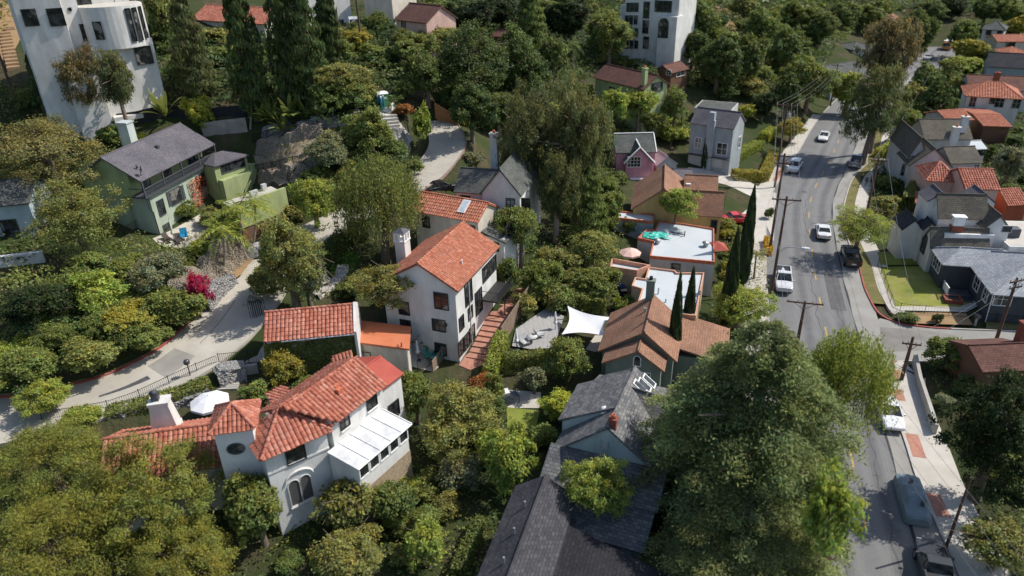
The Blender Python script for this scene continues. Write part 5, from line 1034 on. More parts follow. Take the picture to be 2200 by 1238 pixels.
def place(cx, cy, hw, hh, gy, kind, free=False):
    """crown centre, radii and base from the outline a plant has against the ground it stands on"""
    gx = cx
    for it in range(9):
        g = G(gx, gy); lo, hi = g[2]-5, g[2]+45
        for _ in range(26):
            m = (lo+hi)/2
            if proj((g[0], g[1], m))[1] > cy: lo = m
            else: hi = m
        gx += cx-proj((g[0], g[1], m))[0]; s = FPX/depth((g[0], g[1], m)); th = math.asin((40-m)/np.linalg.norm(np.array([g[0], g[1], m])-CAM)); R = hw/s
        q = (hh/s)**2-(R*sin(th))**2; C = sqrt(max(q, 0))/cos(th); mn = .45 if hh < hw*.5 else .72
        if C < mn*R: R = .5*R+.5*(hh/s)/sqrt(sin(th)**2+(mn*cos(th))**2); C = mn*R
        lim = {'shrub': .8, 'round': 1.12, 'feather': 1.2, 'open': 1.2, 'weep': 1.25, 'pine': 1.02, 'cypress': 1.02, 'cedar': 1.05}.get(kind, 1.7)
        if free or it < 2 or m-g[2] <= lim*C: 
            if it >= 2: break
            continue
        gy -= max(1.5, (m-g[2]-lim*C)*s*cos(th)*.6)
    return g, m, R, C, s
NTREE = [0]
def tree(kind, cx, cy, hw, hh, gy, col, label, name='tree', group=None, trunk=True, cat=None, ls=None, bk=None, free=False, lean=(0, 0)):
    g, zc, R, C, s = place(cx, cy, hw, hh, gy, kind, free); cg = g; g = np.array([g[0]-lean[0], g[1]-lean[1], g[2]]); g[2] = Tz(g[0], g[1]); NTREE[0] += 1
    if zc-g[2] < C*.6: zc = g[2]+C*.6 if kind not in ('shrub',) else max(zc, g[2]+C*.35)
    base = np.array([-lean[0], -lean[1], g[2]-zc]); t = thing(name, label, cat or ('shrub' if kind == 'shrub' else 'tree'), (g[0], g[1], g[2]), group)
    Rc = min((.8, 1.4, 2.2, 3.2, 4.5, 6, 8), key=lambda q: abs(math.log(q/R))); L = ls or min(.55, max(.17, 4.6/s)); L = min((.13, .17, .22, .28, .36, .46, .58), key=lambda q: abs(q-L))
    if kind in ('cypress', 'pine'): Rc = min((.5, 1, 2, 3), key=lambda q: abs(q-R))
    me = crown_mesh(kind, Rc, NTREE[0] % 2, L*(Rc/R)**0 if False else L)
    o = bpy.data.objects.new('crown', me); COL.objects.link(o); o.parent = t; o.location = (lean[0], lean[1], zc-g[2]); o.scale = (R, R*NR.uniform(.92, 1.08), C); o.rotation_euler = (0, 0, NR.uniform(0, 6.28))
    c = CLR[col] if isinstance(col, str) else col; j = NR.uniform(.9, 1.1); o.color = (c[0]*j*NR.uniform(.95, 1.05), c[1]*j, c[2]*j, 1)
    if trunk and kind != 'shrub':
        r0 = max(.09, min(.5, .05*(C+R))); mb = trunk_mesh(R, C, base, r0, kind, 3 if kind in ('cypress', 'pine') else (9 if kind == 'gum' else 7)); mb.V = [v+np.array([cg[0], cg[1], zc]) for v in mb.V]; mb.build('trunk', bk or (pale_bark() if kind in ('gum',) else bark()), t)
    return t
def vnoise(x, y, sc, seed=0):
    return (np.sin(x/sc*1.7+seed)+np.sin(y/sc*1.3+seed*2.1)+np.sin((x+y)/sc*.9+seed*.7)+np.sin((x-y*1.4)/sc*2.3+seed*1.3))/4
def cover(name, poly, h, dens, ls, col, label=None, kind='stuff', seed=0, lump=1.6, cat=None, flowers=0, group=None, z=None):
    """leafy growth over a patch of ground, lumpy and uneven"""
    poly = [tuple(p[:2]) for p in poly]; x0, x1 = min(p[0] for p in poly), max(p[0] for p in poly); y0, y1 = min(p[1] for p in poly), max(p[1] for p in poly)
    n = int((x1-x0)*(y1-y0)*dens); x = NR.uniform(x0, x1, n); y = NR.uniform(y0, y1, n); ins = np.zeros(n, bool)
    for i in range(len(poly)):
        (ax, ay), (bx, by) = poly[i-1], poly[i]
        c = ((ay > y) != (by > y)) & (x < (bx-ax)*(y-ay)/((by-ay) or 1e-9)+ax); ins ^= c
    x, y = x[ins], y[ins]; n = len(x); hh = h*np.clip(.55+.5*vnoise(x, y, lump, seed)+.35*vnoise(x, y, lump*.37, seed+3), .08, 1.3); zz = T(x, y) if z is None else np.full(n, z)
    P = np.stack([x, y, zz+hh*(1-.45*NR.random(n)**2)], 1); e = .4; gx = vnoise(x+e, y, lump, seed)-vnoise(x-e, y, lump, seed); gy_ = vnoise(x, y+e, lump, seed)-vnoise(x, y-e, lump, seed)
    N = unitv(np.stack([-gx*h, -gy_*h, np.full(n, .8)], 1)+NR.normal(size=(n, 3))*.5); cl = vnoise(x, y, lump*2.3, seed+9)
    me = leaf_mesh(name, P, N, ls*(.7+.6*NR.random(n)), .6, None, np.clip(.4+.5*cl+NR.normal(size=n)*.15, 0, 1), np.clip(.48+.2*cl+NR.normal(size=n)*.2, 0, 1), .04)
    o = bpy.data.objects.new(name, me); COL.objects.link(o); c = CLR[col] if isinstance(col, str) else col; o.color = (*c, 1); tag(o, label, cat, group, kind); return o
def hedge(label, px, wid, hgt, col, name='hedge', ls=.2, group=None, dens=1.0, zs=None):
    """clipped hedge along a line on the ground"""
    P = [G(*p) for p in px]; t = thing(name, label, 'hedge', P[0], group); pos = []; nrm = []
    for a, b in zip(P[:-1], P[1:]):
        u = unit((b-a)*[1, 1, 0]); L = np.linalg.norm((b-a)[:2]); v = np.array([-u[1], u[0], 0]); n = int(dens*(L*(2*hgt+wid)+2*wid*hgt)*2.6/(ls*ls*.5)); n = min(n, 9000)
        s = NR.random(n)*L; q = NR.random(n)*(2*hgt+wid); f = NR.random(n)
        x = np.where(q < hgt, -wid/2, np.where(q < hgt+wid, q-hgt-wid/2, wid/2)); z = np.where(q < hgt, q, np.where(q < hgt+wid, hgt, 2*hgt+wid-q)); nn = np.where((q < hgt)[:, None], -v, np.where((q < hgt+wid)[:, None], [0, 0, 1.], v))
        e = f < .12; s = np.where(e, np.where(NR.random(n) < .5, 0, L), s); x = np.where(e, NR.uniform(-wid/2, wid/2, n), x); z = np.where(e, NR.random(n)*hgt, z)
        k = (1-.12*NR.random(n)); x = x*k+NR.normal(size=n)*.05; z = z*k+NR.normal(size=n)*.05+.06*np.sin(s*2.1); pz = a[2]+(b[2]-a[2])*s/L
        pos.append(np.stack([a[0]+u[0]*s+v[0]*x, a[1]+u[1]*s+v[1]*x, pz+z], 1)); nrm.append(unitv(nn+NR.normal(size=(n, 3))*.45))
    pos = np.concatenate(pos)-P[0]; nrm = np.concatenate(nrm); me = leaf_mesh('foliage', pos, nrm, ls*(.7+.6*NR.random(len(pos))), .6)
    o = bpy.data.objects.new('foliage', me); COL.objects.link(o); o.parent = t; c = CLR[col] if isinstance(col, str) else col; o.color = (*c, 1); return t
def ivy(f, x0, x1, z0, z1, y, label, col='oak', ls=.22, n=5200):
    x = NR.uniform(x0, x1, n); z = z0+(z1-z0)*NR.random(n); t = NR.random(n); k = vnoise(x, z*1.3, .8, 4); yy = y-.12-.22*np.clip(k+.5, 0, 1)*NR.random(n); keep = (z < z1-.25*vnoise(x, x*.3, .9, 2)-.1); x, z, yy = x[keep], z[keep], yy[keep]; n = len(x)
    P = f.o+f.u*x[:, None]+f.v*yy[:, None]; P = np.c_[P, z]; N = unitv(np.c_[np.tile(-f.v, (n, 1)), np.full(n, .5)]+NR.normal(size=(n, 3))*.5); o0 = P.mean(0); me = leaf_mesh('ivy', P-o0, N, ls*(.7+.6*NR.random(n)), .75)
    o = bpy.data.objects.new('ivy', me); COL.objects.link(o); o.location = o0; o.color = (*CLR[col], 1); tag(o, label, 'ivy'); return o
def palm(label, gx, gy, tx, ty, spread, col, name='palm_tree', n=16, group=None, tr=.11):
    g = G(gx, gy); lo, hi = g[2], g[2]+30
    for _ in range(30):
        m = (lo+hi)/2
        if proj((g[0], g[1], m))[1] > ty: lo = m
        else: hi = m
    s = FPX/depth((g[0], g[1], m)); dx = (tx-proj((g[0], g[1], m))[0])/s; top = np.array([g[0]+dx, g[1], m]); L = spread/s; t = thing(name, label, 'palm', g, group)
    mb = MB(); mb.tube([g-(0, 0, .3), g*.5+top*.5+(dx*.15, 0, 0), top], [tr*1.4, tr, tr*.8], 8); mb.tube([top-(0, 0, .5), top+(0, 0, .25)], [tr*1.1, tr*.5], 7); mb.build('trunk', rough_mat('palm_bark', (.34, .3, .25), (.26, .22, .18), 5, .9, .4, 10, .2, 1., st=(1, 1, 4)), t)
    P = []; N = []; Tn = []; S = []
    for i in range(n):
        a = 2*pi*i/n*1.0+NR.uniform(-.25, .25); el = -.15+1.5*((i*.618) % 1); k = np.linspace(.05, 1, 26); ln = L*NR.uniform(.8, 1.1); x = k*ln*cos(el*.7); z = ln*(sin(el)*k*1.0-1.0*k**2.4*(.5+.4*cos(el))); d = np.array([cos(a), sin(a), 0]); sd = np.array([-sin(a), cos(a), 0])
        c = np.outer(x, d)+np.outer(z, [0, 0, 1])+top; wl = ln*.3*np.sin(np.pi*np.clip(k*.9+.1, 0, 1))**.7+.05
        for sg in (-1, 1):
            tn = unitv(sd*sg+d*.6+np.array([0, 0, -.8])+NR.normal(size=(26, 3))*.08); P.append(c+tn*wl[:, None]*.5); Tn.append(tn); S.append(wl); N.append(unitv(np.tile([0, 0, 1.], (26, 1))+d*.3+NR.normal(size=(26, 3))*.2))
        P.append(c); Tn.append(np.tile(d, (26, 1))); S.append(np.full(26, ln/18)); N.append(np.tile([0, 0, 1.], (26, 1)))
    P = np.concatenate(P)-g; S = np.concatenate(S); me = leaf_mesh('fronds', P, np.concatenate(N), S*1.0, .1, np.concatenate(Tn), None, None, .02)
    o = bpy.data.objects.new('fronds', me); COL.objects.link(o); o.parent = t; o.color = (*CLR[col], 1); return t
def banana(label, gx, gy, hpx, col='mid', name='banana_plant', n=15, group=None, wide=.3):
    g = G(gx, gy); s = FPX/depth(g); H = hpx/s/.85; t = thing(name, label, 'plant', g, group); mb = MB()
    for i in range(n):
        a = 2*pi*i*1.618+NR.uniform(-.3, .3); el = NR.uniform(.55, 1.4); ln = H*NR.uniform(.6, 1.); d = np.array([cos(a), sin(a), 0]); sd = np.array([-sin(a), cos(a), 0]); V = []; m = 7
        for k in range(m):
            u = k/(m-1); c = g+np.array([0, 0, H*.12])+d*ln*cos(el)*u*1.0+np.array([0, 0, 1])*ln*(sin(el)*u-.42*u*u*cos(el)-.1*u**3); w = ln*wide*.32*sin(pi*min(1, u*.96+.02))**.7*(0.15 if u < .25 else 1)
            V += [c-sd*w-(0, 0, w*.25), c+(0, 0, .02), c+sd*w-(0, 0, w*.25)]
        F = []
        for k in range(m-1): F += [(3*k, 3*k+1, 3*k+4, 3*k+3), (3*k+1, 3*k+2, 3*k+5, 3*k+4)]
        mb.mesh(V, F, NR.uniform(.3, .7), smooth=True)
    o = mb.build('leaves', leaf_mat(), t); o.color = (*CLR[col], 1); return t
# ------------------------------------------------------------------ ground cover that nobody could count
cover('bank_shrubbery', gp((-160, 935), (0, 868), (215, 806), (335, 750), (420, 690), (445, 630), (415, 560), (330, 540), (230, 560), (100, 600), (-160, 640)), 2.9, 27, .3, 'mid', seed=2, lump=2.2)
cover('hill_undergrowth', gp((300, 240), (560, 240), (700, 300), (860, 250), (900, 170), (1000, 260), (1100, 300), (1260, 180), (1300, 120), (1200, 15), (900, 5), (850, 70), (730, 80), (560, 70), (380, 60), (300, 120)), 2.6, 9, .55, 'deep', seed=5, lump=3.5)
cover('slope_shrubbery', gp((1085, 560), (1180, 470), (1330, 400), (1345, 540), (1310, 655), (1230, 690), (1150, 650), (1120, 700), (1090, 650)), .9, 9, .3, 'olive', seed=7, lump=1.6)
cover('garden_undergrowth', gp((640, 1238), (560, 1160), (760, 1060), (880, 960), (1060, 880), (1170, 950), (1150, 1050), (1060, 1180), (1030, 1300), (600, 1300)), .7, 13, .24, 'mid', seed=8, lump=1.3)
cover('wooded_slope', gp((1240, 40), (1300, 140), (1450, 190), (1600, 200), (1690, 240), (1760, 160), (1850, 60), (1900, 15), (1700, 5), (1450, 4), (1250, 5)), 3.0, 6, .66, 'oak', seed=9, lump=4.5)
cover('garden_growth', gp((1560, 740), (1660, 640), (1640, 560), (1560, 480), (1545, 600), (1520, 700)), .9, 10, .26, 'olive', seed=10, lump=1.2)
cover('shaded_growth', gp((-100, 1260), (-100, 960), (200, 940), (400, 1060), (560, 1160), (640, 1260)), .8, 8, .28, 'oak', seed=12, lump=1.6)
cover('east_gardens', gp((1905, 300), (2000, 250), (2230, 240), (2230, 420), (2160, 470), (1960, 470), (1880, 400), (1870, 350)), .9, 10, .42, 'deep', seed=13, lump=2.)
cover('far_gardens', gp((2040, 180), (2080, 60), (2230, 60), (2230, 220), (2070, 230)), 1.6, 6, .6, 'oak', seed=14, lump=3.)
cover('corner_planting', gp((1990, 790), (2100, 790), (2230, 800), (2260, 1260), (2190, 1250), (2115, 1050), (2060, 950), (2020, 870)), .8, 17, .24, 'oak', seed=15, lump=1.2)
cover('east_planting', gp((1865, 400), (1960, 380), (1990, 470), (1960, 530), (1880, 520), (1860, 470)), .7, 8, .3, 'mid', seed=16, lump=1.4)
cover('terrace_growth', gp((400, 500), (560, 490), (520, 560), (440, 620), (400, 560)), .6, 9, .26, 'mid', seed=17, lump=1.2)
cover('hollow_growth', gp((520, 660), (600, 560), (700, 480), (800, 520), (860, 600), (860, 690), (770, 640), (560, 660)), .5, 14, .26, 'oak', seed=18, lump=1.2)
cover('upper_growth', gp((900, 360), (800, 430), (700, 470), (620, 460), (640, 400), (700, 340), (860, 330), (920, 340)), .8, 12, .32, 'olive', seed=19, lump=1.8)
cover('yard_growth', gp((1250, 180), (1420, 230), (1480, 290), (1320, 300), (1320, 440), (1220, 420), (1100, 380), (1100, 300)), .9, 11, .38, 'mid', seed=20, lump=2.)
cover('left_growth', gp((-150, 590), (60, 580), (250, 520), (280, 380), (300, 270), (150, 260), (20, 180), (-150, 200)), 1.4, 11, .38, 'oak', seed=21, lump=2.2)
cover('far_woods', gp((700, 3), (1000, 2), (1300, 2), (1700, 2), (2000, 2), (2260, 2), (2260, 45), (1950, 30), (1700, 25), (1300, 22), (950, 22), (760, 25)), 9, .55, 1.5, 'deep', seed=31, lump=7)
cover('hill_scrub', [(-260, 150), (-60, 150), (40, 190), (120, 240), (260, 260), (260, 420), (-260, 420)], 7, .3, 2.0, 'oak', seed=33, lump=8)
cover('outer_scrub', [(-200, 20), (-75, 30), (-75, 150), (-200, 150)], 3, 1.6, .8, 'olive', seed=34, lump=5)
cover('east_scrub', [(95, 20), (190, 20), (260, 230), (150, 200), (95, 100)], 3, 1.2, .9, 'mid', seed=35, lump=5)
cover('dry_scrub', gp((545, 335), (600, 318), (690, 300), (705, 372), (650, 392), (600, 402), (558, 392)), .7, 7, .26, 'olive', seed=36, lump=.9)
cover('left_woods', gp((-200, 5), (-20, 5), (-10, 60), (-60, 140), (-200, 160)), 3, 5, .5, 'olive', seed=32, lump=3)
# ------------------------------------------------------------------ trees, one by one
t_ = tree
for cx, cy, hw, hh, gy, c, lb in ((392, 455, 30, 22, 478, 'mid', 'green shrub under the shuttered windows of the balcony house'), (455, 470, 34, 26, 500, 'olive', 'shrub at the right end of the balcony house terrace'), (425, 540, 36, 24, 560, 'bright', 'light green shrub spilling over the terrace edge'), (500, 470, 32, 30, 505, 'mid', 'shrub behind the palms under the olive wing'), (600, 500, 30, 22, 520, 'oak', 'dark shrub before the timber gates'), (330, 480, 18, 16, 498, 'gold', 'yellow shrub at the foot of the balcony house corner')): t_('shrub', cx, cy, hw, hh, gy, c, lb, 'shrub', ls=.2)
t_('round', 90, 335, 140, 105, 560, (.19, .175, .075), 'great spreading dark tree with rusty top left of the balcony house', ls=.28)
t_('round', 165, 475, 115, 95, 600, 'olive', 'broad tree just below the great spreading one and above the bank shrubs', ls=.24)
t_('gum', 178, 175, 55, 85, 285, 'brown', 'brownish gum tree in front of the hillside villa, left one of the pair', 'gum_tree', free=True)
t_('gum', 247, 165, 46, 82, 312, 'gum', 'taller bare trunked gum tree in front of the hillside villa', 'gum_tree', free=True)
t_('pine', 88, 178, 30, 80, 262, 'deep', 'dark narrow conifer beside the stairs left of the hillside villa', 'conifer')
t_('round', 426, 240, 36, 38, 296, 'lime', 'bright yellow green tree behind the balcony house roof', ls=.22)
t_('round', 350, 45, 34, 62, 130, 'mid', 'rounded green tree between the hillside villa and the tall pines')
t_('pine', 405, 95, 48, 110, 215, 'gum', 'leftmost of the tall dark pines, brown tinted', 'pine_tree')
for cx, cy, hw, hh, gy, lb in ((522, 95, 48, 155, 270, 'dark pine directly in front of the red roofed mission house'), (607, 75, 46, 150, 250, 'dark pine right of the mission house, middle of the pine row'), (652, 85, 50, 150, 262, 'bushy dark pine left of the white house with outside stairs'), (702, 55, 34, 95, 180, 'rightmost and shortest of the dark pine row')):
    t_('pine', cx, cy, hw, hh, gy, 'deep', lb, 'pine_tree')
t_('open', 735, 168, 62, 52, 250, 'olive', 'olive tree above the banana plants at the foot of the pines')
t_('round', 700, 215, 40, 38, 270, 'oak', 'small dark tree right of the banana plants')
t_('open', 765, 90, 42, 32, 140, 'gold', 'yellow green tree in front of the parked van')
t_('round', 890, 105, 58, 45, 175, 'mid', 'soft green tree below the rose house')
t_('round', 940, 85, 60, 40, 150, 'olive', 'olive green tree right of the rose house slope')
t_('round', 1010, 150, 120, 100, 285, 'deep', 'big dark oak overhanging the top of the lane', ls=.36)
t_('round', 915, 160, 55, 60, 240, 'oak', 'dark oak at the left side of the upper lane')
t_('round', 1115, 160, 88, 98, 285, 'deep', 'dark oak standing right of the one overhanging the lane', ls=.36)
t_('round', 1070, 235, 62, 55, 320, 'oak', 'dark green tree in the hollow behind the tall gums')
t_('round', 1012, 232, 58, 62, 322, 'deep', 'dark oak leaning over the top of the lane from its right side', ls=.32, free=True)
t_('pine', 1140, 48, 40, 72, 130, 'mid', 'light green feathery conifer rising above the dark oaks', 'conifer')
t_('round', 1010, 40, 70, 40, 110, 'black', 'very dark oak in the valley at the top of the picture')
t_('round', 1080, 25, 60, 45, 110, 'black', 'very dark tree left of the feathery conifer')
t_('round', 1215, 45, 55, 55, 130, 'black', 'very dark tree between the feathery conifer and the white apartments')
t_('round', 935, 25, 55, 32, 80, 'oak', 'green tree right of the rose house at the top edge')
t_('round', 1310, 75, 62, 58, 155, 'mid', 'leafy green tree left of the white apartments')
t_('open', 1190, 120, 42, 50, 190, 'oak', 'loose dark tree above the tall gums')
t_('round', 1390, 165, 40, 22, 200, 'deep', 'low dark bush under the white apartments', 'bush')
t_('shrub', 790, 288, 62, 58, 345, 'mid', 'large rounded shrub beside the rocky steps', 'large_shrub')
t_('shrub', 705, 335, 68, 48, 382, 'grey', 'grey green shrub on the rocky terrace behind the willow', 'large_shrub')
t_('shrub', 850, 325, 38, 30, 356, 'oak', 'small dark shrub under the rubble steps', 'shrub')
t_('shrub', 872, 192, 28, 32, 222, 'mid', 'green shrub beside the portable toilet', 'shrub')
t_('shrub', 868, 238, 24, 20, 258, 'rust', 'orange tinted shrub below the portable toilet', 'shrub')
t_('shrub', 906, 272, 28, 48, 320, 'bright', 'tall light green shrub on the left side of the upper lane', 'shrub')
t_('shrub', 1000, 255, 24, 26, 280, 'lime', 'sunlit yellow green shrub at the top end of the lane', 'shrub')
t_('shrub', 1012, 342, 30, 22, 362, 'grey', 'grey green shrub left of the tall white chimney', 'shrub')
t_('shrub', 890, 360, 24, 22, 382, 'mid', 'green shrub on the inner bend of the lane', 'shrub')
t_('shrub', 300, 300, 22, 18, 318, 'lime', 'small bright bush beside the balcony house chimney', 'shrub')
# tall gums in the middle
t_('gum', 1140, 302, 76, 130, 480, 'gum', 'tall brown gum tree left of centre behind the white houses', 'gum_tree', ls=.28, free=True)
t_('gum', 1240, 290, 84, 146, 490, 'gum', 'tallest brown gum tree, left of the pink house', 'gum_tree', ls=.28, free=True)
t_('gum', 1195, 400, 58, 90, 520, 'gum', 'lower gum tree standing between the two tall ones', 'gum_tree', ls=.22, free=True)
t_('pine', 1265, 440, 46, 80, 525, 'mid', 'soft dark conifer at the right foot of the gums', 'conifer')
t_('shrub', 1305, 455, 36, 55, 520, 'mid', 'upright green shrub left of the yellow house', 'large_shrub')
t_('open', 1118, 488, 58, 66, 580, 'mid', 'airy green tree right of the tall white house', ls=.2, free=True)
t_('shrub', 1165, 600, 46, 52, 655, 'mid', 'dark rounded shrub above the brick steps', 'large_shrub')
t_('shrub', 1085, 595, 30, 45, 640, 'oak', 'dark bush against the tall white house wall', 'shrub')
t_('shrub', 1130, 655, 30, 30, 690, 'olive', 'shrub by the bend of the brick steps', 'shrub')
t_('shrub', 1265, 535, 62, 48, 590, 'olive', 'olive shrub on the slope left of the tarpaulin roof', 'large_shrub')
t_('shrub', 1285, 610, 52, 45, 660, 'mid', 'green shrub beside the tan annex', 'large_shrub')
t_('shrub', 1210, 650, 35, 24, 675, 'oak', 'dark shrub at the top corner of the sail canopy', 'shrub')
t_('shrub', 1338, 658, 26, 24, 685, 'bright', 'small bright shrub left of the tan house wall', 'shrub')
t_('round', 1350, 484, 21, 20, 512, 'mid', 'clipped round citrus tree in front of the narrow annex', 'citrus_tree', ls=.17)
t_('open', 1455, 434, 50, 46, 528, 'bright', 'yellow green feathery tree before the yellow house', ls=.2, free=True)
t_('open', 1372, 226, 44, 44, 300, 'bright', 'bright green tree in front of the brown roofed hillside house', free=True)
t_('open', 1318, 228, 40, 42, 298, 'bright', 'green tree left of the bright one below the hillside house', free=True)
t_('open', 1450, 226, 36, 50, 300, 'mid', 'airy light tree right of the brown roofed hillside house', free=True)
t_('open', 1400, 262, 40, 28, 300, 'mid', 'low green tree between the hillside house and the pink house', free=True)
t_('cypress', 1519, 322, 9, 38, 362, 'cyp', 'clipped conical cypress between the garage doors of the grey house', 'cypress', ls=.17, free=True)
t_('shrub', 1445, 290, 30, 24, 312, 'bright', 'light green shrub between the pink and the grey house', 'shrub')
t_('open', 1605, 240, 26, 20, 275, 'lime', 'little yellow green tree right of the grey house')
# wooded hillside at the upper right
for i, (cx, cy, hw, hh, gy, c, lb) in enumerate((
 (1500, 45, 52, 60, 130, 'oak', 'dark oak touching the right side of the white apartments'), (1545, 130, 62, 62, 215, 'deep', 'large dark oak above the grey house'), (1490, 100, 42, 42, 160, 'deep', 'dark oak just above the hillside cabin'),
 (1610, 130, 48, 62, 210, 'oak', 'oak below the bare dirt patch'), (1640, 60, 46, 50, 130, 'mid', 'rounded green oak right of the bare dirt patch'), (1690, 110, 46, 56, 190, 'oak', 'oak in the middle of the wooded slope'),
 (1600, 15, 40, 26, 60, 'olive', 'olive scrub oak above the bare dirt patch'), (1700, 35, 50, 36, 90, 'mid', 'green oak at the upper edge left of the far street'), (1760, 60, 46, 42, 120, 'oak', 'dark tree above the far flat roofed house'),
 (1740, 175, 58, 60, 250, 'mid', 'big spreading tree shading the left kerb of the bend'), (1690, 205, 34, 45, 262, 'deep', 'dark tree left of the spreading kerb tree'), (1822, 195, 42, 46, 262, 'bright', 'vivid green street tree on the left kerb at the bend'),
 (1810, 35, 42, 34, 85, 'oak', 'dark tree beyond the far flat roofed house'), (1870, 30, 44, 34, 80, 'mid', 'tree at the upper edge left of the tall street gum'), (1640, 225, 30, 34, 275, 'black', 'black green cypress like tree right of the grey house'))):
    t_('round', cx, cy, hw, hh, gy, c, lb)
t_('gum', 1912, 118, 62, 108, 330, 'brown', 'tall rusty brown gum at the right kerb beyond the bend', 'gum_tree', free=True)
t_('gum', 1880, 218, 74, 108, 354, 'gum', 'big brown gum on the right kerb above the dark pickup', 'gum_tree', free=True)
t_('round', 1975, 70, 44, 50, 170, 'oak', 'dark tree behind the rusty brown gum')
t_('round', 2014, 220, 42, 52, 282, 'deep', 'dense dark dome shaped tree in front of the red roofs')
for cx, cy, hw, hh, gy, c, lb in ((2070, 72, 36, 46, 130, 'mid', 'tall green tree left of the distant white house'), (2000, 25, 40, 28, 70, 'oak', 'tree at the upper edge over the far street'), (2090, 103, 40, 26, 140, 'gold', 'golden topped tree left of the coral house'),
  (2075, 142, 52, 22, 172, 'bright', 'low light green tree row end before the dark long house'), (2045, 150, 28, 26, 185, 'mid', 'tree at the right kerb of the far street'), (2120, 20, 45, 26, 60, 'oak', 'dark tree above the distant white house'), (2180, 25, 45, 28, 70, 'mid', 'tree at the upper right corner'), (2185, 55, 30, 22, 80, 'gold', 'yellowish tree right of the distant white house'), (2050, 15, 40, 22, 55, 'black', 'very dark tree at the top behind the far street')):
    t_('round', cx, cy, hw, hh, gy, c, lb)
t_('open', 1700, 275, 36, 30, 325, 'gold', 'small yellowish tree beside the utility poles', ls=.22)
for cx, cy, hw, hh, gy, c, lb in ((1955, 265, 36, 40, 310, 'mid', 'green tree right of the big brown street gum'), (1990, 170, 36, 36, 215, 'oak', 'dark tree at the right kerb below the orange truck'), (1965, 215, 30, 40, 262, 'olive', 'olive tree between the brown gum and the dome shaped tree'), (2055, 195, 30, 30, 228, 'mid', 'green tree left of the white villa'), (1945, 320, 26, 24, 345, 'bright', 'light tree above the pavement hedge')): t_('round', cx, cy, hw, hh, gy, c, lb)
t_('gum', 2172, 345, 44, 48, 400, 'grey', 'grey bare limbed tree right of the grey gabled house', 'bare_tree')
t_('gum', 1850, 482, 68, 52, 556, 'bright', 'leafy street tree shading the dark pickup at the kerb', 'street_tree', ls=.2, free=True)
t_('shrub', 1900, 440, 30, 26, 462, 'olive', 'dry olive shrub beside the pavement right of the street', 'shrub')
t_('shrub', 1960, 500, 22, 30, 535, 'oak', 'dark shrub against the white gabled house', 'shrub')
t_('shrub', 2000, 552, 24, 18, 566, 'rust', 'orange flowering shrub at the charcoal bungalow corner', 'shrub')
t_('shrub', 1950, 682, 32, 14, 696, 'oak', 'low clipped bush at the lawn corner', 'shrub', ls=.17)
t_('shrub', 2015, 685, 14, 13, 697, 'deep', 'small ball shaped bush in the corner bed', 'shrub', ls=.17)
t_('shrub', 1652, 460, 12, 14, 474, 'oak', 'dark rounded bush by the driveway apron', 'shrub', ls=.17)
# cypresses and the big cedars
for cx, cy, hw, hh, gy, lb in ((1606, 512, 15, 104, 612, 'tallest thin cypress at the front garden of the flat roofed houses'), (1572, 600, 16, 100, 702, 'thin cypress immediately left of the tallest one'), (1451, 710, 15, 98, 806, 'left cypress beside the brown cottage'), (1481, 668, 14, 76, 742, 'right cypress beside the brown cottage')):
    t_('cypress', cx, cy, hw, hh, gy, 'cyp', lb, 'cypress', ls=.17, free=True)
t_('round', 1590, 655, 84, 62, 730, 'bright', 'broad yellow green tree between cypresses and street', ls=.2)
t_('cedar', 1612, 945, 222, 250, 1210, 'cedar', 'huge grey green cedar beside the slate house', 'cedar_tree', ls=.17)
t_('cedar', 1600, 1185, 205, 165, 1340, 'cedar', 'nearer cedar at the lower edge below the huge one', 'cedar_tree', ls=.17)
t_('weep', 1825, 815, 94, 122, 1085, 'bright', 'bright green overhanging tree between the cedar and the street', ls=.17, free=True, lean=(4.2, 0))
t_('open', 1778, 1110, 62, 115, 1340, 'bright', 'yellow green boughs over the street beside the nearer cedar', ls=.2, trunk=False, free=True, lean=(3.5, 0))
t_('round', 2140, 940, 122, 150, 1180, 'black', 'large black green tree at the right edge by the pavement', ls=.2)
t_('open', 2150, 1170, 95, 75, 1290, 'olive', 'olive tree at the lower right corner under the black green tree', ls=.2)
t_('round', 2035, 758, 52, 40, 812, 'mid', 'leafy tree left of the brown bungalow', ls=.2)
t_('shrub', 2080, 830, 36, 22, 850, 'oak', 'shrub in front of the brown bungalow', 'shrub')
t_('shrub', 2035, 865, 30, 18, 880, 'grey', 'grey green shrub behind the pavement wall', 'shrub')
# gardens at the foot of the frame
t_('round', 548, 1085, 76, 88, 1170, 'mid', 'dense green tree before the square tower', ls=.2, free=True)
t_('open', 742, 1085, 76, 74, 1160, 'olive', 'olive yellow tree under the arched windows', ls=.2)
t_('round', 842, 1075, 60, 58, 1140, 'oak', 'dark round tree in front of the sunroom', ls=.2)
t_('open', 735, 1195, 110, 62, 1255, 'olive', 'spreading olive tree at the lower edge', ls=.2)
t_('open', 915, 1165, 62, 62, 1225, 'bright', 'yellow green tree at the lower edge left of the dark roof', ls=.2)
t_('round', 985, 900, 112, 92, 1000, 'olive', 'largest olive green tree between mission house and slate house', ls=.2)
t_('open', 985, 1010, 60, 50, 1075, 'grey', 'grey twiggy tree below the largest olive green tree', ls=.2)
t_('round', 1090, 985, 68, 78, 1075, 'bright', 'light green tree left of the slate house roof', ls=.2)
t_('round', 892, 842, 52, 58, 910, 'mid', 'green tree at the end of the red coated roof', ls=.2, free=True)
t_('feather', 105, 1010, 185, 120, 1120, 'bamboo', 'feathery golden green tree at the left edge', 'feathery_tree', ls=.13)
t_('feather', 320, 1070, 165, 145, 1220, 'bamboo', 'feathery golden green tree covering the left wing of the mission house', 'feathery_tree', ls=.13)
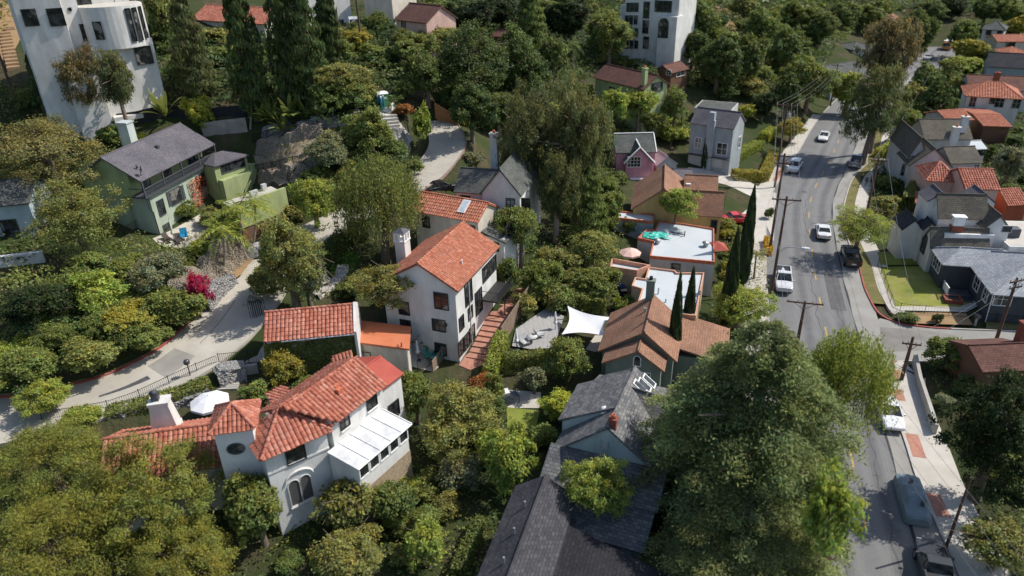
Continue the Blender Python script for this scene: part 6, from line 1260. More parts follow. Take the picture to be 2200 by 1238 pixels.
t_('feather', 110, 1200, 220, 130, 1330, 'bamboo', 'lowest feathery golden green tree at the bottom left corner', 'feathery_tree', ls=.13)
t_('feather', 390, 1215, 150, 100, 1310, 'bamboo', 'feathery golden green tree at the bottom edge right of the corner one', 'feathery_tree', ls=.13)
t_('gum', 90, 855, 78, 34, 915, 'bright', 'thin flat topped tree by the lane railing', ls=.18)
t_('shrub', 170, 900, 60, 30, 930, 'bright', 'bright shrub under the thin flat topped tree', 'large_shrub')
t_('round', 608, 788, 52, 46, 850, 'gold', 'yellow green tree before the ivy wall', ls=.18)
t_('shrub', 550, 848, 42, 30, 874, 'mid', 'green shrub beside the white parasol', 'shrub')
t_('shrub', 648, 838, 40, 24, 858, 'mid', 'low shrub between ivy wall and main tile roof', 'shrub')
t_('shrub', 566, 612, 46, 44, 655, 'olive', 'olive shrub at the lane under the large olive tree', 'large_shrub', ls=.2)
t_('open', 618, 552, 98, 112, 672, 'olive', 'large olive tree over the lane above the tiled garage', ls=.2, free=True)
t_('open', 655, 585, 48, 75, 668, 'grey', 'grey twiggy tree right beside the large olive one', ls=.2)
t_('round', 672, 428, 56, 62, 500, 'bright', 'dense vivid green tree left of the willow', ls=.22)
t_('weep', 812, 428, 96, 104, 560, 'mid', 'large willow like tree left of the skylight house', 'willow_tree', ls=.22, free=True)
t_('open', 838, 612, 88, 66, 728, 'olive', 'spreading tree in front of the tall white house', ls=.18, free=True, lean=(.3, -2.6))
t_('shrub', 760, 620, 42, 30, 645, 'mid', 'shrub at the end of the shaded lawn', 'shrub')
t_('round', 1218, 768, 56, 54, 830, 'mid', 'dense dark green tree below the sail canopy', ls=.18)
t_('round', 1205, 872, 45, 40, 915, 'lime', 'bright yellow green round tree on the small lawn', ls=.17)
t_('open', 1148, 812, 34, 36, 850, 'grey', 'leafless grey shrub beside the barbecue patio', 'bare_shrub', ls=.17)
t_('gum', 1285, 1045, 82, 76, 1175, 'bright', 'thin young tree with orange tips before the slate house', ls=.18, free=True)
t_('shrub', 1165, 935, 40, 34, 965, 'mid', 'green shrub at the slate house eave', 'shrub', ls=.17)
t_('shrub', 1060, 845, 28, 40, 885, 'mid', 'upright green shrub at the arch of the garden hedge', 'shrub', ls=.17)
t_('shrub', 1030, 830, 40, 28, 858, 'rust', 'reddish shrub left of the barbecue patio', 'shrub', ls=.17)
# bank on the left
for cx, cy, hw, hh, gy, c, lb in ((330, 595, 72, 58, 650, 'grey', 'grey green mounded shrub above the pink blossom'), (215, 635, 62, 55, 690, 'bright', 'yellow green shrub on the bank below the planter'), (265, 690, 58, 44, 735, 'gold', 'golden green shrub in the middle of the bank'), (395, 665, 58, 42, 705, 'mid', 'green shrub at the bank edge beside the pink blossom'),
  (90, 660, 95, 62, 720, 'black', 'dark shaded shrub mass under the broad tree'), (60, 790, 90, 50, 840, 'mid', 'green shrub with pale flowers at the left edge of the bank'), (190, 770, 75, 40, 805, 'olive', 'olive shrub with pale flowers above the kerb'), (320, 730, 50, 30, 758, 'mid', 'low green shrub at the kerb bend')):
    t_('shrub', cx, cy, hw, hh, gy, c, lb, 'bank_shrub', ls=.22)
bl = t_('gum', 424, 622, 30, 50, 668, (.42, .03, .12), 'vivid pink bougainvillea hanging down the stone bank', 'bougainvillea', ls=.18, trunk=False)
x, z = GREEN.ray_y(444, 402, .55); ivy(GREEN, x-3.6, x+1.2, z-2.6, z+2.0, .5, 'red leaved climber on the front of the balcony house', 'red', .2, 950).name = 'red_climber'
# hedges
hedge('long clipped hedge behind the lane railing', [(235, 905), (330, 880), (455, 838)], 1.5, 1.1, 'mid')
hedge('tall dark hedge left of the shaded lawn', [(680, 600), (738, 530)], 1.2, 2.2, 'deep')
hedge('dark hedge under the willow by the lawn gate', [(752, 520), (790, 512)], 1.2, 2.4, 'deep')
hedge('golden clipped hedge by the utility poles', [(1575, 385), (1640, 388), (1662, 340)], 1.6, 1.6, 'gold', ls=.24)
hedge('green clipped hedge beside the grey house', [(1568, 350), (1632, 318)], 1.8, 1.4, 'bright', ls=.24)
hedge('light green hedge block near the grey house path', [(1640, 305), (1660, 290)], 1.8, 1.6, 'lime', ls=.24)
hedge('leafy hedge under the sail canopy garden', [(1215, 655), (1300, 668)], 1.6, 1.6, 'mid')
hedge('hedge enclosing the barbecue garden', [(1085, 800), (1168, 790)], 1.1, 1.9, 'mid')
hedge('light green hedge along the brick steps', [(1052, 830), (1080, 745)], 1.2, 2.0, 'bright')
hedge('clipped hedge beside the narrow garden path', [(985, 1245), (1035, 1130)], 1.0, 1.1, 'oak')
hedge('bright hedge beside the pavement below the dark pickup', [(1885, 340), (1922, 318)], 1.6, 1.5, 'lime', ls=.26)
hedge('dark boundary hedge behind the pink tiled house gate', [(1945, 455), (1962, 420)], 1.6, 2.4, 'mid', ls=.24)
hedge('yellow flowered border along the left pavement', [(1648, 520), (1650, 550)], .9, .9, (.45, .3, .03))
hedge('low garden hedge before the grey gabled house', [(1870, 392), (1935, 396)], 1.0, 1.0, 'oak', ls=.26)
ivy(GAR, -GAR.w/2-.1, GAR.w/2, 3.2, 8.0, .3, 'dense green ivy covering the front of the tiled garage')
# palms and large leaved plants
for gx, gy, tx, ty, sp, lb in ((480, 590, 478, 492, 68, 'front left palm of the group below the balcony house'), (513, 560, 515, 450, 72, 'tallest palm of the group, in its middle'), (540, 545, 548, 435, 66, 'right hand palm of the group beside the timber gates')):
    palm(lb, gx, gy, tx, ty, sp, 'bright', n=14, group='palms by the balcony house')
palm('slim young palm trunk in front of the black hillside fence', 537, 275, 538, 200, 22, 'mid', n=9)
palm('shaded fan of palm leaves left of the white apartments', 1232, 160, 1232, 95, 30, 'oak', n=14)
palm('palm beside the cypress on the front garden', 1620, 600, 1625, 545, 40, 'olive', n=12)
for gx, gy, h, lb in ((358, 262, 70, 'banana plant below the hillside villa'), (590, 268, 62, 'banana plant, left one in front of the pines'), (565, 272, 58, 'banana plant nearest the slim young palm'), (690, 262, 52, 'banana plant at the foot of the olive tree by the pines'), (625, 265, 70, 'banana plant, middle one in front of the pines'), (660, 258, 58, 'banana plant, right one in front of the pines'), (612, 290, 50, 'banana plant lowest of those before the pines'), (905, 745, 48, 'banana plant beside the closed white parasol'), (1090, 560, 50, 'banana plant at the loggia of the tall white house')):
    banana(lb, gx, gy, h, 'mid', group='banana plants' if gy < 300 and gx > 400 else None)
banana('spiky agave in the terrace planter', 588, 432, 20, 'bright', 'agave', 14, wide=.12)
banana('spiky palm like plant in the slate house garden', 1163, 990, 22, 'mid', 'spiky_plant', 14, wide=.12)
# ------------------------------------------------------------------ walls, rocks, fences
def rock_mat(name, a, b, sc=2.2):
    if name in MATS: return MATS[name]
    m, nt, bs = newmat(name); v = coords(nt, 'Object'); vo = nd(nt, 'ShaderNodeTexVoronoi', {'Vector': v, 'Scale': sc}); ed = nd(nt, 'ShaderNodeTexVoronoi', {'Vector': v, 'Scale': sc}, feature='DISTANCE_TO_EDGE')
    sp = nd(nt, 'ShaderNodeSeparateColor', {0: vo.outputs['Color']}); c = mixc(nt, sp.outputs[0], a, b); c = mixc(nt, ramp(nt, ed.outputs['Distance'], .0, .09), tuple(x*.3 for x in a), c)
    c = mixc(nt, ramp(nt, noise(nt, v, 5, 4), .35, .75), c, tuple(x*.6 for x in b)); nt.links.new(c, bs.inputs['Base Color']); bs.inputs['Roughness'].default_value = .95
    bump(nt, bs, ed.outputs['Distance'], 1., .25); MATS[name] = m; return m
rock_tan = rock_mat('rock_tan', (.2, .16, .115), (.36, .3, .23), 3.4); rock_grey = rock_mat('rock_grey', (.2, .2, .2), (.4, .39, .37), 3.2)
def rockwall(label, px, h, m, name='rock_wall', lean=.5, z0=-.6, jit=.28):
    P = resample(catmull([G(*p) for p in px], 6), .35); n = len(P); t = np.gradient(P[:, :2], axis=0); t /= np.linalg.norm(t, axis=1)[:, None]; nn = np.c_[-t[:, 1], t[:, 0]]; rows = max(4, int(h/.35)); V = []; side = 1 if np.mean(nn[:, 1]) > 0 else -1
    for j in range(rows+2):
        k = min(j, rows)/rows
        for i in range(n):
            e = jit*(NR.random()-.5)*(0 if j > rows else 1); hh = (z0+(h-z0)*k)*(1+.18*sin(i*.31)+.12*sin(i*.83)); q = P[i, :2]+nn[i]*side*(lean*h*k+e+(1.2 if j > rows else 0)); V.append((q[0], q[1], P[i, 2]+hh+e*.5))
    F = [(j*n+i, j*n+i+1, (j+1)*n+i+1, (j+1)*n+i) for j in range(rows+1) for i in range(n-1)]
    if side < 0: F = [f[::-1] for f in F]
    mb = MB(); mb.mesh(V, F); o = mb.build(name, m); c = V[n//2]; me = o.data
    return tag(o, label, 'wall')
rockwall('rough rock face under the balcony house terrace', [(432, 672), (448, 640), (478, 612), (512, 582), (548, 552)], 2.6, rock_tan, jit=.35, lean=.5)
rockwall('low pale stone kerb wall at the lane bend', [(452, 662), (478, 634), (512, 604)], 1.0, rock_grey, lean=.15)
rockwall('upper dry stone terrace wall behind the balcony house', [(545, 338), (600, 322), (660, 306), (700, 298)], 1.7, rock_tan, jit=.25)
rockwall('lower dry stone terrace wall right of the balcony house', [(548, 400), (600, 392), (648, 384), (690, 372)], 1.6, rock_tan, jit=.25)
rockwall('grey stone retaining wall above the dry terraces', [(560, 300), (640, 286), (720, 276), (780, 262)], 1.3, rock_grey, jit=.22)
rockwall('grey rubble wall beneath the concrete steps by the lane', [(845, 345), (868, 330), (885, 312)], 2.2, rock_grey, jit=.4)
rockwall('pale edging stones beside the shaded lawn', [(688, 645), (722, 622), (742, 600), (752, 575)], .5, rock_mat('edging', (.45, .42, .36), (.6, .57, .5)), lean=.1, jit=.3)
rockwall('rock edging under the lane railing steps', [(478, 838), (505, 828), (540, 822)], 1.2, rock_grey, jit=.4)
rockwall('rough garden stone edge behind the hedge by the white parasol', [(240, 925), (330, 895), (420, 872), (460, 855)], .9, rock_grey, lean=.1)
def longwall(label, px, h, th, m, name='garden_wall', cat='wall', part='wall', below=.6):
    P = [G(*p) for p in px]; t = thing(name, label, cat, P[0]); mb = MB()
    for i in range(len(P)-1):
        a, b = P[i], P[i+1]; u = unit((b-a)*[1, 1, 0]); v = np.array([-u[1], u[0], 0])*th/2; V = [a-v, b-v, b+v, a+v]; mb.mesh([p-(0, 0, below) for p in V]+[p+(0, 0, h) for p in V], [(3, 2, 1, 0), (4, 5, 6, 7), (0, 1, 5, 4), (1, 2, 6, 5), (2, 3, 7, 6), (3, 0, 4, 7)])
    mb.build(part, m, t); return t
longwall('concrete retaining wall behind the pavement by the brown bungalow', [(1962, 780), (1972, 830), (1990, 885), (2006, 935)], 1.1, .3, concrete)
longwall('weathered concrete wall under the hillside fence', [(438, 292), (480, 286), (532, 280)], 1.7, .3, rough_mat('old_concrete', (.3, .28, .24), (.38, .35, .3), 1.2, .92, .3, 10, .6, .5))
longwall('black boarded fence at the foot of the hillside villa', [(235, 275), (300, 266), (365, 250), (430, 262), (530, 252)], 1.7, .08, plain('black_boards', (.025, .025, .028), .8), 'board_fence', 'fence', 'boards')
longwall('orange timber fence at the right edge of the upper lane', [(935, 246), (965, 262), (985, 280)], 1.6, .1, rough_mat('orange_timber', (.33, .15, .06), (.4, .2, .09), 3, .85, .3, 8, .3, .6), 'timber_fence', 'fence', 'boards')
longwall('dark timber gate wall at the end of the pavement hedge', [(1948, 452), (1950, 440)], 1.6, .1, brownwood, 'timber_gate', 'gate', 'boards')
longwall('brown metal screen fence behind the small terrace', [(879, 748), (918, 752), (956, 757)], 1.7, .06, plain('screen_brown', (.1, .085, .07), .7), 'screen_fence', 'fence', 'panel')
longwall('low wall around the lane side steps', [(470, 812), (520, 806), (556, 800)], .9, .25, concrete)
woodf = rough_mat('fence_wood', (.2, .14, .1), (.27, .2, .15), 4, .9, .4, 9, .3, .8, st=(1, 1, .2))
t = longwall('tall weathered wooden fence beside the brick steps', [(1078, 742), (1105, 700), (1134, 655), (1150, 628)], 2.0, .1, woodf, 'wooden_fence', 'fence', 'boards')
longwall('dark timber fence left of the deck terrace', [(930, 800), (945, 780), (962, 762)], 1.2, .08, woodf, 'terrace_fence', 'fence', 'boards')
iron = plain('black_iron', (.012, .012, .013), .5)
def railing(label, px, h=1.15, gap=.16, name='iron_railing', posts=2.4, r=.018, m=iron):
    P = [G(*p) for p in px]; t = thing(name, label, 'railing', P[0]); mb = MB(); pb = MB()
    Q = resample(np.array(P), gap); z = T(Q[:, 0], Q[:, 1]); Q[:, 2] = smooth1(np.maximum(Q[:, 2], z-.05), 5)
    for q in Q: mb.tube([q+(0, 0, .1), q+(0, 0, h)], r*.75, 4, cap=False, smooth=False)
    mb.tube([q+(0, 0, h) for q in Q[::4]]+[Q[-1]+(0, 0, h)], r*1.4, 4); mb.tube([q+(0, 0, .14) for q in Q[::4]]+[Q[-1]+(0, 0, .14)], r*1.2, 4); mb.build('bars', m, t)
    for q in Q[::int(posts/gap)]:
        pb = MB(); pb.tube([q-(0, 0, .3), q+(0, 0, h+.12)], r*2, 5); pb.build('post', m, t)
    return t
railing('long black iron railing along the lower edge of the lane', [(95, 912), (165, 903), (240, 889), (298, 869), (350, 844), (410, 815), (470, 790)], 1.25)
railing('black iron railing with gate by the ivy clad garage', [(474, 789), (520, 784), (566, 779)], 1.35)
railing('black railing at the edge of the balcony house terrace', [(352, 548), (395, 538), (442, 512)], .9)
railing('black railing on the stone plinth left of the balcony house', [(268, 508), (310, 482)], 1.0)
railing('black picket fence on the grey stone wall', [(545, 306), (600, 290), (640, 280)], 1.0, .22, r=.03)
railing('black picket fence above the lower dry stone wall', [(552, 372), (610, 362), (650, 352)], 1.1, .22, r=.03)
railing('black railing down to the terrace planter', [(620, 392), (640, 376), (662, 356)], 1.0, .22, r=.03)
railing('thin black fence around the corner lawn', [(1885, 572), (1896, 600), (1912, 650), (1920, 668), (1990, 676), (2080, 683)], 1.0, .3, r=.015)
railing('thin dark fence before the charcoal bungalow drive', [(2085, 690), (2140, 694), (2210, 700)], 1.0, .3, r=.015)
railing('black railing round the rubble steps', [(858, 300), (880, 290), (870, 262), (845, 240)], 1.0, .3, r=.025)
railing('black railing beside the portable toilet', [(790, 250), (808, 228), (815, 215)], 1.0, .3, r=.03)
railing('dark deck railing under the small terrace', [(898, 800), (922, 790), (940, 768)], 1.0, .12)
def steps(label, a, b, wid, n, m, name='steps', rise=None):
    A, B = G(*a), G(*b); t = thing(name, label, 'steps', A); u = unit((B-A)*[1, 1, 0]); L = np.linalg.norm((B-A)[:2]); f = Fr(A, u); dz = (B[2]-A[2])/n; mb = MB(f)
    for k in range(n): mb.box(L*k/n, L*(k+1)/n+.05, -wid/2+k*.002, wid/2-k*.002, A[2]+dz*k-.7, A[2]+max(dz, .02)*(k+1)+.06)
    mb.build('treads', m, t); return t
steps('flight of red brick garden steps beside the wooden fence', (1030, 775), (1080, 672), 2.6, 9, brickred, 'brick_steps')
steps('upper flight of brick steps turning under the trees', (1086, 660), (1122, 622), 1.4, 7, brickred, 'brick_steps')
steps('pale concrete steps from the lane railing down to the parasol', (486, 838), (500, 802), 1.8, 8, concrete, 'lane_steps')
steps('crumbling pale concrete steps below the portable toilet', (848, 312), (832, 248), 2.6, 9, walk_m, 'rubble_steps')
steps('worn wooden stairs on the dirt slope at the left edge', (30, 150), (8, 62), 1.6, 12, rough_mat('old_wood', (.3, .19, .1), (.36, .25, .15), 3, .9, .3, 9, .3, .6), 'slope_stairs')
# ------------------------------------------------------------------ utility poles and wires
pole_m = rough_mat('pole_wood', (.09, .05, .035), (.14, .09, .065), 5, .9, .4, 12, .3, 1., st=(1, 1, .2)); wire_m = plain('cable', (.2, .2, .21), .5, vary=.05); steel = plain('steel', (.35, .36, .37), .45, .5)
def zat(x, y, py):
    lo, hi = -5, 60
    for _ in range(34):
        m = (lo+hi)/2
        if proj((x, y, m))[1] > py: lo = m
        else: hi = m
    return m
STR_ANG = lambda x, y: (lambda i: atan2(*(STREET[min(i+1, len(STREET)-1)]-STREET[max(i-1, 0)])[::-1]))(int(np.hypot(STREET[:, 0]-x, STREET[:, 1]-y).argmin()))
def pole(label, base, topy, arms=((-.3, 2.6),), ang=None, r=.16, extra=None):
    g = G(*base); z = zat(g[0], g[1], topy); H = z-g[2]; t = thing('utility_pole', label, 'utility pole', g, 'utility poles'); f = Fr(g, (cos(a := (ang if ang is not None else STR_ANG(g[0], g[1])-pi/2)), sin(a)))
    mb = MB(f); mb.tube([(0, 0, g[2]-.4), (0, 0, g[2]+H*.5), (0, 0, z)], [r*1.15, r, r*.7], 8); mb.build('shaft', pole_m, t); ends = []
    for dz, w in arms:
        mb = MB(f); mb.box(-w/2, w/2, -.19, -.09, z+dz-.07, z+dz+.07); mb.tube([(-w*.3, -.14, z+dz-.05), (0, 0, z+dz-.8)], .025, 4); mb.tube([(w*.3, -.14, z+dz-.05), (0, 0, z+dz-.8)], .025, 4); am = mb.build('crossarm', pole_m, t); e = []
        for k in (-.47, -.2, .2, .47):
            ib = MB(f); ib.lathe((w*k, -.14, z+dz+.07), [(.03, 0), (.03, .1), (.06, .1), (.05, .22), (0, .24)], 6); ib.build('insulator', plain('porcelain', (.5, .48, .45), .3), am); e.append(f.p(w*k, -.14, z+dz+.3))
        ends.append(e)
    if extra == 'transformer':
        mb = MB(f); mb.lathe((.42, 0, z-2.3), [(.0, 0), (.26, 0), (.28, .1), (.28, .75), (.2, .85), (0, .9)], 10); mb.build('transformer', steel, t)
    return dict(f=f, g=g, z=z, ends=ends, t=t)
A1 = pole('utility pole with the street lamp arm on the left kerb', (1656, 636), 422, arms=((-.35, 3.0),))
A2 = pole('nearest utility pole rising out of the cedar top', (1712, 742), 647, arms=((-.15, 3.4),))
A3 = pole('utility pole beside the white parked suv', (1653, 542), 330, arms=((-.3, 2.4), (-1.2, 2.2)), extra='transformer')
A4 = pole('utility pole by the golden hedge', (1664, 404), 222, arms=((-.3, 3.0), (-1.3, 2.4)), extra='transformer')
A5 = pole('utility pole on the right pavement before the street tree', (1860, 466), 338, arms=((-.4, 2.4),))
A6 = pole('utility pole at the side street opposite the charcoal bungalow', (2138, 737), 597, arms=((-.3, 2.0), (-1.0, 1.6)), ang=.3)
A7 = pole('utility pole at the street corner near the brown bungalow', (1936, 818), 724, arms=((-.7, 1.6),))
A8 = pole('far utility pole on the left kerb at the bend', (1784, 228), 138, arms=((-.3, 2.4),))
A9 = pole('distant utility pole on the far street', (2012, 172), 118, arms=((-.3, 2.0),))
A10 = pole('leaning looking pole in the shade at the lower right pavement', (2031, 1180), 1026, arms=(), r=.1)
pole('wooden pole at the left edge below the wooden stairs', (40, 238), 60, arms=())
pole('tall pole rising past the top edge beside the van', (781, 134), -60, arms=())
pole('short dark pole between the pink and the grey house', (1461, 302), 242, arms=(), r=.13)
f = A1['f']; za = zat(*A1['g'][:2], 531); t = thing('street_lamp', 'cobra head street lamp reaching over the road from the lamp arm pole', 'street lamp', f.p(0, 0, za)); mb = MB(f); mb.tube([(0.1, 0, za-.6), (.7, 0, za), (1.6, 0, za+.12), (2.5, 0, za+.1)], .045, 6); mb.build('arm', steel, t)
mb = MB(f); mb.prism([(2.4, -.12), (2.75, -.19), (3.15, -.15), (3.25, 0), (3.15, .15), (2.75, .19), (2.4, .12)], za+.02, za+.2); mb.build('lamp_head', plain('lamp_grey', (.6, .62, .63), .4), t)
def wire(a, b, sag, label, group, r=.016):
    r *= .72
    k = np.linspace(0, 1, 15)[:, None]; P = a*(1-k)+b*k; P[:, 2] -= 4*sag*(k*(1-k))[:, 0]; mb = MB(); mb.tube(list(P), r, 4, cap=False); o = mb.build('power_line', wire_m); tag(o, label, 'power line', group)
GW = 'overhead wires along the left kerb'; LW = 'thin overhead wire strung along the left kerb poles'
near_pole = [np.array([21.5+i*1.0, 6.0, 12.0]) for i in range(4)]
for i in range(4):
    wire(near_pole[i], A2['ends'][0][i], .7, LW, GW, .02); wire(A2['ends'][0][i], A1['ends'][0][i], .5, LW, GW, .018); wire(A1['ends'][0][i], A4['ends'][0][i], .7, LW, GW, .02)
    wire(A4['ends'][0][i], A8['ends'][0][i], .9, LW, GW, .022)
for i in (0, 3): wire(A3['ends'][0][i], A4['ends'][1][i], .4, LW, GW, .02); wire(A2['ends'][0][i]-(0, 0, 2.2), A3['ends'][1][i], .9, LW, GW, .02)
GE = 'overhead wires over the corner lawn'; LE = 'thin overhead wire crossing above the corner lawn'
for i in (0, 3): wire(A7['ends'][0][i], A5['ends'][0][i], .8, LE, GE, .022); wire(A7['ends'][0][i], A6['ends'][0][i], .5, LE, GE, .018)
wire(A5['ends'][0][1], A9['ends'][0][1], 1.2, 'long thin overhead wire running up the right side of the street', None, .025); wire(A5['ends'][0][0]-(0, 0, .3), A1['ends'][0][3]-(0, 0, 1.5), .8, 'single overhead wire crossing the street between two poles', None, .018)
# ------------------------------------------------------------------ vehicles
tyre_m = plain('tyre', (.015, .015, .016), .85); rim_m = plain('rim', (.4, .41, .42), .35, .7); lamp_r = plain('tail_lamp', (.4, .02, .02), .3); lamp_w = plain('head_lamp', (.75, .77, .78), .2)
def loft(mb, S, c=.5):
    """skin between cross sections; each is a list of points of equal count"""
    n = len(S[0]); V = [p for s in S for p in s]; F = []
    for i in range(len(S)-1):
        for k in range(n): F.append((i*n+k, i*n+(k+1) % n, (i+1)*n+(k+1) % n, (i+1)*n+k))
    mb.mesh(V, F, c, smooth=False); mb.mesh(S[0], [tuple(range(n))[::-1]], c); mb.mesh(S[-1], [tuple(range(n))], c)
def ring(x, hw, zb, zs, zt, tw): return [(x, -hw*.93, zb), (x, -hw, (zb+zs)*.5), (x, -hw*.97, zs), (x, -tw, zt), (x, 0, zt+.03), (x, tw, zt), (x, hw*.97, zs), (x, hw, (zb+zs)*.5), (x, hw*.93, zb)]
def car(label, px, kind, col, yaw, name='parked_car', cat='car', group=None, flip=False, on=None, rough=.25):
    g = G(*px) if on is None else on; t = thing(name, label, cat, (0, 0, 0), group); P = paint('%s_%.2f%.2f%.2f' % ((kind,)+tuple(col)), col, rough)
    L, hw, H = {'sedan': (4.6, .9, 1.43), 'suv': (4.7, .95, 1.72), 'pickup': (5.5, .97, 1.8), 'van': (5.8, 1.0, 2.6), 'truck': (6.5, 1.15, 2.8)}[kind]; h = L/2; b = .3
    st = {'sedan': [(-h, .72, .5, .8, .84), (-h+.25, .86, b, .88, .95), (-h+.9, .9, b, .92, 1.0), (-.2, .9, b, .93, .96), (h-1.5, .9, b, .9, .95), (h-.5, .87, b, .75, .82), (h-.08, .76, .38, .66, .7), (h, .62, .45, .6, .63)],
          'suv': [(-h, .8, .5, 1.0, 1.05), (-h+.2, .92, b, 1.08, 1.12), (0, .95, b, 1.08, 1.1), (h-1.4, .95, b, 1.03, 1.08), (h-.3, .92, .35, .92, .97), (h, .76, .45, .8, .84)],
          'pickup': [(-h, .9, .5, 1.02, 1.05), (-h+.1, .96, .42, 1.08, 1.1), (0, .97, .38, 1.1, 1.12), (h-1.6, .97, .38, 1.08, 1.12), (h-.35, .94, .4, 1.0, 1.06), (h, .8, .48, .9, .93)],
          'van': [(-h, .95, .4, 1.3, 1.32), (-h+.1, 1., .35, 1.35, 1.37), (h-1.2, 1., .35, 1.3, 1.32), (h-.3, .95, .38, 1.0, 1.05), (h, .82, .45, .9, .92)],
          'truck': [(-h, 1.1, .6, 1.0, 1.02), (h-2, 1.1, .5, 1.0, 1.02), (h-1.8, 1.1, .45, 1.25, 1.28), (h-.1, 1.08, .45, 1.2, 1.22), (h, 1.0, .5, 1.1, 1.12)]}[kind]
    mb = MB(); loft(mb, [ring(x, w, zb, zs, zt, w*.86) for x, w, zb, zs, zt in st]); body = mb.build('body', P, t)
    cab = {'sedan': (-h+.75, -h+1.45, h-2.25, h-1.35, .94, 1.42), 'suv': (-h+.12, -h+.5, h-2.1, h-1.3, 1.09, 1.7), 'pickup': (-.35, -.15, h-2.3, h-1.5, 1.1, 1.78), 'van': (-h+.06, -h+.15, h-1.7, h-.75, 1.33, 2.55), 'truck': (h-1.9, h-1.85, h-.75, h-.15, 1.25, 2.2)}[kind]
    x0, x1, x2, x3, z0, z1 = cab; w0, w1 = hw*.88, hw*.72 if kind not in ('van', 'truck') else hw*.86
    V = [(x0, -w0, z0), (x3, -w0, z0), (x3, w0, z0), (x0, w0, z0), (x1, -w1, z1-.05), (x2, -w1, z1-.05), (x2, w1, z1-.05), (x1, w1, z1-.05)]; mb = MB(); mb.mesh(V, [(0, 1, 5, 4), (1, 2, 6, 5), (2, 3, 7, 6), (3, 0, 4, 7), (4, 5, 6, 7)]); mb.build('windows', glass_mat(), t)
    mb = MB(); mb.slab([(x1-.03, -w1-.02, z1), (x2+.03, -w1-.02, z1), (x2+.03, w1+.02, z1), (x1-.03, w1+.02, z1)], .08)
    for sy in (-1, 1):
        mb.tube([(x0, sy*w0, z0), (x1, sy*w1, z1-.04)], .045, 4); mb.tube([(x3, sy*w0, z0), (x2, sy*w1, z1-.04)], .045, 4); xm = (x1+x2)/2; mb.tube([(xm, sy*(w0+.01), z0), (xm, sy*(w1+.01), z1-.04)], .05, 4)
        if kind == 'van': mb.mesh([(x0+.1, sy*(w0+.02), z0), (xm, sy*(w0+.02), z0), (xm, sy*(w1+.03), z1), (x1, sy*(w1+.03), z1)], [(0, 1, 2, 3)])
    mb.build('roof', P, t)
    if kind == 'pickup':
        mb = MB(); mb.box(-h+.14, -.42, -.78, .78, 1.118, 1.13); mb.build('cargo_bed', plain('bed_black', (.02, .02, .022), .7), t)
        mb = MB()
        for sy in (-1, 1): mb.box(-h+.08, -.38, sy*.86-.06, sy*.86+.06, 1.1, 1.28)
        mb.box(-h+.05, -h+.13, -.8, .8, 1.08, 1.27); mb.build('bed_rail', P, t)
    if kind == 'truck':
        mb = MB(); mb.box(-h, h-2.1, -1.1, 1.1, 1.03, 2.4); mb.build('box_body', paint('truck_orange', (.6, .26, .04)), t); mb = MB(); mb.box(-h-.02, h-2.08, -1.13, 1.13, 2.4, 2.5); mb.build('box_roof', white_trim, t)
    wx = (h*.62, -h*.62)
    for x in wx:
        for sy in (-1, 1):
            r = .33 if kind in ('sedan',) else .38; mb = MB(); k = 14; C = [(x+r*cos(2*pi*i/k), sy*(hw-.2), r+r*sin(2*pi*i/k)) for i in range(k)]; D = [(p[0], sy*(hw+.012), p[2]) for p in C]; mb.mesh(C+D, [tuple(range(k)), tuple(range(k, 2*k))[::-1]]+[(i, (i+1) % k, k+(i+1) % k, k+i) for i in range(k)]); w = mb.build('wheel', tyre_m, t)
            mb = MB(); mb.face([(x+r*.6*cos(2*pi*i/k), sy*(hw+.02), r+r*.6*sin(2*pi*i/k)) for i in range(k)][::-sy]); mb.build('rim', rim_m, w)
    zf = st[-1][3]; zr = st[0][3]
    for sy in (-1, 1):
        mb = MB(); mb.box(h-.22, h-.02, sy*.62-.16, sy*.62+.16, zf-.1, zf+.06); mb.build('headlight', lamp_w, t); mb = MB(); mb.box(-h+.0, -h+.12, sy*.68-.13, sy*.68+.13, zr-.12, zr+.06); mb.build('tail_light', lamp_r, t)
        mb = MB(); mb.box(x3-.25, x3-.1, sy*(hw+.08)-.09, sy*(hw+.08)+.09, z0+.02, z0+.16); mb.build('mirror', P, t)
    mb = MB(); mb.box(-h-.03, -h+.06, -.26, .26, zr-.34, zr-.2); mb.build('number_plate', white_trim, t)
    t.location = (float(g[0]), float(g[1]), float(g[2])+.01); t.rotation_euler = (0, 0, yaw); return t
def syaw(px, back=False):
    g = G(*px); return STR_ANG(g[0], g[1])+(pi if back else 0)
car('white sedan driving up the street away from the corner', (1767, 505), 'sedan', (.75, .76, .78), syaw((1767, 505)), 'moving_car', group=None)
car('black pickup with open bed parked under the street tree', (1826, 560), 'pickup', (.02, .018, .016), syaw((1826, 560))+.03, 'pickup_truck', 'pickup')
car('silver white suv parked on the left beside two poles', (1706, 366), 'suv', (.6, .63, .66), syaw((1706, 366), True), 'parked_suv')
car('white sedan parked on the left kerb near the bend', (1769, 300), 'sedan', (.78, .78, .78), syaw((1769, 300), True))
car('grey pickup with dark bed parked on the right under the brown gum', (1838, 355), 'pickup', (.3, .29, .29), syaw((1838, 355)), 'pickup_truck', 'pickup')
car('silver pickup parked at the left kerb by the lamp pole', (1681, 612), 'pickup', (.62, .63, .64), syaw((1681, 612), True), 'pickup_truck', 'pickup')
car('white car parked at the right kerb half under the overhanging tree', (1907, 898), 'sedan', (.78, .79, .8), syaw((1907, 898), True)+.05)
car('dark grey pickup parked nearest at the right kerb', (2006, 1248), 'pickup', (.05, .055, .065), syaw((2006, 1248))-.03, 'pickup_truck', 'pickup')
car('dark car parked in tree shade beyond the bend', (1828, 250), 'sedan', (.08, .08, .09), syaw((1828, 250), True))
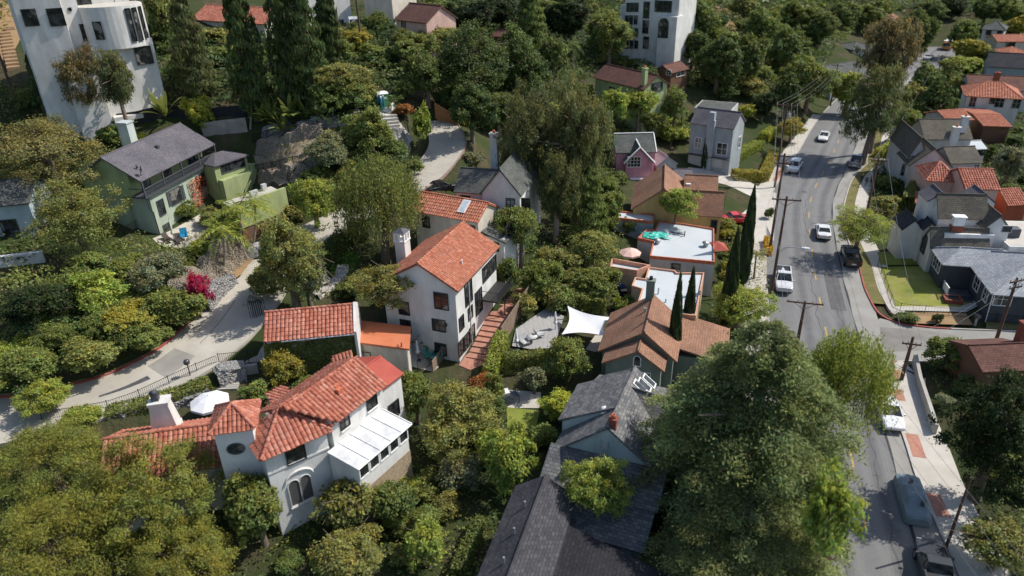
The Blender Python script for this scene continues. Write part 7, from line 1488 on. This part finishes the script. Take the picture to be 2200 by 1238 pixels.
car('orange box truck with white roof on the far street', (2034, 106), 'truck', (.6, .26, .04), syaw((2034, 106), True), 'box_truck', 'truck')
car('white car on the far street behind the tall gum', (1994, 128), 'sedan', (.72, .73, .74), syaw((1994, 128)))
car('bright red car parked in the driveway of the yellow house', (1582, 478), 'sedan', (.6, .015, .02), .1)
car('black car parked on the lane behind the skylight house', (950, 412), 'sedan', (.012, .012, .014), .5)
car('white delivery van parked at the top of the hill', (764, 72), 'van', (.72, .73, .75), -1.35, 'delivery_van', 'van')
# the car under its cover
cm = rough_mat('cover_cloth', (.17, .22, .25), (.23, .28, .31), 1.5, .7, .4, 5, .3, .6); g = G(1957, 1080); t = thing('covered_car', 'long sedan hidden under a blue grey fabric cover at the right kerb', 'car'); mb = MB(); S = []
for x, w, zs, zt in ((-2.45, .7, .5, .66), (-2.3, .88, .66, .8), (-1.5, .94, .76, .88), (-.8, .94, .8, 1.32), (.35, .94, .8, 1.34), (1.05, .93, .78, .95), (2.1, .9, .7, .84), (2.4, .72, .55, .64)): S.append([(x, -w, .06), (x, -w*1.0, zs*.6), (x, -w*.93, zs), (x, -w*.62, zt), (x, 0, zt+.05), (x, w*.62, zt), (x, w*.93, zs), (x, w, zs*.6), (x, w, .06)])
loft(mb, S); mb.build('cover', cm, t); mb = MB()
for x, y in ((-1.3, -.3), (.9, .1)): mb.box(x-.12, x+.12, y-.1, y+.1, 1.0, 1.46)
mb.build('vent_patch', grey_trim, t); t.location = (g[0], g[1], g[2]+.01); t.rotation_euler = (0, 0, syaw((1957, 1080)))
# ------------------------------------------------------------------ parasols, canopy, garden things
cloth_w = rough_mat('white_cloth', (.72, .72, .74), (.78, .78, .8), 1, .8, .1, 6, .1, .5); cloth_p = rough_mat('pink_cloth', (.7, .45, .4), (.76, .52, .46), 1, .8, .1, 6, .1, .5); cloth_g = rough_mat('pale_green_cloth', (.5, .54, .44), (.56, .6, .5), 1, .8, .1, 6, .1, .5)
def parasol(label, px, r, h, m, closed=False):
    g = G(*px); t = thing('parasol', label, 'parasol', g); mb = MB(); mb.tube([g, g+(0, 0, h+.1)], .03, 6); mb.build('pole', dark_trim, t); mb = MB(); mb.lathe(g, [(.0, 0), (.3, 0), (.3, .06), (.05, .1)], 10); mb.build('base', grey_trim, t); mb = MB()
    if closed: mb.lathe(g+(0, 0, h*.35), [(.05, 0), (.2, .1), (.22, .25), (.13, .35), (.14, .6), (.06, h*.62), (0, h*.66)], 10)
    else:
        k = 8; V = [g+(0, 0, h+.05)]+[g+(r*.5*cos(2*pi*i/k), r*.5*sin(2*pi*i/k), h-.2) for i in range(k)]+[g+(r*cos(2*pi*i/k), r*sin(2*pi*i/k), h-.55) for i in range(k)]+[g+(r*1.0*cos(2*pi*i/k), r*1.0*sin(2*pi*i/k), h-.75) for i in range(k)]
        mb.mesh(V, [(0, 1+i, 1+(i+1) % k) for i in range(k)]+[(1+i, 1+k+i, 1+k+(i+1) % k, 1+(i+1) % k) for i in range(k)]+[(1+k+i, 1+2*k+i, 1+2*k+(i+1) % k, 1+k+(i+1) % k) for i in range(k)])
    mb.build('canopy', m, t); return t
parasol('open white parasol behind the square tower roof', (462, 905), 1.55, 2.5, cloth_w); parasol('open pale pink parasol in the yard of the tarpaulin roof', (1352, 572), 1.3, 2.3, cloth_p)
parasol('closed pale green parasol on the balcony house terrace', (376, 522), 1, 3.0, cloth_g, True); parasol('closed white parasol on the little terrace by the orange roof', (899, 775), 1, 2.3, cloth_w, True); parasol('closed white parasol on the wooden deck by the fence', (1110, 752), 1, 2.4, cloth_w, True); parasol('closed grey parasol by the sail canopy post', (1193, 712), 1, 2.3, cloth_w, True)
C = [W(1219, 657, 4.6), W(1313, 682, 4.2), W(1301, 722, 4.2), W(1206, 719, 3.6)]; t = thing('sail_canopy', 'taut white sail canopy stretched over the deck by the brown cottage', 'canopy', np.mean(C, 0)-(0, 0, 3)); mb = MB(); n = 10; V = []
for j in range(n+1):
    for i in range(n+1):
        u, v = i/n, j/n; pu = u+(.5-u)*.22*sin(pi*v)*abs(2*u-1); pv = v+(.5-v)*.22*sin(pi*u)*abs(2*v-1); p = (C[0]*(1-pu)+C[1]*pu)*(1-pv)+(C[3]*(1-pu)+C[2]*pu)*pv; V.append(p-(0, 0, .35*sin(pi*u)*sin(pi*v)))
mb.mesh(V, [(j*(n+1)+i, j*(n+1)+i+1, (j+1)*(n+1)+i+1, (j+1)*(n+1)+i) for j in range(n) for i in range(n)], smooth=True); mb.build('sail', cloth_w, t)
for p in C[::3]: mb = MB(); mb.tube([(p[0], p[1], Tz(p[0], p[1])-.2), p+(0, 0, .15)], .07, 6); mb.build('post', pole_m, t)
mb = MB(); V = []; c0 = W(1408, 507, 5.1); n = 14
for j in range(n+1):
    for i in range(n+1):
        u, v = i/n-.5, j/n-.5; rr = 1-.25*NR.random(); V.append(c0+(u*3.2*rr+.15*sin(v*9), v*2.2*rr+.12*sin(u*11), .06+.34*max(0, .5+.5*sin(u*14+v*5)*cos(v*13-u*4))*(1-4*max(u*u, v*v))+.05*NR.random()))
mb.mesh(V, [(j*(n+1)+i, j*(n+1)+i+1, (j+1)*(n+1)+i+1, (j+1)*(n+1)+i) for j in range(n) for i in range(n)]); tag(mb.build('tarpaulin', plain('teal_tarp', (.05, .45, .36), .5, vary=.25)), 'crumpled teal green tarpaulin lying on the flat roof', 'tarpaulin')
# portable toilet
g = G(826, 236); f = Fr(g, (cos(.35), sin(.35))); z = g[2]; t = thing('portable_toilet', 'green portable toilet with white domed roof at the top of the steps', 'portable toilet', g); gm = plain('toilet_green', (.1, .24, .06), .5); mb = MB(f); mb.box(-.6, .6, -.6, .6, z+.1, z+2.15); mb.build('cabin', gm, t)
mb = MB(f); mb.box(-.48, .48, -.64, -.605, z+.15, z+1.95); d = mb.build('door', plain('door_green', (.16, .33, .09), .5), t); mb = MB(f); mb.box(-.32, .32, -.655, -.642, z+1.55, z+1.8); mb.build('sign', white_trim, d); mb = MB(f); mb.prism([(-.66, -.66), (.66, -.66), (.66, .66), (-.66, .66)], z+2.15, z+2.25); mb.mesh([(-.6, -.6, z+2.25), (.6, -.6, z+2.25), (.6, .6, z+2.25), (-.6, .6, z+2.25), (-.3, -.3, z+2.45), (.3, -.3, z+2.45), (.3, .3, z+2.45), (-.3, .3, z+2.45)], [(0, 1, 5, 4), (1, 2, 6, 5), (2, 3, 7, 6), (3, 0, 4, 7), (4, 5, 6, 7)]); mb.build('roof', white_trim, t)
longwall('white kerb wall under the portable toilet', [(812, 238), (835, 243), (846, 232)], .7, .3, white, 'kerb_wall')
for i, (px, py) in enumerate(((815, 240), (821, 243), (826, 240))):
    g = G(px, py); t = thing('gas_cylinder', 'tall teal cylinder with white cap beside the portable toilet', 'cylinder', g, 'teal cylinders by the portable toilet'); mb = MB(); mb.lathe(g, [(0, .7), (.16, .7), (.17, .75), (.17, 1.9), (.1, 2.0)], 10); mb.build('body', plain('teal', (.02, .16, .2), .4), t); mb = MB(); mb.lathe(g+(0, 0, 2.0), [(.12, 0), (.13, .2), (0, .28)], 8); mb.build('cap', white_trim, t)
# loungers, chairs, tables
def chair(label, px, m, yaw=0, s=1., name='garden_chair', cat='chair', group=None):
    g = G(*px); t = thing(name, label, cat, (0, 0, 0), group); mb = MB(); mb.box(-.3*s, .3*s, -.3*s, .3*s, .36*s, .46*s); mb.build('seat', m, t); mb = MB(); mb.slab([(-.3*s, .28*s, .44*s), (.3*s, .28*s, .44*s), (.3*s, .5*s, 1.0*s), (-.3*s, .5*s, 1.0*s)], .06*s); mb.build('backrest', m, t)
    for sx in (-1, 1):
        for sy in (-1, 1): mb = MB(); mb.tube([(sx*.27*s, sy*.26*s, 0), (sx*.27*s, sy*.26*s, .38*s)], .025*s, 5); mb.build('leg', m, t)
        mb = MB(); mb.box(sx*.3*s-.03*s, sx*.3*s+.03*s, -.3*s, .32*s, .62*s, .67*s); mb.tube([(sx*.3*s, -.26*s, .4*s), (sx*.3*s, -.26*s, .63*s)], .02*s, 4); mb.build('armrest', m, t)
    t.location = (g[0], g[1], g[2]+.08); t.rotation_euler = (0, 0, yaw); return t
beige = plain('beige_cushion', (.62, .55, .42), .85); teal_c = plain('teal_plastic', (.05, .3, .27), .5)
chair('cushioned beige armchair on the shaded lawn', (700, 616), beige, .6, 1.35); chair('teal garden chair on the little terrace', (925, 773), teal_c, 1.2, 1.1); chair('second teal garden chair, further right on the little terrace', (938, 779), teal_c, -1.4, 1.1)
chair('blue chair on the balcony house terrace', (398, 517), plain('blue_plastic', (.02, .22, .38), .5), .4, 1.3); chair('grey chair on the wooden deck nearest the fence', (1128, 745), palegrey, .5, 1.1); chair('grey chair on the wooden deck nearest the sail', (1160, 728), palegrey, 2., 1.1)
def lounger(label, px, yaw):
    g = G(*px); t = thing('sun_lounger', label, 'sun lounger'); m = plain('dark_lounger', (.06, .045, .04), .7); mb = MB(); mb.box(-.9, .4, -.32, .32, .3, .38); mb.build('frame', m, t); mb = MB(); mb.slab([(.4, -.32, .38), (.4, .32, .38), (.95, .32, .8), (.95, -.32, .8)], .07); mb.build('backrest', m, t)
    for x in (-.8, .3):
        for y in (-.27, .27): mb = MB(); mb.box(x-.03, x+.03, y-.03, y+.03, 0, .3); mb.build('leg', m, t)
    t.location = (g[0], g[1], g[2]+.1); t.rotation_euler = (0, 0, yaw)
lounger('dark lounger on the terrace left of the closed parasol', (362, 520), 2.4); lounger('dark lounger on the terrace right of the closed parasol', (385, 522), 2.1)
def table(label, px, r=.55, m=None):
    g = G(*px)+(0, 0, .08); t = thing('garden_table', label, 'table', g); mb = MB(); mb.lathe(g, [(0, .7), (r, .7), (r, .74), (0, .75)], 14); mb.build('tabletop', m or palegrey, t); mb = MB(); mb.tube([g, g+(0, 0, .7)], .05, 6); mb.lathe(g, [(0, 0), (.28, 0), (.26, .04), (0, .05)], 10); mb.build('leg', m or palegrey, t)
table('round grey table on the wooden deck', (1143, 738)); table('teal round table between the teal garden chairs', (931, 781), .4, teal_c)
g = G(222, 572); t = thing('planter', 'round white stone planter with reddish soil on the bank', 'planter', g); mb = MB(); mb.lathe(g, [(.5, -.1), (.75, .2), (.95, .7), (1.0, .75), (.9, .76), (.86, .6)], 20); mb.build('bowl', plain('planter_white', (.7, .66, .6), .8), t); mb = MB(); mb.lathe(g, [(.87, .62), (.4, .68), (0, .7)], 16); mb.build('soil', plain('red_soil', (.22, .09, .07), .95, vary=.5, scale=8), t)
g = G(2045, 647); t = thing('brick_planter', 'low square brick planter box on the corner lawn', 'planter', g); f = Fr(g, (1, -.25)); mb = MB(f)
for a in ((-.9, .9, -.7, -.5), (-.9, .9, .5, .7), (-.9, -.7, -.5, .5), (.7, .9, -.5, .5)): mb.box(*a, g[2]-.1, g[2]+.45)
mb.build('box', brick_m, t); mb = MB(f); mb.box(-.7, .7, -.5, .5, g[2]-.1, g[2]+.3); mb.build('soil', plain('dark_soil', (.06, .05, .04), .95), t)
g = G(1073, 862); f = Fr(g, (1, .3)); t = thing('barbecue', 'white built in barbecue with dark hood on the small patio', 'barbecue', g); mb = MB(f); mb.box(-.9, .9, -.4, .4, g[2]-.1, g[2]+.95); mb.build('counter', white, t); mb = MB(f); mb.tube([(-.45, 0, g[2]+1.0), (.45, 0, g[2]+1.0)], .3, 10); mb.build('hood', dark_trim, t)
g = G(1096, 866); t = thing('garden_table', 'glass topped table on the barbecue patio', 'table', g); f = Fr(g, (1, .5)); mb = MB(f); mb.box(-.8, .8, -.45, .45, g[2]+.7, g[2]+.74); mb.build('tabletop', glass_mat(), t)
for sx in (-.7, .7):
    for sy in (-.38, .38): mb = MB(f); mb.box(sx-.03, sx+.03, sy-.03, sy+.03, g[2], g[2]+.7); mb.build('leg', grey_trim, t)
for px, c, lb in (((1334, 630), (.02, .06, .3), 'blue lidded bin beside the tan annex'), ((1339, 640), (.03, .03, .035), 'black bin in front of the blue one by the tan annex')):
    g = G(*px); t = thing('wheelie_bin', lb, 'bin', g); m = plain('bin%.2f' % c[2], c, .5); mb = MB(); mb.mesh([g+d for d in ((-.25, -.28, .06), (.25, -.28, .06), (.25, .28, .06), (-.25, .28, .06), (-.3, -.34, 1.0), (.3, -.34, 1.0), (.3, .36, 1.0), (-.3, .36, 1.0))], [(3, 2, 1, 0), (4, 5, 6, 7), (0, 1, 5, 4), (1, 2, 6, 5), (2, 3, 7, 6), (3, 0, 4, 7)]); mb.build('body', m, t); mb = MB(); mb.slab([g+d for d in ((-.33, -.38, 1.03), (.33, -.38, 1.03), (.33, .4, 1.12), (-.33, .4, 1.12))], .05); mb.build('lid', m, t)
# cactus, lamps, letter post, wires fence post, chairs
g = G(287, 488); t = thing('cactus', 'tall pale green column cactus left of the balcony house', 'cactus', g); mb = MB(); k = .9
for pts, r in (([(0, 0, 0), (.05, 0, 2.4), (-.15, 0, 5.0)], .16), ([(0, 0, 1.5), (-.5, .1, 2.0), (-.65, .1, 4.6)], .13), ([(0, 0, 2.2), (.45, 0, 2.6), (.5, 0, 4.0)], .12), ([(-.1, 0, 3.2), (-.35, .1, 3.5), (-.38, 0, 5.8)], .11)): mb.tube([g+np.array(p) for p in pts], [r, r, r*.7], 8)
mb.build('stem', plain('cactus_green', (.26, .34, .1), .6), t)
g = G(412, 818); t = thing('lamp_post', 'black globe lamp post on the lane railing', 'lamp post', g); mb = MB(); mb.tube([g, g+(0, 0, 1.6)], .05, 6); mb.build('post', iron, t); mb = MB(); mb.lathe(g+(0, 0, 1.6), [(.08, 0), (.24, .12), (.28, .3), (.2, .48), (0, .55)], 10); mb.build('globe', plain('smoked_globe', (.06, .06, .06), .2), t)
g = G(2094, 700); t = thing('letter_post', 'stone letter box post beside the side street kerb', 'letter box', g); mb = MB(); mb.tube([g, g+(0, 0, 1.0)], .12, 6); mb.build('post', concrete, t); mb = MB(); mb.box(*(g[0]-.2, g[0]+.2, g[1]-.3, g[1]+.3), g[2]+1.0, g[2]+1.35); mb.build('box', grey_trim, t)
for px, lb in (((557, 690), 'left dark gate leaf beside the tiled garage'), ((549, 690), 'narrow dark gate post panel left of the garage gate')):
    g = G(*px); t = thing('iron_gate', lb, 'gate', g); mb = MB()
    for i in range(7): mb.tube([g+(i*.16-.4, .1*i, 0), g+(i*.16-.4, .1*i, 2.0)], .025, 4)
    mb.tube([g+(-.4, 0, 2.0), g+(.56, .6, 2.0)], .035, 4); mb.tube([g+(-.4, 0, .2), g+(.56, .6, .2)], .035, 4); mb.build('leaf', iron, t)
c = G(565, 545); mb = MB(); n = 12; V = [c+((i/n-.5)*3.6, (j/n-.5)*2.6, 1.2*max(0, 1-(2*i/n-1)**4)*max(0, 1-(2*j/n-1)**4)+.1*NR.random()) for j in range(n+1) for i in range(n+1)]; mb.mesh(V, [(j*(n+1)+i, j*(n+1)+i+1, (j+1)*(n+1)+i+1, (j+1)*(n+1)+i) for j in range(n) for i in range(n)]); tag(mb.build('dust_sheet', rough_mat('grey_sheet', (.4, .39, .38), (.5, .49, .48), 2, .9, .4, 5, .4, .6)), 'pale grey sheet covering a heap beside the large olive tree', 'dust sheet')
# ------------------------------------------------------------------ people on the pavement
def person(label, px, top, legs, skin=(.35, .2, .14), stride=.25, yaw=0., hair=(.03, .02, .015)):
    g = G(*px); t = thing('person', label, 'person'); s = stride
    J = [(0, 0, .95), (0, 0, 1.15), (0, .0, 1.38), (0, .01, 1.5), (0, .02, 1.58), (.1, 0, .9), (.11, s*.5, .5), (.11, s*.62, .09), (.11, s*.62+.15, .04), (-.1, 0, .9), (-.11, -s*.35, .5), (-.11, -s*.9, .11), (-.11, -s*.9+.13, .04), (.2, 0, 1.4), (.25, -.08, 1.13), (.25, .08, .9), (.25, .12, .82), (-.2, 0, 1.4), (-.25, .06, 1.13), (-.25, .16, .9), (-.25, .2, .82)]
    E = [(0, 1), (1, 2), (2, 3), (3, 4), (0, 5), (5, 6), (6, 7), (7, 8), (0, 9), (9, 10), (10, 11), (11, 12), (2, 13), (13, 14), (14, 15), (15, 16), (2, 17), (17, 18), (18, 19), (19, 20)]
    rad = [.13, .12, .14, .06, .06, .09, .065, .045, .04, .09, .065, .045, .04, .065, .05, .038, .035, .065, .05, .038, .035]; me = bpy.data.meshes.new('body'); me.from_pydata(J, E, []); o = bpy.data.objects.new('body', me); COL.objects.link(o); o.parent = t; md = o.modifiers.new('skin', 'SKIN')
    for v, r in zip(me.skin_vertices[0].data, rad): v.radius = (r, r*.85)
    me.skin_vertices[0].data[0].use_root = True; o.modifiers.new('sub', 'SUBSURF').levels = 1; o.modifiers['sub'].render_levels = 1
    m, nt, b = newmat('clothes_'+label[:6]); z = nd(nt, 'ShaderNodeSeparateXYZ', {0: coords(nt, 'Object')}).outputs[2]; q = mixc(nt, ramp(nt, z, .945, .955), legs, top); q = mixc(nt, ramp(nt, z, 1.485, 1.495), q, skin); nt.links.new(q, b.inputs['Base Color']); b.inputs['Roughness'].default_value = .9; me.materials.append(m)
    mb = MB(); mb.lathe((0, .03, 1.55), [(.05, 0), (.085, .04), (.1, .12), (.095, .2), (.05, .25), (0, .26)], 12); mb.mesh([(-.02, .13, 1.66), (.02, .13, 1.66), (0, .155, 1.65), (0, .13, 1.7)], [(0, 1, 2), (1, 3, 2), (3, 0, 2)]); hd = mb.build('head', plain('skin', skin, .6), t); mb = MB(); mb.lathe((0, .0, 1.65), [(.1, 0), (.108, .06), (.1, .12), (.06, .165), (0, .175)], 12); mb.build('hair', plain('hair', hair, .7), hd)
    t.location = (g[0], g[1], g[2]+.13); t.rotation_euler = (0, 0, yaw); return t
person('walker in black clothes on the right pavement, left one', (1849, 398), (.015, .015, .017), (.02, .02, .024), yaw=2.9); person('second dark clad walker on the right pavement, nearer the hedge', (1859, 402), (.03, .03, .045), (.012, .012, .014), yaw=2.7, stride=.3)
# ------------------------------------------------------------------ filling shrubs that nothing tells apart
def fill(n, poly, rng, cols, label, group, seed, kind='shrub', name='undergrowth_shrub', fac=1.0):
    rr = random.Random(seed); k = 0; tries = 0
    while k < n and tries < n*40:
        tries += 1; xs = [p[0] for p in poly]; ys = [p[1] for p in poly]; x, y = rr.uniform(min(xs), max(xs)), rr.uniform(min(ys), max(ys)); c = False
        for i in range(len(poly)):
            (ax, ay), (bx, by) = poly[i-1], poly[i]
            if (ay > y) != (by > y) and x < (bx-ax)*(y-ay)/((by-ay) or 1e-9)+ax: c = not c
        if not c: continue
        g = G(x, y)
        if pdist(LANE[::4, :2], g[0], g[1]) < 4.2 or pdist(STREET[::4], g[0], g[1]) < 9.5: continue
        if any(b[0] < g[0] < b[1] and b[2] < g[1] < b[3] for b in HB): continue
        s = FPX/depth(g); w = rr.uniform(*rng)*s; tree(kind, x, y-w*.5, w, w*rr.uniform(.65, .95), y+w*.25, rr.choice(cols), label, name, group); k += 1
HB = []
bpy.context.view_layer.update()
for o in bpy.data.objects:
    if o.type == 'MESH' and o.parent is not None and o.name.split('.')[0] in ('roof', 'wall', 'tower', 'terrace'):
        b = [o.matrix_world @ Vector(c) for c in o.bound_box]; HB.append((min(v.x for v in b)-.6, max(v.x for v in b)+.6, min(v.y for v in b)-.8, max(v.y for v in b)+.3))
fill(46, [(290, 60), (560, 70), (730, 60), (860, 70), (1060, 20), (1300, 15), (1300, 140), (1100, 300), (1000, 260), (900, 180), (800, 240), (560, 240), (400, 200)], (1.6, 3.2), ('oak', 'deep', 'mid', 'olive'), 'dark undergrowth shrub among the trees of the upper hillside', 'undergrowth shrubs of the upper hillside', 3)
fill(30, [(1090, 560), (1180, 470), (1330, 380), (1340, 560), (1300, 650), (1150, 680), (1100, 620)], (1.0, 2.0), ('mid', 'olive', 'oak'), 'green shrub on the slope between the gums and the flat roofs', 'shrubs on the central slope', 4)
fill(34, [(620, 1238), (600, 1150), (760, 1090), (880, 1000), (940, 850), (1060, 870), (1110, 960), (1080, 1080), (1030, 1200)], (.8, 1.6), ('mid', 'oak', 'olive', 'bright'), 'small garden shrub below the mission house', 'garden shrubs below the mission house', 5)
fill(30, [(1480, 40), (1800, 20), (1740, 200), (1640, 260), (1520, 210)], (2.0, 3.8), ('oak', 'mid', 'deep', 'olive'), 'scrub bush on the wooded slope left of the street bend', 'scrub on the wooded slope', 6)
fill(26, [(1880, 300), (2000, 240), (2220, 235), (2220, 420), (2160, 460), (1900, 470), (1870, 380)], (1.0, 2.0), ('oak', 'mid', 'deep'), 'garden shrub between the houses right of the street', 'garden shrubs right of the street', 7)
fill(24, [(2030, 170), (2080, 70), (2230, 40), (2230, 230), (2090, 240)], (1.8, 3.2), ('oak', 'mid', 'deep', 'bright'), 'bushy tree between the distant houses at the upper right', 'bushy trees of the far block', 8)
fill(24, [(2000, 800), (2230, 805), (2230, 1100), (2150, 1050), (2060, 930)], (.8, 1.6), ('deep', 'oak', 'mid'), 'low shrub in the shaded corner garden', 'shrubs of the corner garden', 9)
fill(24, [(620, 470), (700, 350), (900, 340), (880, 380), (790, 430), (690, 500), (690, 560), (540, 640)], (.9, 1.8), ('mid', 'olive', 'oak'), 'shrub beside the upper part of the lane', 'shrubs by the upper lane', 10)
fill(18, [(-30, 560), (60, 470), (280, 420), (300, 300), (200, 250), (40, 200), (-40, 300)], (1.2, 2.4), ('oak', 'mid', 'olive'), 'shrub under the great spreading tree', 'shrubs left of the balcony house', 11)
fill(16, [(1260, 200), (1480, 240), (1480, 310), (1320, 300), (1300, 380), (1260, 330)], (1.0, 2.0), ('mid', 'bright', 'oak'), 'shrub around the pink house and the hillside house', 'shrubs around the pink house', 12)
fill(14, [(1540, 640), (1560, 490), (1640, 480), (1650, 620)], (.8, 1.4), ('olive', 'mid', 'gold'), 'front garden shrub by the cypresses', 'front garden shrubs by the cypresses', 13)
fill(20, [(-80, 900), (0, 880), (230, 815), (330, 765), (420, 700), (430, 640), (330, 560), (60, 600)], (1.3, 2.3), ('mid', 'mid', 'bright', 'oak'), 'shrub of the dense flowering bank above the lane', 'shrubs of the bank above the lane', 14)
for o in list(bpy.data.objects):
    if '_at' in o: del o['_at']
